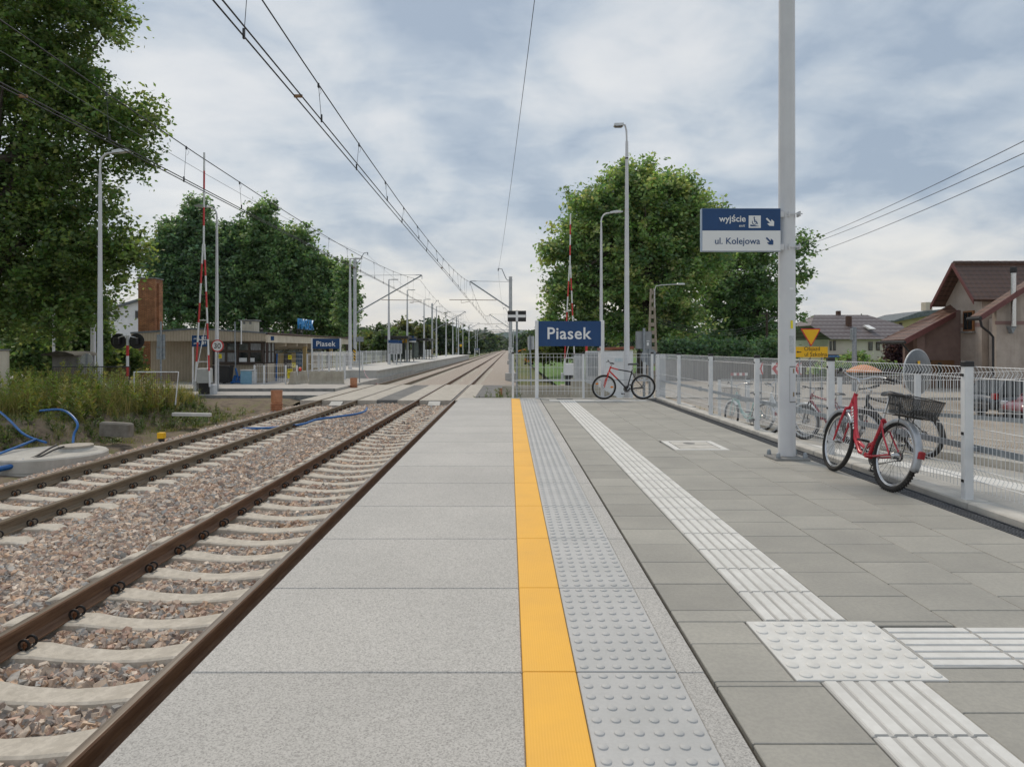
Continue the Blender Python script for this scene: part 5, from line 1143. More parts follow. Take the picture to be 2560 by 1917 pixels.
def signal(label, X, Y, zf, h, back=True):
    t = thing('crossing_signal', label, 'level crossing signal', (X, Y, zf), group='crossing signals seen from behind')
    b = MB()
    for k in range(6): b.mat(k % 2).tube([(0, 0, h * k / 6), (0, 0, h * (k + 1) / 6 - 1e-4)], .06, 10)
    b.build('post', [rw_red, white_paint], t, smooth=40)
    MB().tube([(-.38, -.04, h - .12), (-.15, -.1, h - .05), (.15, -.1, h - .05), (.38, -.04, h - .12)], .025, 6).build('bracket', white_paint, t)
    for s in (-1, 1):
        b = MB(); b.lathe([(.34, 0), (.34, .015), (.0, .016)], 24, M=Matrix.Translation((s * .40, .0, h - .27)) @ Matrix.Rotation(R(-90), 4, 'X')); d = b.build('target_disc', black, t)
        b = MB(); b.bbox(s * .40 - .13, s * .40 + .13, -.2, -.002, h - .41, h - .12, .03); b.build('lamp_housing', black, t)
    return t
signal('pair of round black crossing lights seen from behind at left, on a striped post', PX(318.5, 30), 30, -.8, 2.75); signal('pair of round black crossing lights partly hidden by the large Piasek sign', PX(1466, 33), 33, -.8, 3.0)
def rsign(label, X, Y, zf, h, kind, cat='road sign', **k):
    t = thing('road_sign', label, cat, (X, Y, zf)); MB().tube([(0, 0, 0), (0, 0, h)], k.get('pr', .032), 8).build('post', galv_dark, t, smooth=40); return t
Y30 = 33.5; t = rsign('round red-rimmed speed sign reading 30', PX(544.5, Y30), Y30, -.75, PZ(852, Y30) + .75, 'round')
zc = PZ(864.5, Y30) + .75; Rx = Matrix.Rotation(R(90), 4, 'X')
MB().lathe([(.305, -.01), (.305, .01)], 36, M=Matrix.Translation((0, -.045, zc)) @ Rx).build('red_rim', red_paint, t); MB().lathe([(.25, -.002), (.25, .002)], 36, M=Matrix.Translation((0, -.058, zc)) @ Rx).build('white_disc', sign_white, t)
text('30', sign_black, t, -.165, .165, zc - .125, -.061, world=False, bold=.006, height=.36)
t = rsign('rectangular grey back of a tall road sign left of the station', PX(402, 29), 29, -.7, 3.2, 'back', pr=.04); b = MB(); b.bbox(-.22, .16, .04, .055, 1.6, 2.1, .01); b.bbox(-.2, .16, .04, .055, 2.12, 2.66, .01); b.build('sign_plate', galv_dark, t)
t = rsign('large square grey back of a road sign behind the corner of the platform fence', PX(1610, 23), 23, -.8, 2.85, 'back', pr=.045)
MB().bbox(-.27, .27, .05, .07, 2.15, 2.75, .03).build('sign_plate', M('grey_sign_back', (.25, .265, .28), (.30, .315, .33), 5, .5), t); MB().box(.10, .17, .042, .048, 2.26, 2.37).build('sticker', sign_white, t); MB().box(.09, .19, .042, .048, 2.40, 2.43).build('sticker', sign_white, t); MB().bbox(-.045, .045, -.14, -.05, 1.05, 1.7, .01).build('post_box', galv, t)
t = rsign('round grey back of a road sign near the corner of the fence', PX(1624, 25), 25, -.8, 2.2, 'back', pr=.04); MB().lathe([(.31, -.01), (.31, .01)], 28, M=Matrix.Translation((0, .05, 1.85)) @ Rx).build('sign_plate', galv_dark, t)
t = rsign('tilted grey back of a road sign on a leaning post behind the end fence', PX(1328, 33), 33, -.9, 2.9, 'back', pr=.04); t.rotation_euler = (0, R(-3), R(-62)); MB().bbox(-.3, .3, .05, .065, 2.2, 2.85, .02).build('sign_plate', galv, t)
t = rsign('small grey sign back on a thin post before the end of the other platform', PX(898.5, 40), 40, -.75, 2.85, 'back'); MB().bbox(-.23, .23, .04, .055, 2.5, 2.78, .01).build('sign_plate', galv_dark, t)
t = thing('direction_sign', 'navy direction board with white lettering on white posts in front of the station', 'sign', (PX(500, 37.8), 37.8, SZ)); Yd = 37.8
MB().bbox(PX(480, Yd), PX(520, Yd), Yd - .03, Yd + .03, PZ(866.5, Yd), PZ(838.5, Yd), .005).build('panel', blue_sign, t, world=True)
for px in (481, 519): MB().tube([(PX(px, Yd), Yd + .05, SZ), (PX(px, Yd), Yd + .05, PZ(838, Yd))], .045, 8).build('post', white_paint, t, world=True)
for i, py in enumerate((848, 860)):
    text('peron', sign_white, t, PX(485, Yd), PX(500, Yd), PZ(py, Yd), Yd - .031, bold=.01); b = MB(); b.box(PX(504.5, Yd), PX(510.5, Yd), Yd - .035, Yd - .031, PZ(py + 1, Yd), PZ(py - 6.5, Yd)); b.build('pictogram_plate', sign_white, t, world=True)
    b = MB(); b.prism([(PX(513, Yd), PZ(py, Yd)), (PX(514.5, Yd), PZ(py, Yd)), (PX(514.5, Yd), PZ(py - 4, Yd)), (PX(516.5, Yd), PZ(py - 4, Yd)), (PX(513.8, Yd), PZ(py - 7, Yd)), (PX(511, Yd), PZ(py - 4, Yd)), (PX(513, Yd), PZ(py - 4, Yd))], 'y', Yd - .035, Yd - .031); b.build('arrow', sign_white, t, world=True)
# detour signs
Yo = 24.5
t = thing('road_sign', 'yellow triangular give way sign with a red rim, point down, on a thin post', 'road sign', (PX(2027, Yo + .1), Yo + .1, -1.2)); Yt = Yo + .1
MB().tube([(0, .05, 0), (0, .05, PZ(824, Yt) + 1.2)], .03, 8).build('post', galv_dark, t, smooth=40)
MB().prism([(PX(2002, Yt), PZ(824, Yt)), (PX(2004, Yt), PZ(821.5, Yt)), (PX(2048.5, Yt), PZ(821.5, Yt)), (PX(2050.5, Yt), PZ(824, Yt)), (PX(2029, Yt), PZ(864.5, Yt)), (PX(2026, Yt), PZ(864.5, Yt))][::-1], 'y', Yt - .02, Yt).build('red_rim', red_paint, t, world=True)
MB().prism([(PX(2005, Yt), PZ(824, Yt)), (PX(2048, Yt), PZ(824, Yt)), (PX(2027.5, Yt), PZ(862, Yt))][::-1], 'y', Yt - .024, Yt - .0205).build('yellow_face', yellow_sign, t, world=True)
t = thing('detour_sign', 'yellow detour board reading Objazd ul Szkolna, partly behind the thick column', 'road sign', (PX(2030, Yo), Yo, -1.2))
MB().bbox(PX(1984, Yo), PX(2069, Yo), Yo - .02, Yo, PZ(893, Yo), PZ(867, Yo), .006).build('board', yellow_sign, t, world=True)
for px in (2000, 2055): MB().tube([(PX(px, Yo), Yo + .03, -1.2), (PX(px, Yo), Yo + .03, PZ(868, Yo))], .03, 8).build('post', galv_dark, t, world=True)
text('Objazd', sign_black, t, PX(2010, Yo), PX(2049, Yo), PZ(876.5, Yo), Yo - .0205, bold=.0); text('ul Szkolna', sign_black, t, PX(2011, Yo), PX(2067, Yo), PZ(890.5, Yo), Yo - .0205)
MB().prism([(PX(1990, Yo), PZ(880, Yo)), (PX(1995, Yo), PZ(877, Yo)), (PX(1995, Yo), PZ(879, Yo)), (PX(2002.5, Yo), PZ(879, Yo)), (PX(2002.5, Yo), PZ(881.2, Yo)), (PX(1995, Yo), PZ(881.2, Yo)), (PX(1995, Yo), PZ(883, Yo))], 'y', Yo - .024, Yo - .0205).build('arrow', sign_black, t, world=True)
for lab, px0, px1, Yc in (('narrow red and white chevron board left of the thick column, seen almost edge-on', 1899, 1908, 27.2), ('red and white chevron board immediately left of the thick column', 1929, 1951, 27), ('red and white chevron board immediately right of the thick column', 1985, 2004, 26.8)):
    t = thing('chevron_board', lab, 'road sign', (PX((px0 + px1) / 2, Yc), Yc, -1.0), group='chevron boards along the bend'); za, zb = PZ(936, Yc), PZ(907, Yc); xa, xb = PX(px0, Yc), PX(px1, Yc); zm = (za + zb) / 2
    MB().box(xa, xb, Yc - .015, Yc, za, zb).build('board', sign_white, t, world=True); w = (xb - xa)
    MB().prism([(xa, zm), (xa + w * .55, zb), (xa + w * .98, zb), (xa + w * .45, zm), (xa + w * .98, za), (xa + w * .55, za)][::-1], 'y', Yc - .019, Yc - .0155).build('chevron', red_paint, t, world=True)
    MB().tube([((xa + xb) / 2, Yc + .03, -1.3), ((xa + xb) / 2, Yc + .03, zb)], .03, 6).build('post', galv_dark, t, world=True)
t = thing('works_barrier', 'red and white striped works barrier on the street beyond the fence', 'barrier', (PX(1848, 27.5), 27.5, -.8)); b = MB(); xa, xb = PX(1827, 27.5), PX(1869, 27.5)
for k in range(6): b.mat(k % 2).box(xa + (xb - xa) * k / 6, xa + (xb - xa) * (k + 1) / 6 - .001, 27.48, 27.52, PZ(939, 27.5), PZ(932, 27.5))
b.build('board', [M('faded_red_board', (.45, .12, .12), None, rough=.6), sign_white], t, world=True)
for x in (xa + .05, xb - .05): MB().box(x - .03, x + .03, 27.53, 27.57, -.95, PZ(933, 27.5)).build('leg', galv_dark, t, world=True)
t = thing('traffic_mirror', 'large round traffic mirror seen from its grey back, with a small yellow sticker', 'traffic mirror', (PX(2288, 15.6), 15.6, -1.1), R(28))
MB().tube([(0, .0, 0), (0, .0, 1.9)], .045, 10).build('post', galv_dark, t, smooth=40); zc = PZ(938, 15.6) + 1.1
MB().lathe([(.50, -.03), (.515, .0), (.49, .03), (.3, .09), (0, .12)], 36, M=Matrix.Translation((0, -.05, zc + .07)) @ Rx).build('housing', M('grey_mirror_back', (.10, .11, .12), (.16, .17, .18), 4, .45, .1), t, smooth=40); MB().box(-.18, -.1, -.175, -.165, zc + .25, zc + .33).build('sticker', yellow_sign, t)
MB().torus((0, -.05, zc + .07), .515, .018, 'y', 36, 6).build('rim', galv, t)
# ---------------------------------------------------------------- small structures right of the crossing
t = thing('equipment_hut', 'white box hut with a red-brown roof edge behind the end fence', 'hut', (PX(1547, 27), 27, -.9)); xa, xb = PX(1505, 27), PX(1583, 27)
MB().bbox(xa, xb, 27, 28.2, -.95, PZ(877, 27), .02).build('wall', white_paint, t, world=True); MB().prism([(xa - .03, PZ(876, 27)), (xb + .03, PZ(873, 27)), (xb + .03, PZ(866, 27)), (xa - .03, PZ(870, 27))], 'y', 26.96, 28.26).build('roof', M('red_brown_roof', (.22, .075, .04), (.27, .10, .055), 6, .6), t, world=True)
MB().box(PX(1537, 27), PX(1556, 27), 26.98, 26.997, PZ(904, 27), PZ(896, 27)).build('sign_plate', M('pale_sign', (.55, .65, .70), None, rough=.5), t, world=True)
t = thing('cabinet', 'pale grey electrical cabinet with louvred door beside the white hut', 'cabinet', (PX(1485, 29), 29, -.9)); MB().bbox(PX(1466, 29), PX(1503, 29), 29, 29.5, -.95, PZ(878, 29), .02).build('body', galv, t, world=True)
b = MB()
for k in range(7): x = PX(1471 + k * 4.2, 29); b.box(x, x + .03, 28.985, 28.998, PZ(940, 29), PZ(882, 29))
b.build('door_slats', galv_dark, t, world=True)
t = thing('cabinet', 'grey electrical cabinet left of the louvred one, near the barrier', 'cabinet', (PX(1448, 30), 30, -.9)); MB().bbox(PX(1436, 30), PX(1458, 30), 30, 30.5, -.95, PZ(886, 30), .02).build('body', galv, t, world=True); MB().bbox(PX(1434, 30), PX(1460, 30), 29.95, 30.55, PZ(886, 30), PZ(884, 30), .01).build('roof', galv_dark, t, world=True)
t = thing('cabinet', 'tall grey gate panel behind the corner of the platform fence', 'cabinet', (PX(1650, 23), 23, -.9)); MB().bbox(PX(1643, 23), PX(1664, 23), 23, 23.3, -.95, PZ(888, 23), .01).build('body', galv, t, world=True); MB().box(PX(1645, 23), PX(1662, 23), 22.985, 22.997, PZ(970, 23), PZ(892, 23)).build('door', M('grey_door', (.34, .36, .37), None, rough=.5), t, world=True)
# excavator far off
t = thing('excavator', 'tiny orange excavator far behind the end fence', 'excavator', (PX(1322, 95), 95, -.9)); oy = M('machine_orange', (.62, .22, .02), None, rough=.5)
t.scale = (.5, .5, .5); b = MB(); b.bbox(-1.2, 1.2, -1.5, 1.5, .6, 1.7, .1); b.build('body', oy, t); MB().bbox(-1.1, 0, -1.4, .2, 1.7, 2.9, .1).build('cab', glass_dark, t); MB().tube([(.5, -1, 1.6), (-1.2, -1.5, 4.2), (-3.2, -1.6, 3.6)], .2, 6).build('boom', oy, t); MB().tube([(-3.2, -1.6, 3.6), (-3.6, -1.7, 1.4)], .14, 6).build('arm', oy, t)
MB().bbox(-3.9, -3.2, -2, -1.3, .7, 1.4, .1).build('bucket', dark_metal, t)
for s in (-1, 1): MB().bbox(s * 1.0 - .3, s * 1.0 + .3, -1.7, 1.7, 0, .7, .2).build('crawler_track', black, t)
# power poles and their wires
t = thing('lattice_pole', 'slotted concrete power pole with a lamp arm in front of the oak', 'power pole', (PX(1631, 43), 43, -.9)); zt = PZ(722, 43) + .9
b = MB()
for s in (-1, 1): b.add([(s * .30 - .06, -.1, 0), (s * .30 + .06, -.1, 0), (s * .30 + .06, .1, 0), (s * .30 - .06, .1, 0), (s * .09 - .05, -.08, zt), (s * .09 + .05, -.08, zt), (s * .09 + .05, .08, zt), (s * .09 - .05, .08, zt)], [(0, 1, 5, 4), (1, 2, 6, 5), (2, 3, 7, 6), (3, 0, 4, 7), (4, 5, 6, 7)])
for k in range(12): z = zt * (k + .5) / 12; w = .30 - .21 * z / zt - .05; b.box(-w, w, -.07, .07, z - .12, z + .12)
b.build('pole', M('weathered_pole', (.26, .225, .18), (.34, .30, .25), 6, .9), t)
MB().tube([(.12, -.1, zt - 1.2), (.12, -.1, zt - .1), (.2, -.1, zt + .15), (.5, -.1, zt + .22), (1.7, -.1, zt + .28)], .03, 6).build('lamp_arm', alu, t); MB().bbox(1.5, 2.0, -.2, .0, zt + .24, zt + .34, .03).build('lamp_head', alu, t)
t = thing('wooden_pole', 'thin dark wooden power pole with a small lamp, right of the dark tree', 'power pole', (PX(1917, 62), 62, -.8)); zt = PZ(781, 62) + .8
MB().tube([(0, 0, 0), (0, 0, zt)], [.14, .1], 8).build('pole', M('dark_pole', (.06, .045, .035), None, rough=.9), t); MB().tube([(0, 0, zt - 1.0), (.35, 0, zt - .6), (.75, 0, zt - .45)], .03, 5).build('lamp_arm', galv_dark, t); MB().bbox(.6, 1.1, -.1, .1, zt - .5, zt - .38, .03).build('lamp_head', dark_metal, t)
for z in (zt - .2, zt - .5): MB().box(-.5, .5, -.05, .05, z, z + .08).build('cross_arm', dark_metal, t)
t = thing('service_pole', 'grey steel service pole in front of the far cream house', 'power pole', (PX(2136, 34), 34, -1)); MB().tube([(0, 0, 0), (0, 0, PZ(818, 34) + 1)], [.14, .10], 10).build('pole', galv_dark, t, smooth=40); MB().bbox(-.16, -.09, -.12, .12, PZ(850, 34) + 1, PZ(822, 34) + 1, .01).build('box', galv_dark, t)
Wg = 'wires crossing the sky on the right'
for lab, a, c in (('highest of three thin wires crossing the sky on the right', (1990, 614, 43), (2600, 333, 16)), ('middle of three thin wires crossing the sky on the right', (1990, 622, 43), (2600, 365, 16)), ('lowest of three thin wires crossing the sky on the right', (1990, 648, 43), (2600, 398, 16))):
    feeder(lab, [(at(*a), at(*c), .15)], .010, wire_mat, Wg, 'power_wire')
Wp = 'wires between the power poles'
for k, z in enumerate((850, 856, 862)): feeder(['upper', 'middle', 'lower'][k] + ' thin wire sagging between the slotted pole and the wooden pole', [(at(1634, z - 60, 43), at(1917, z - 48, 62), .9)], .008, wire_pale, Wp, 'power_wire')
# parasol in the yard
t = thing('parasol', 'faded orange parasol standing in the garden beyond the yard', 'parasol', (PX(2160, 33), 33, -1.2)); zc = PZ(930, 33) + 1.2
MB().tube([(0, 0, 0), (0, 0, zc + .4)], .025, 6).build('pole', alu, t); MB().lathe([(.82, zc), (.78, zc + .07), (.5, zc + .24), (.15, zc + .35), (0, zc + .36)], 8).build('canopy', M('faded_orange_canvas', (.60, .26, .13), (.68, .34, .19), 3, .8), t)
# ---------------------------------------------------------------- houses
tile = wave_mat('red_brown_roof_tiles', (.155, .068, .045), (.060, .028, .020), 1.0, 'X', .6, .6, dirt=(.075, .042, .032))
def tile_mat(name, c1, c2, ax, sx, sy, dirt):
    m = bpy.data.materials.new(name); m.use_nodes = True; t = m.node_tree; p = t.nodes['Principled BSDF']; p.inputs['Roughness'].default_value = .55
    tc = N(t, 'ShaderNodeTexCoord'); sp = N(t, 'ShaderNodeSeparateXYZ'); t.links.new(tc.outputs['Object'], sp.inputs[0])
    u = mth(t, 'FRACT', mth(t, 'DIVIDE', sp.outputs[ax], sx)); v = mth(t, 'FRACT', mth(t, 'DIVIDE', sp.outputs[2], sy))
    hu = mth(t, 'ABSOLUTE', mth(t, 'SUBTRACT', u, .5)); h = mth(t, 'ADD', mth(t, 'MULTIPLY', hu, 1.2), mth(t, 'SUBTRACT', 1.0, v))
    line = mth(t, 'LESS_THAN', mth(t, 'SUBTRACT', v, mth(t, 'MULTIPLY', hu, .25)), .16)
    n = N(t, 'ShaderNodeTexNoise', in_={'Scale': 1.3, 'Detail': 7, 'Roughness': .7}); t.links.new(tc.outputs['Object'], n.inputs['Vector'])
    col = mixc(t, mth(t, 'MULTIPLY', ramp(t, n.outputs['Fac'], [(.35, 0.0), (.7, 1.0)]), .6), c1, dirt); col = mixc(t, mth(t, 'MULTIPLY', line, .75), col, c2); t.links.new(col, p.inputs['Base Color'])
    b = N(t, 'ShaderNodeBump', in_={'Strength': .8, 'Distance': .05}); t.links.new(h, b.inputs['Height']); t.links.new(b.outputs[0], p.inputs['Normal']); return m
tile_x = tile_mat('red_brown_tiles', (.120, .066, .047), (.035, .020, .016), 0, .30, .24, (.075, .045, .036)); tile_y = tile_mat('orange_brown_tiles', (.140, .070, .047), (.045, .024, .018), 1, .30, .20, (.095, .052, .038))
tile_far = tile_mat('purple_brown_tiles', (.105, .082, .085), (.26, .24, .25), 0, .55, .42, (.085, .075, .08))
render_mat = M('taupe_pebble_dash', (.40, .34, .295), (.48, .42, .37), 2, .92, bump=.4, bscale=70, streak=(2.2, (.15, .12, .10), .35)); barge = M('maroon_bargeboard', (.13, .045, .045), (.17, .065, .06), 6, .6); soffit_dark = M('dark_soffit_timber', (.03, .025, .022), None, rough=.8)
t = thing('brown_house', 'large taupe rendered house with red-brown tiled roofs and a steel flue', 'house', (27, 36, -1.3)); gz = -1.5
AX, AY0, AY1, AYm = 24.0, 35.0, 38.0, 36.4
zap, zev = PZ(658, 36.4), PZ(748, 34.9)
b = MB(); b.prism([(AY0 + .1, gz), (AY1, gz), (AY1, zev + .2), (AYm, zap - .25), (AY0 + .1, zev + .2)], 'x', AX + .3, 36); b.box(24.6, 36, 33.0, 35.0, gz, 2.9); b.build('wall', render_mat, t, world=True)
def slab(b, pts, th=.16):
    p = [Vector(q) for q in pts]; nrm = (p[1] - p[0]).cross(p[2] - p[0]).normalized() * th
    if nrm.z > 0: nrm = -nrm
    b.add([*p, *[q + nrm for q in p]], [(0, 1, 2, 3), (7, 6, 5, 4), (0, 4, 5, 1), (1, 5, 6, 2), (2, 6, 7, 3), (3, 7, 4, 0)])
b = MB(); x0 = AX - .35; slab(b, [(x0, AYm, zap), (40, AYm, zap), (40, 34.75, zev - .02), (x0, 34.75, zev - .02)]); slab(b, [(x0, AYm, zap), (40, AYm, zap), (40, 38.25, zev - .1), (x0, 38.25, zev - .1)]); b.build('roof', tile_x, t, world=True)
b = MB()
for ya, za, yb, zb in ((AYm, zap + .03, 34.72, zev), (AYm, zap + .03, 38.28, zev - .08)):
    b.add([(x0 - .06, ya, za), (x0 - .06, yb, zb), (x0 - .06, yb, zb - .26), (x0 - .06, ya, za - .26), (x0 - .005, ya, za), (x0 - .005, yb, zb), (x0 - .005, yb, zb - .26), (x0 - .005, ya, za - .26)], [(0, 1, 2, 3), (7, 6, 5, 4), (0, 4, 5, 1), (1, 5, 6, 2), (2, 6, 7, 3), (3, 7, 4, 0)])
b.build('bargeboard', barge, t, world=True)
b = MB()
for k in range(28): b.lathe([(.12, 0), (.13, .45)], 8, M=Matrix.Translation((x0 + .05 + k * .48, AYm, zap + .0)) @ Matrix.Rotation(R(90), 4, 'Y'))
b.build('ridge_tile', tile_x, t, world=True)
w = MB().box(AX + .2, AX + .29, PX(0, 1) * 0 + 35.62, 36.42, PZ(828, 36), PZ(777, 36)).build('window', M('orange_timber', (.20, .085, .03), (.26, .12, .045), 12, .5), t, world=True)
o = MB().box(AX + .18, AX + .198, 35.70, 36.0, PZ(824, 36), PZ(781, 36)).box(AX + .18, AX + .198, 36.05, 36.34, PZ(824, 36), PZ(781, 36)).build('pane', glass_dark, w); o.location = -t.location
o = MB().box(AX + .12, AX + .298, 35.55, 36.5, PZ(832, 36), PZ(828.3, 36)).build('sill', concrete_dark, w); o.location = -t.location
# lean-to porch falling toward the yard
px_, pz_ = 20.0, PZ(851, 36.7)
pA, pB, pC, pD = (24.4, 37.02, 3.44), (24.4, 37.65, 3.82), (px_, 36.8, pz_), (20.2, 34.85, pz_ + .03)
b = MB(); slab(b, [pA, pB, pC, pD], .2); b.build('porch_roof', tile_y, t, world=True)
b = MB(); b.tube([(20.15, 34.75, pz_ - .12), (px_ - .06, 36.9, pz_ - .12)], .08, 8); b.tube([(20.1, 35.0, pz_ - .15), (20.7, 35.1, pz_ - .75), (21.8, 35.3, pz_ - 1.1)], .05, 6); b.build('porch_gutter', black, t, world=True)
b = MB()
for dy in (0,): b.add([(pD[0] - .02, pD[1] - .03, pD[2] + .04), (pA[0], pA[1] - .03, pA[2] + .04), (pA[0], pA[1] - .03, pA[2] - .26), (pD[0] - .02, pD[1] - .03, pD[2] - .26), (pD[0] - .02, pD[1] - .09, pD[2] + .04), (pA[0], pA[1] - .09, pA[2] + .04), (pA[0], pA[1] - .09, pA[2] - .26), (pD[0] - .02, pD[1] - .09, pD[2] - .26)], [(0, 1, 2, 3), (7, 6, 5, 4), (0, 4, 5, 1), (1, 5, 6, 2), (2, 6, 7, 3), (3, 7, 4, 0)])
b.build('porch_bargeboard', barge, t, world=True)
b = MB(); b.prism([(21.3, gz), (24.5, gz), (24.5, 3.5), (21.3, 2.15)], 'y', 36.75, 36.95); b.box(21.45, 21.85, 35.9, 36.25, gz, 2.1); b.build('porch_wall', M('dark_pink_render', (.19, .13, .115), (.24, .17, .15), 2, .9, bump=.3), t, world=True)
d = MB().box(22.35, 23.9, 36.65, 36.74, gz, .72).build('door', M('oak_door', (.13, .065, .03), (.18, .095, .045), 10, .5, stretch=(6, 6, .3)), t, world=True); o = MB().box(23.0, 23.2, 36.63, 36.649, -1.0, .6).build('pane', pane_mid, d); o.location = -t.location
# right-hand wing with its rake facing the camera
xe, ze = PX(2448, 32.6), PZ(790, 32.6); xr = 30.0; zr = ze + (xr - xe) * .655
b = MB(); b.prism([(PX(2488, 33), gz), (36, gz), (36, ze + (36 - xe) * .3), (xr, zr - .25), (PX(2488, 33), ze + (PX(2488, 33) - xe) * .655 - .2)], 'y', 32.9, 33.2); b.build('wing_wall', render_mat, t, world=True)
b = MB(); slab(b, [(xe, 32.5, ze), (xe, 33.25, ze), (xr, 33.25, zr), (xr, 32.5, zr)], .2); b.build('wing_roof', tile_y, t, world=True)
b = MB(); b.add([(xe - .02, 32.44, ze + .04), (xr, 32.44, zr + .04), (xr, 32.44, zr - .24), (xe - .02, 32.44, ze - .24), (xe - .02, 32.49, ze + .04), (xr, 32.49, zr + .04), (xr, 32.49, zr - .24), (xe - .02, 32.49, ze - .24)], [(0, 1, 2, 3), (7, 6, 5, 4), (0, 4, 5, 1), (1, 5, 6, 2), (2, 6, 7, 3), (3, 7, 4, 0)]); b.build('wing_bargeboard', barge, t, world=True)
b = MB(); b.tube([(xe - .07, 32.4, ze - .12), (xe - .07, 33.3, ze - .12)], .09, 8); xq = PX(2483, 32.8); b.tube([(xe - .02, 32.5, ze - .18), (xe + .05, 32.5, ze - .5), (xq - .2, 32.75, ze - .8), (xq, 32.8, ze - 1.0), (xq, 32.8, gz)], .055, 8); b.build('drainpipe', black, t, world=True)
xf = PX(2534, 32.6); f = MB(); f.tube([(xf, 32.6, PZ(815, 32.6)), (xf, 32.6, PZ(683, 32.6))], .115, 16)
for py in (815, 785, 752, 730, 684): f.lathe([(.13, -.02), (.13, .02)], 16, c=(xf, 32.6, PZ(py, 32.6)))
fl = f.build('steel_flue', chrome, t, world=True, smooth=40); o = MB().lathe([(.14, 0), (.15, .15), (.14, .28), (.0, .31)], 14, c=(xf, 32.6, PZ(683, 32.6))).build('flue_cowl', black, fl); o.location = -t.location
MB().prism([(xf - .14, PZ(816, 32.6)), (xf + .16, PZ(816, 32.6)), (xf - .02, PZ(834, 32.6))], 'y', 32.6, 32.88).build('flue_bracket', galv_dark, t, world=True)
b = MB(); b.box(PX(2488, 32.9) - .003, 36, 32.885, 32.897, PZ(812, 33), PZ(803, 33)); b.box(AX + .285, AX + .297, 35.105, 38, PZ(818, 36), PZ(808, 36)); b.build('pink_band', M('pink_paint', (.26, .165, .15), None, rough=.9), t, world=True)
# far cream house
Yh = 72
t = thing('cream_house', 'distant cream house with a half-hipped purple-brown tiled roof and a skylight', 'house', (PX(2200, Yh), Yh, -1)); A = lambda px, py, y=Yh: (PX(px, Yh), y, PZ(py, Yh))
b = MB(); x0, x1 = PX(2072, Yh), PX(2272, Yh); b.box(x0, x1, Yh, Yh + 11, -1.3, PZ(846, Yh)); b.build('wall', M('cream_plaster', (.64, .59, .50), (.72, .67, .58), 1, .9), t, world=True)
zr, ze = PZ(781, Yh), PZ(848, Yh); zm_ = PZ(812, Yh); xl, xr_ = PX(2052, Yh), PX(2290, Yh); ra, rb_ = PX(2094, Yh), PX(2236, Yh)
b = MB(); Yr = Yh + 5.5
b.add([(xl + .8, Yh - .6, ze), (xr_ - .8, Yh - .6, ze), (xr_, Yh + 2.4, zm_), (rb_, Yr, zr), (ra, Yr, zr), (xl, Yh + 2.4, zm_), (xr_ - .8, Yh + 11.6, ze), (xl + .8, Yh + 11.6, ze), (xr_, Yh + 8.6, zm_), (xl, Yh + 8.6, zm_)], [(0, 1, 2, 3, 4, 5), (6, 7, 9, 4, 3, 8), (5, 4, 9), (2, 8, 3), (0, 5, 9, 7), (1, 6, 8, 2), (0, 7, 6, 1)])
b.build('roof', tile_far, t, world=True)
for px0, px1, py0, py1, y in ((2145, 2156, 788, 816, Yh + 2.2), (2157, 2166, 770, 783, Yr)): MB().bbox(PX(px0, Yh), PX(px1, Yh), y, y + .5, PZ(py1, Yh), PZ(py0, Yh), .02).build('chimney', M('dark_brick_stack', (.09, .05, .04), (.13, .075, .06), 5, .9), t, world=True)
MB().add([A(2183, 822, Yh + .55), A(2198, 822, Yh + .55), A(2196, 811, Yh + 1.9), A(2183, 811, Yh + 1.9), A(2183, 824, Yh + .9), A(2198, 824, Yh + .9), A(2196, 813, Yh + 2.2), A(2183, 813, Yh + 2.2)], [(0, 1, 2, 3), (4, 5, 6, 7), (0, 1, 5, 4), (1, 2, 6, 5), (2, 3, 7, 6), (3, 0, 4, 7)]).build('skylight', sign_white, t, world=True)
for px0, px1, py0, py1 in ((2074, 2079, 853, 876), (2083, 2089, 852, 876), (2171, 2181, 855, 876), (2190, 2199, 855, 876), (2226, 2236, 885, 900)):
    w = MB().box(PX(px0, Yh), PX(px1, Yh), Yh - .08, Yh - .01, PZ(py1, Yh), PZ(py0, Yh)).build('window', brown_wood, t, world=True); o = MB().box(PX(px0 + 1, Yh), PX(px1 - 1, Yh), Yh - .1, Yh - .085, PZ(py1 - 1, Yh), PZ(py0 + 1, Yh)).build('pane', pane_mid, w); o.location = -t.location
b = MB(); b.box(PX(2069, 71), PX(2135, 71), 70.5, 71.9, -1.3, PZ(886, 71)); b.build('garage', M('dark_brick_garage', (.12, .065, .05), (.17, .10, .075), 6, .9), t, world=True)
b = MB(); b.box(PX(2075, 70), PX(2108, 70), 70.3, 70.4, PZ(893, 70), PZ(888, 70)); tag(b.build('blue_banner', M('blue_banner', (.03, .13, .35), (.12, .25, .5), 8, .5)), 'small blue banner on the brick garage of the cream house', 'banner')
Yk = 84
t = thing('yellow_house', 'pale yellow flat-roofed house peeping between the cream house and the brown house', 'house', (PX(2285, Yk), Yk, -1))
MB().prism([(PX(2238, Yk), -1.3), (PX(2345, Yk), -1.3), (PX(2345, Yk), PZ(784.5, Yk)), (PX(2238, Yk), PZ(804, Yk))], 'y', Yk, Yk + 6).build('wall', M('pale_yellow_plaster', (.46, .38, .20), (.54, .46, .27), 1, .9), t, world=True); b = MB(); b.prism([(PX(2231, Yk), PZ(805, Yk)), (PX(2345, Yk), PZ(784, Yk)), (PX(2345, Yk), PZ(774, Yk)), (PX(2290, Yk), PZ(781, Yk)), (PX(2231, Yk), PZ(801, Yk))], 'y', Yk - .6, Yk + 7); b.build('roof', felt, t, world=True)
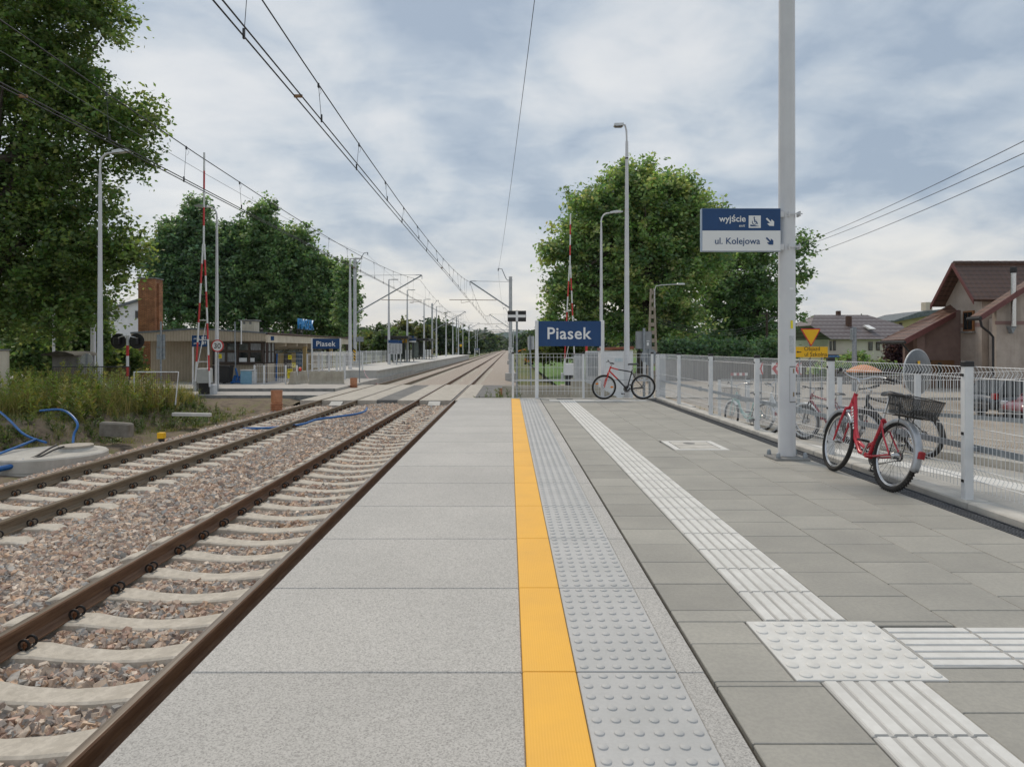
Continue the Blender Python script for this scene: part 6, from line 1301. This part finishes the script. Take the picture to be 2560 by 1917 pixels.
w = MB().box(PX(2248, Yk), PX(2255, Yk), Yk - .1, Yk - .02, PZ(817, Yk), PZ(807, Yk)).build('window', brown_wood, t, world=True); MB().bbox(PX(2327, Yk), PX(2344, Yk), Yk + 1, Yk + 2, PZ(775, Yk), PZ(754, Yk), .02).build('chimney', cream, t, world=True)
# slatted fences on the far side of the street
wood_grey = wave_mat('grey_fence_boards', (.20, .175, .145), (.085, .072, .06), 9, 'X', .9, .6)
t = thing('board_fence', 'grey-brown upright board fence along the far side of the street', 'fence', (18, 46, -.8))
xq0 = PX(1640, 46)
for k in range(6):
    xa = xq0 + k * 2.6; MB().box(xa, xa + 2.52, 46, 46.05, -.85, .55 + random.uniform(-.03, .03)).build('panel', wood_grey, t, world=True); MB().box(xa + 2.52, xa + 2.6, 45.97, 46.1, -.85, .65).build('post', brown_wood, t, world=True)
t = thing('garden_fence', 'brown garden fence of upright pales in front of the cream house', 'fence', (24, 40, -1))
for k in range(7):
    xa = 19.5 + k * 2.0; b = MB()
    for q in range(12): b.box(xa + q * .16, xa + q * .16 + .1, 41.0, 41.03, -1.0, .15)
    b.box(xa, xa + 1.95, 41.03, 41.07, -.1, 0); b.build('panel', brown_wood, t, world=True); MB().box(xa + 1.93, xa + 2.0, 40.98, 41.1, -1.0, .28).build('post', brown_wood, t, world=True)
# small things at far left
t = thing('garden_hut', 'low dark stone hut with a shallow mossy roof among the weeds at left', 'hut', (PX(160, 31), 31, -.85)); MB().box(PX(130, 31), PX(196, 31), 31, 32.2, -.85, PZ(888, 31)).build('wall', concrete_dark, t, world=True)
MB().prism([(PX(115, 31), PZ(889, 31)), (PX(200, 31), PZ(889, 31)), (PX(196, 31), PZ(885, 31)), (PX(175, 31), PZ(879, 31)), (PX(152, 31), PZ(878, 31)), (PX(118, 31), PZ(886, 31))], 'y', 30.6, 32.6).build('roof', M('mossy_slate', (.07, .065, .055), (.12, .11, .09), 5, .9), t, world=True)
t = rsign('round grey back of a road sign beside the low dark hut', PX(215, 30), 30, -.8, PZ(884, 30) + .8, 'back'); MB().lathe([(.26, -.01), (.26, .01)], 28, M=Matrix.Translation((0, .05, PZ(898, 30) + .8)) @ Rx).build('sign_plate', galv, t)
for lab, px, Y, py, r in (('slim white pole among the trees at far left', 134, 36, 765, .07), ('white pole standing just left of the nearer street lamp', 233, 34, 700, .13)):
    o = MB().lathe([(r, 0), (r * .8, PZ(py, Y) + .8)], 10).build('white_pole', lamp_paint, smooth=40); o.location = (PX(px, Y), Y, -.8); tag(o, lab, 'pole', 'white poles at the left')
t = thing('cabinet', 'beige cabinet cut off by the left edge of the photo', 'cabinet', (PX(-4, 21), 21, -.8)); MB().bbox(-.5, .13, -.3, .3, 0, PZ(876, 21) + .8, .02).build('body', cream, t); MB().bbox(-.53, .16, -.33, .33, PZ(876, 21) + .8, PZ(873, 21) + .8, .01).build('lid', concrete_dark, t)
# ---------------------------------------------------------------- the other platform
PX0, PY0, PY1, PZT = -8.72, 45.6, 150, -.10
plat_face = M('platform_wall_concrete', (.46, .455, .43), (.56, .55, .52), 1.5, .85, streak=(1.5, (.34, .33, .30), .4))
b = MB(); b.box(-13.4, PX0 - .1, PY0, PY1, -1.2, PZT - .08); struct(b.build('platform_wall', plat_face)); b = MB(); b.box(-13.45, PX0, PY0 - .03, PY1, PZT - .078, PZT); struct(b.build('platform_surface', M('platform_top', (.50, .49, .47), (.58, .57, .54), .8, .85)))
b = MB(); b.box(-13.4, PX0 - .05, PY0 - .06, PY0 - .002, -1.2, -.95); struct(b.build('platform_plinth', black))
b = MB(); b.box(PX0 - .095, PX0 - .06, PY0, 75, -1.15, -.86); struct(b.build('platform_footing', concrete))
t = thing('mesh_fence', 'long white mesh fence along the back of the other platform', 'fence', (-13.3, 80, PZT)); y = 46.0; k = 0
while y < 118: MB().box(-13.34, -13.26, y - .04, y + .04, PZT, PZT + 1.25).build('post', fence_paint, t, world=True); y += 2.5
for k in range(14):
    b = MB(); mesh_panel(b, (-13.22, 46 + k * 5, 0), (-13.22, 51 + k * 5, 0), PZT + .1, PZT + .1, 1.1, .16, .012, n=3, depth=0); b.build('mesh_panel', fence_paint, t, world=True)
t = thing('mesh_fence', 'white mesh fence across the near end of the other platform, right of the concrete barriers', 'fence', (-11.5, 45.8, PZT))
ex = [-13.3, -12.6, -11.2, -9.9]
for x in ex: MB().box(x - .04, x + .04, 46.0, 46.08, PZT, PZT + 1.2).build('post', fence_paint, t, world=True)
b = MB(); mesh_panel(b, (-13.3, 46.05, 0), (-9.9, 46.05, 0), PZT + .08, PZT + .08, 1.05, .12, .008, n=3, depth=0); b.build('mesh_panel', fence_paint, t, world=True)
t = thing('mesh_fence', 'white mesh fence behind the smaller Piasek sign, by the old station', 'fence', (-13.5, 44, SZ)); fx = [PX(p, 44) for p in (768, 797, 822, 842, 862)]
for x in fx: MB().box(x - .05, x + .05, 43.97, 44.05, SZ, PZ(884, 44)).build('post', fence_paint, t, world=True)
b = MB(); mesh_panel(b, (fx[0], 44.06, 0), (fx[-1], 44.06, 0), SZ + .3, SZ + .3, 1.35, .12, .007, n=3, depth=0); b.build('mesh_panel', fence_paint, t, world=True)
def shelter(label, Y, L):
    t = thing('platform_shelter', label, 'shelter', (-11.6, Y, PZT), group='shelters on the other platform'); fr = black
    for y in (0, L / 2, L):
        for x in (-.9, .9): MB().box(x - .045, x + .045, y - .045, y + .045, 0, 2.45).build('post', fr, t)
    MB().bbox(-1.1, 1.25, -.2, L + .2, 2.45, 2.72, .03).build('roof', fr, t)
    gl = M('tinted_glass_panel', (.10, .12, .115), (.16, .18, .17), 2, .15)
    MB().box(-.9, -.87, .05, L - .05, .25, 2.3).build('glass_panel', gl, t); 
    for y in (.0, L): b = MB(); b.box(-.85, -.1, y - .01, y + .01, .25, 2.3); b.build('glass_panel', gl, t)
    b = MB(); b.box(-.6, -.2, .4, L - .4, .42, .47); 
    for y in (.6, L / 2, L - .6): b.box(-.45, -.35, y - .04, y + .04, 0, .42)
    b.build('bench', dark_metal, t); b = MB()
    for k in range(int(L / .5)): b.box(-.905, -.865, .25 + k * .5, .29 + k * .5, .2, 2.4)
    b.build('mullion', fr, t)
shelter('nearer black framed glass shelter on the other platform', 70, 6.5); shelter('farther black framed glass shelter on the other platform', 88, 6.5)
def info(label, px, Y, kind):
    t = thing('information_board', label, 'information board', (PX(px, Y), Y, PZT), group='boards on the other platform')
    for s in (-.3, .3): MB().box(s - .05, s + .05, -.05, .05, 0, 1.9).build('post', galv, t)
    MB().bbox(-.45, .45, -.06, .06, .95, 1.9, .02).build('frame', galv, t); b = MB()
    for q in range(3): b.box(-.38 + q * .27, -.17 + q * .27, -.075, -.062, 1.0, 1.85)
    b.build('poster', M('poster_sheet', (.25, .26, .27), (.5, .5, .5), 9, .5), t); MB().bbox(-.45, .45, -.05, .05, 1.92, 2.2, .01).build('header', blue_sign, t)
info('grey framed information board by the second lamp post of the other platform', 983, 61, 0); info('grey framed information board just right of its twin on the other platform', 993, 64, 0)
t = thing('platform_sign', 'yellow sign hung on the third lamp post of the other platform', 'sign', (PX(1011, 73), 73, PZT)); MB().bbox(PX(1004, 73), PX(1017, 73), 72.97, 73.03, PZ(857, 73), PZ(845, 73), .01).build('panel', yellow_sign, t, world=True); MB().box(PX(1006, 73), PX(1009, 73), 72.955, 72.968, PZ(852, 73), PZ(849, 73)).build('symbol', sign_white, t, world=True)
t = thing('platform_sign', 'navy and white sign right of the yellow one on the other platform', 'sign', (PX(1030, 73), 73, PZT))
for pa, pb_, ya, yb, m in ((1023, 1035, 840, 845, blue_sign), (1023, 1040, 846.5, 851.5, blue_sign), (1023, 1040, 851.6, 856, sign_white)): MB().box(PX(pa, 73), PX(pb_, 73), 72.97, 73.03, PZ(yb, 73), PZ(ya, 73)).build('panel', m, t, world=True)
t = thing('platform_sign', 'small far yellow sign under a navy one on the other platform', 'sign', (PX(1152, 110), 110, PZT)); MB().box(PX(1149, 110), PX(1155, 110), 109.9, 110, PZ(866.5, 110), PZ(860.5, 110)).build('panel', yellow_sign, t, world=True); MB().box(PX(1148, 110), PX(1154, 110), 109.9, 110, PZ(860, 110), PZ(857.5, 110)).build('panel', blue_sign, t, world=True)
hose('pink and white tape hanging from the fence end over the platform corner', [at(910, 925, 45.4), at(914, 938, 45.2), at(925, 950, 44.8), at(934, 956, 44.4), at(950, 962, 43.5)], .025, M('pink_tape', (.75, .12, .16), (.75, .7, .7), 3, .5), 'barrier_tape', 'tapes')
# ---------------------------------------------------------------- trees
bark = M('oak_bark', (.045, .036, .028), (.085, .07, .055), 6, .95, bump=.8, bscale=18, stretch=(1, 1, .25))
leaves_mat = leaf_mat('tree_leaves', .48)
def leaf_cloud(lobes, ncl, per, leaf, rc, pal, seed, flat=.6, fill=.5, droop=0.0):
    """lobes [(x,y,z,rx,ry,rz,density)] -> vertices, faces, colours of leaf-sized quads grouped in sprays"""
    r = np.random.default_rng(seed); L = np.array([l[:6] for l in lobes], float); w = np.array([l[3] * l[5] * (l[6] if len(l) > 6 else 1) for l in lobes]); w /= w.sum()
    k = r.choice(len(L), ncl, p=w); d = r.normal(size=(ncl, 3)); d /= np.linalg.norm(d, axis=1, keepdims=True)
    d[:, 2] = np.where((d[:, 2] < -.5) & (r.random(ncl) < .5), -d[:, 2], d[:, 2])
    u = 1.06 - (1.06 - fill) * r.random(ncl) ** 1.1; u = np.where(r.random(ncl) < .12, u * r.uniform(1.05, 1.3, ncl), u); u *= 1 + .13 * np.sin(d[:, 0] * 5 + k) * np.cos(d[:, 2] * 4 + k * 2)
    c = L[k, :3] + d * L[k, 3:6] * u[:, None]
    n = ncl * per; ci = np.repeat(np.arange(ncl), per)
    out = d[ci]; out = out + np.array([0, 0, .15 - droop]); rcs = rc * r.uniform(.6, 1.35, ncl)[ci]
    p = c[ci] + out * (rcs * r.uniform(-.7, .9, n))[:, None] + r.normal(size=(n, 3)) * (rcs * .42)[:, None] * np.array([1, 1, flat])
    a = r.normal(size=(n, 3)); a[:, 2] *= .6; a /= np.linalg.norm(a, axis=1, keepdims=True)
    nb = r.normal(size=(n, 3)) + np.array([0, 0, .9]); b = np.cross(nb, a); b /= np.linalg.norm(b, axis=1, keepdims=True) + 1e-9
    s = (leaf * r.uniform(.55, 1.3, n))[:, None]; a = a * s * .62; b = b * s * .38
    q = np.stack([p - a, p + b + a * .1, p + a, p - b + a * .1], 1).reshape(-1, 3)
    F = np.arange(n * 4).reshape(n, 4)
    P = np.array(pal, float); tone = P[r.integers(0, len(P), ncl)][ci] * r.uniform(.75, 1.25, (n, 1)) * r.uniform(.85, 1.15, (n, 3))
    col = np.concatenate([tone, np.ones((n, 1))], 1)
    return q, F, np.repeat(col, 4, 0), c
def tree(name, label, base, top_trunk, tr, lobes, ncl, per, leaf, rc, pal, seed, group=None, limbs=14, cat='tree', fill=.5, flat=.6, world=True):
    t = thing(name, label, cat, base, group=group); B = Vector(base); rr = random.Random(seed)
    q, F, col, c = leaf_cloud(lobes, ncl, per, leaf, rc, pal, seed, flat, fill)
    o = np_mesh('crown', q - np.array(base), F, leaves_mat, t, col)
    b = MB(); T = Vector(top_trunk); mid = B.lerp(T, .5) + Vector((rr.uniform(-.2, .2), 0, 0)) * tr
    b.tube([B - Vector((0, 0, .3)), B + Vector((0, 0, .4)), mid, T], [tr * 1.35, tr, tr * .8, tr * .45], 8)
    for i in range(limbs):
        e = Vector(c[rr.randrange(len(c))]); s = B.lerp(T, rr.uniform(.45, 1.0)); m = s.lerp(e, .5) + Vector((rr.uniform(-.5, .5), rr.uniform(-.5, .5), rr.uniform(.0, .8))) * tr * 1.5
        b.tube([s, s.lerp(m, .5), m, m.lerp(e, .6), s.lerp(e, .95)], [tr * .34, tr * .28, tr * .2, tr * .12, tr * .05], 5)
    b.build('trunk', bark, t, world=True, smooth=60); return t
def lob(px, py, rx, ry, Y, ry_depth=None, dens=1, dy=0):
    s = Y / 1707.0; return (PX(px, Y), Y + dy, PZ(py, Y), rx * s, (ry_depth or (rx + ry) / 2) * s, ry * s, dens)
OAK = [(0.122, 0.2, 0.064), (0.166, 0.258, 0.081), (0.096, 0.163, 0.058), (0.242, 0.329, 0.108), (0.13, 0.193, 0.074)]
OAKL = [(0.246, 0.376, 0.145), (0.181, 0.301, 0.135), (0.329, 0.465, 0.198), (0.132, 0.226, 0.107), (0.429, 0.512, 0.23), (0.199, 0.284, 0.135)]
DARK = [(0.125, 0.225, 0.125), (0.17, 0.284, 0.155), (0.101, 0.175, 0.107), (0.213, 0.343, 0.171), (0.15, 0.235, 0.141)]  # greens lifted and tinted bluish, a haze effect put into the leaf colour
MID = [(0.148, 0.25, 0.121), (0.194, 0.311, 0.144), (0.114, 0.191, 0.096), (0.238, 0.359, 0.163)]
Yt = 28.5
big = [lob(150, 40, 150, 95, Yt), lob(235, 30, 75, 62, Yt, dens=.7), lob(60, 190, 160, 120, Yt), lob(190, 250, 90, 70, Yt), lob(170, 340, 130, 95, Yt), lob(310, 320, 75, 62, Yt), lob(375, 300, 34, 40, Yt, dens=.7), lob(340, 400, 48, 48, Yt, dens=.8), lob(120, 470, 130, 100, Yt), lob(240, 520, 50, 40, Yt, dens=.7),
       lob(270, 620, 75, 58, Yt), lob(320, 660, 40, 55, Yt, dens=.7), lob(150, 660, 130, 110, Yt), lob(60, 600, 130, 150, Yt), lob(110, 790, 120, 75, Yt), lob(230, 750, 70, 60, Yt, dens=.7), lob(-160, 200, 190, 260, Yt), lob(-160, 600, 190, 240, Yt), lob(20, -120, 200, 110, Yt)]
tree('oak_tree', 'huge dark green oak filling the left edge of the photo behind the weeds', (PX(-60, 27), 27, -.8), (PX(-20, 27), 27, 9), .5, big, 3700, 40, .165, .50, OAK, 21, limbs=26)
Yr = 60
ro = [lob(1600, 480, 120, 85, Yr), lob(1500, 540, 95, 85, Yr), lob(1705, 545, 95, 90, Yr), lob(1590, 440, 60, 50, Yr, dens=.8), lob(1685, 470, 60, 45, Yr, dens=.8), lob(1440, 620, 75, 70, Yr), lob(1385, 635, 40, 32, Yr, dens=.7), lob(1590, 610, 130, 100, Yr), lob(1740, 640, 85, 95, Yr), lob(1420, 730, 65, 60, Yr), lob(1530, 720, 110, 85, Yr), lob(1660, 740, 105, 90, Yr), lob(1385, 790, 32, 45, Yr, dens=.6), lob(1470, 810, 70, 50, Yr), lob(1590, 820, 100, 50, Yr), lob(1700, 815, 70, 55, Yr), lob(1790, 530, 28, 18, Yr, dens=.6), lob(1440, 500, 24, 26, Yr, dens=.6)]
ro = [(x, y, z - .5 * (z > 8) * (z - 8) / 8, a * .86, b * .9, c * .86, d) for x, y, z, a, b, c, d in ro]
tree('oak_tree', 'large bright green oak behind the tall lamp post and the large Piasek sign', (PX(1612, Yr), Yr, -1), (PX(1605, Yr), Yr, 11), .75, ro, 2500, 40, .30, .80, OAKL, 22, limbs=80, fill=.35)
Yd = 74
dk = [lob(1850, 690, 80, 75, Yd), lob(1940, 640, 55, 50, Yd, dens=.45), lob(1800, 770, 60, 85, Yd), lob(1900, 780, 85, 80, Yd), lob(2012, 625, 16, 40, Yd, dens=.5), lob(1985, 700, 40, 40, Yd, dens=.35), lob(1880, 640, 50, 40, Yd, dens=.5), lob(1790, 660, 40, 50, Yd, dens=.7), lob(1850, 850, 90, 40, Yd)]
tree('broadleaf_tree', 'dark loose-crowned tree between the bright oak and the thick column', (PX(1880, Yd), Yd, -1), (PX(1895, Yd), Yd, 9), .4, dk, 850, 34, .34, .80, MID, 23, limbs=46, fill=.5)
Yl = 76
for i, (px, top, hw, low, lab, pal) in enumerate([(425, 555, 45, 800, 'dark leafy tree behind the brick chimney, leftmost of the wood behind the station', DARK), (490, 500, 60, 830, 'tall dark rounded tree behind the raised left barrier and the station', DARK), (575, 560, 55, 830, 'dark tree above the antenna poles of the station, between two taller ones', DARK), (655, 512, 65, 835, 'tall dark tree with a pointed top behind the middle of the station', MID), (740, 575, 76, 835, 'dark green tree behind the blue roof letters', MID), (810, 655, 62, 845, 'lower dark green tree at the right end of the wood, beyond the roof letters', MID)]):
    s = Yl / 1707; L = [lob(px, top + 45, hw * .55, 45, Yl), lob(px, top + 110, hw * .95, 65, Yl), lob(px - hw * .35, (top + low) / 2 + 10, hw * .8, 75, Yl), lob(px + hw * .4, (top + low) / 2 + 20, hw * .8, 80, Yl), lob(px, low - 60, hw, 70, Yl), lob(px + hw * .2, top + 15, hw * .25, 25, Yl, dens=.6)]
    tree('broadleaf_tree', lab, (PX(px, Yl), Yl + (i % 3), -.9), (PX(px, Yl), Yl + (i % 3), PZ(top + 70, Yl)), .35, L, 900, 36, .33, .75, pal, 40 + i, group='wood behind the old station', limbs=14, fill=.35)
Y9 = 64
tree('slender_tree', 'slender sparse young tree just behind the striped catenary mast', (PX(868, Y9), Y9, -.9), (PX(868, Y9), Y9, PZ(690, Y9)), .14, [lob(866, 700, 22, 50, Y9, dens=.8), lob(868, 780, 30, 70, Y9), lob(885, 740, 14, 50, Y9, dens=.5)], 210, 26, .26, .5, MID, 61, limbs=20, fill=.3)
# shrubs at far left behind the road
for i, (px, py, rx, ry, Y, lab) in enumerate([(40, 800, 90, 110, 43, 'dark bush below the huge oak at the left edge'), (160, 760, 75, 120, 44, 'dark bush behind the low dark hut'), (215, 850, 40, 50, 41, 'dark bush between the hut and the white building'), (290, 905, 40, 30, 44, 'low dark shrub in front of the white building'), (95, 885, 60, 45, 39, 'low bush under the oak, left of the low dark hut')]):
    tree('bush', lab, (PX(px, Y), Y, -.8), (PX(px, Y), Y, PZ(py, Y)), .12, [lob(px, py, rx, ry, Y), lob(px + rx * .4, py + ry * .4, rx * .7, ry * .6, Y), lob(px - rx * .4, py + ry * .5, rx * .7, ry * .6, Y)], 420, 30, .24, .6, OAK, 70 + i, group='bushes at the left', limbs=8, cat='bush')
# distant trees
FARP = [[(0.08, 0.133, 0.056), (0.102, 0.154, 0.064)], [(0.058, 0.098, 0.048), (0.072, 0.112, 0.056)], [(0.145, 0.168, 0.064), (0.109, 0.14, 0.056)], [(0.051, 0.087, 0.056), (0.065, 0.105, 0.064)]]
far_list = [(893, 120, 850, 18, 2), (915, 135, 838, 22, 0), (935, 110, 846, 26, 2), (952, 150, 826, 15, 1), (968, 105, 842, 30, 0), (990, 125, 838, 20, 0), (1010, 140, 812, 13, 2), (1024, 150, 838, 18, 1), (1036, 150, 820, 13, 1), (1056, 140, 828, 18, 2), (1080, 150, 812, 22, 3), (1100, 155, 805, 30, 1), (1128, 165, 826, 25, 0), (1150, 180, 832, 20, 3), (1172, 195, 838, 22, 1), (1193, 215, 838, 18, 3), (1212, 225, 837, 14, 1), (1222, 150, 862, 9, 0), (1236, 330, 846, 14, 3), (1250, 360, 850, 12, 3),
            (1290, 270, 848, 9, 3), (1304, 210, 846, 16, 1), (1326, 190, 838, 20, 3), (1344, 200, 842, 22, 1), (1368, 170, 850, 22, 0), (1925, 130, 842, 20, 0), (1950, 150, 845, 24, 1), (1980, 160, 838, 26, 3), (2045, 150, 838, 26, 1), (2068, 140, 842, 22, 0), (2090, 150, 850, 20, 2)]
wh = ['rounded', 'dense', 'pale', 'narrow']
for i, (px, Y, top, hw, pk) in enumerate(far_list):
    Y = max(Y, 16 * 1707 / (1273 - px)) if px < 1273 else max(Y, 6.5 * 1707 / (px - 1273))
    side = 'behind the other platform' if px < 1270 else ('beyond the end fence' if px < 1500 else 'beyond the give way sign')
    if 1090 < px < 1400: top += 6
    h = (878 - top)
    L = [lob(px, top + h * .30, hw * .75, h * .32, Y), lob(px - hw * .4, top + h * .62, hw * .75, h * .36, Y), lob(px + hw * .4, top + h * .66, hw * .7, h * .34, Y), lob(px, top + h * .12, hw * .3, h * .14, Y)]
    tree('distant_tree', 'distant %s green tree %s, among others like it' % (['mid', 'dark', 'yellowish', 'bluish'][pk], side), (PX(px, Y), Y, -1), (PX(px, Y), Y, PZ(top + h * .4, Y)), .25, L, 170, 22, .0052 * Y, .0085 * Y, FARP[pk], 100 + i, group='%s distant trees %s' % (['mid green', 'dark green', 'yellowish', 'bluish'][pk], side), limbs=5)
# a continuous far wood that reads as one mass
def far_wood(name, label, x0, x1, y0, y1, h, n, pal, seed):
    r = np.random.default_rng(seed); L = [(r.uniform(x0, x1), r.uniform(y0, y1), h * r.uniform(.2, .6), 7, 7, h * r.uniform(.4, .62)) for _ in range(n)]
    q, F, col, c = leaf_cloud(L, n * 60, 14, 1.6, 2.6, pal, seed); o = np_mesh(name, q, F, leaves_mat, None, col, 'stuff'); tag(o, label, 'wood')
far_wood('far_wood', 'continuous dark far wood along the horizon left of the tracks', -330, -32, 300, 420, 11, 60, FARP[3], 5)
far_wood('far_wood', 'continuous dark far wood along the horizon right of the tracks', 18, 420, 290, 420, 11, 70, FARP[3], 6)
# bushes on the right
for i, (px, py, rx, ry, Y, pal, lab) in enumerate([(2140, 904, 20, 9, 62, OAKL, 'small bright bush in front of the cream house'), (2243, 885, 12, 30, 52, [(.06, .03, .045), (.08, .045, .055)], 'purple leaved bush beside the porch of the brown house'), (1690, 878, 40, 22, 52, DARK, 'low dark bush under the bright oak behind the board fence'), (1770, 880, 45, 24, 52, DARK, 'low dark bush under the gap between the oak and the dark tree'), (1840, 882, 45, 22, 52, DARK, 'low dark bush under the dark loose-crowned tree'), (1930, 880, 45, 26, 56, DARK, 'low dark bush just left of the thick column'), (1420, 868, 45, 26, 50, [(.09, .12, .03), (.07, .10, .025)], 'yellowish green thicket below the large Piasek sign'), (1360, 880, 30, 16, 55, FARP[2], 'yellowish low bush left of the right-hand barrier'), (2090, 925, 40, 6, 42.2, OAKL, 'low hedge behind the brown garden fence'), (2190, 925, 40, 6, 42.4, OAK, 'darker low hedge behind the brown garden fence, right of the parasol')]):
    tree('bush', lab, (PX(px, Y), Y, -1), (PX(px, Y), Y, PZ(py, Y)), .06, [lob(px, py, rx, ry, Y), lob(px - rx * .5, py + ry * .4, rx * .6, ry * .7, Y), lob(px + rx * .5, py + ry * .4, rx * .6, ry * .7, Y)], 230, 24, .0042 * Y, .009 * Y, pal, 150 + i, group='bushes on the right', limbs=5, cat='bush')
# ---------------------------------------------------------------- weeds and grass
def weeds(name, label, spots, seed, pal, leaf=.055, blade=True):
    """spots: list of (x, y, z, height)"""
    r = np.random.default_rng(seed); Q = []; C = []
    for x, y, z, h in spots:
        lean = r.normal(size=2) * .16 * h; n = int(14 + 40 * h); base = np.array([x, y, z]); top = base + np.array([lean[0], lean[1], h])
        c = np.array(pal[r.integers(len(pal))]) * r.uniform(.75, 1.25)
        w = np.array([.006 + .003 * h, 0, 0]); Q.append(np.stack([base - w, base + w, top + w * .4, top - w * .4])); C.append(np.repeat(np.append(c * .9, 1)[None], 4, 0))
        u = r.uniform(.05, 1, n) ** .8; p = base + (top - base) * u[:, None]
        ang = r.uniform(0, 6.283, n); ln = leaf * r.uniform(.6, 1.7, n) * (1.5 - .9 * u) * (1 + h * .6)
        d = np.stack([np.cos(ang), np.sin(ang), r.uniform(.1, .9, n)], -1); sd = np.stack([-np.sin(ang), np.cos(ang), r.uniform(-.4, .4, n)], -1) * .16
        t = p + d * ln[:, None]; m = (p + t) / 2
        Q.append(np.stack([p, m + sd * ln[:, None], t, m - sd * ln[:, None]], 1).reshape(-1, 3)); cc = np.append(c, 1)[None] * np.concatenate([r.uniform(.8, 1.25, (n, 3)), np.ones((n, 1))], 1); C.append(np.repeat(cc, 4, 0))
    V = np.concatenate(Q); F = np.arange(len(V)).reshape(-1, 4); o = np_mesh(name, V, F, leaves_mat, None, np.concatenate(C), 'stuff'); return tag(o, label, 'plants')
rw = np.random.default_rng(33)
def sp(n, x0, x1, y0, y1, h0, h1, cond=None):
    out = []
    while len(out) < n:
        x, y = rw.uniform(x0, x1), rw.uniform(y0, y1)
        if abs(x) > .80 * y or (cond and not cond(x, y)): continue
        out.append((x, y, float(bank_z(np.array(x), np.array(y))) - .02, rw.uniform(h0, h1)))
    return out
GW = [(0.236, 0.297, 0.073), (0.297, 0.331, 0.094), (0.173, 0.24, 0.058), (0.371, 0.353, 0.124), (0.261, 0.274, 0.083)]
GD = [(0.084, 0.137, 0.037), (0.111, 0.161, 0.048), (0.065, 0.109, 0.034), (0.149, 0.177, 0.059)]
patch = lambda x, y: vnoise(np.array(x), np.array(y), 1.6, 12) > -.12
weeds('tall_weeds', 'thicket of tall yellowish green weeds along the top of the left bank', sp(330, -17.5, -11.6, 18.6, 24.5, .5, 1.25, patch) + sp(150, -20, -14, 22, 29, .6, 1.5), 1, GW, .07)
weeds('low_weeds', 'low green weeds covering the slope of the left bank', sp(480, -15.5, -9.9, 16.6, 27, .10, .34, lambda x, y: vnoise(np.array(x), np.array(y), 1.3, 15) > -.02) + sp(300, -12.5, -10.6, 18, 26, .15, .5) + sp(160, -13.2, -11.3, 14.6, 16.5, .05, .16), 2, GD, .06)
weeds('verge_grass', 'tufts of green grass and weeds growing beyond the end fence', [(rw.uniform(.3, 3.6), rw.uniform(18.95, 20.1), -.93, rw.uniform(.3, .85)) for _ in range(260)] + [(rw.uniform(-.95, .3), rw.uniform(19.5, 24), -.95, rw.uniform(.3, 1.0)) for _ in range(150)] + [(rw.uniform(3.2, 6.2), rw.uniform(20, 27), -.9, rw.uniform(.15, .5)) for _ in range(120)], 3, GD, .06)

def blades(name, label, spots, seed, pal):
    r = np.random.default_rng(seed); S = np.array(spots); k = 7; n = len(S) * k
    b0 = np.repeat(S[:, :3], k, 0) + np.concatenate([r.normal(size=(n, 2)) * .07, np.zeros((n, 1))], 1); h = np.repeat(S[:, 3], k) * r.uniform(.6, 1.15, n)
    ang = r.uniform(0, 6.283, n); w = np.stack([np.cos(ang), np.sin(ang), np.zeros(n)], -1) * .006
    ln = r.normal(size=(n, 2)) * .22; m = b0 + np.stack([ln[:, 0] * h * .35, ln[:, 1] * h * .35, h * .55], -1); t = b0 + np.stack([ln[:, 0] * h * 1.2, ln[:, 1] * h * 1.2, h], -1)
    Q = np.stack([b0 - w, b0 + w, m + w * .8, m - w * .8, m - w * .8, m + w * .8, t + w * .25, t - w * .25], 1).reshape(-1, 3); F = np.arange(n * 8).reshape(-1, 4)
    P = np.array(pal); c = P[r.integers(0, len(P), n)] * r.uniform(.75, 1.25, (n, 1)); c = np.repeat(np.concatenate([c, np.ones((n, 1))], 1), 8, 0)
    o = np_mesh(name, Q, F, leaves_mat, None, c, 'stuff'); return tag(o, label, 'grass')
blades('dry_grass', 'dry straw coloured grass standing on the left bank among the weeds', sp(2000, -17.5, -11.6, 18.2, 25.5, .25, .75, lambda x, y: vnoise(np.array(x), np.array(y), 1.1, 22) > -.15), 9, [(.34, .28, .12), (.28, .25, .09), (.22, .24, .07), (.40, .34, .17), (.17, .21, .05)])
blades('short_grass', 'short patchy green grass at the foot of the left bank', sp(900, -14.5, -10.0, 15.4, 27, .06, .2, lambda x, y: vnoise(np.array(x), np.array(y), .9, 25) > .02), 10, [(.14, .19, .05), (.19, .21, .07), (.25, .23, .1)])
# ---------------------------------------------------------------- air
hm = bpy.data.materials.new('haze_air'); hm.use_nodes = True; ht = hm.node_tree; ht.nodes.clear()
pv = N(ht, 'ShaderNodeVolumePrincipled', in_={'Density': 4.5e-5, 'Anisotropy': 0.0}); pv.inputs['Color'].default_value = (.80, .88, .98, 1)
ho = N(ht, 'ShaderNodeOutputMaterial'); ht.links.new(pv.outputs[0], ho.inputs['Volume'])
hz_ = MB().box(-5600, 7000, -420, 6600, -2.5, 260).build('haze', hm); hz_['kind'] = 'stuff'; tag(hz_, 'thin pale haze in the air over the whole place', 'haze')
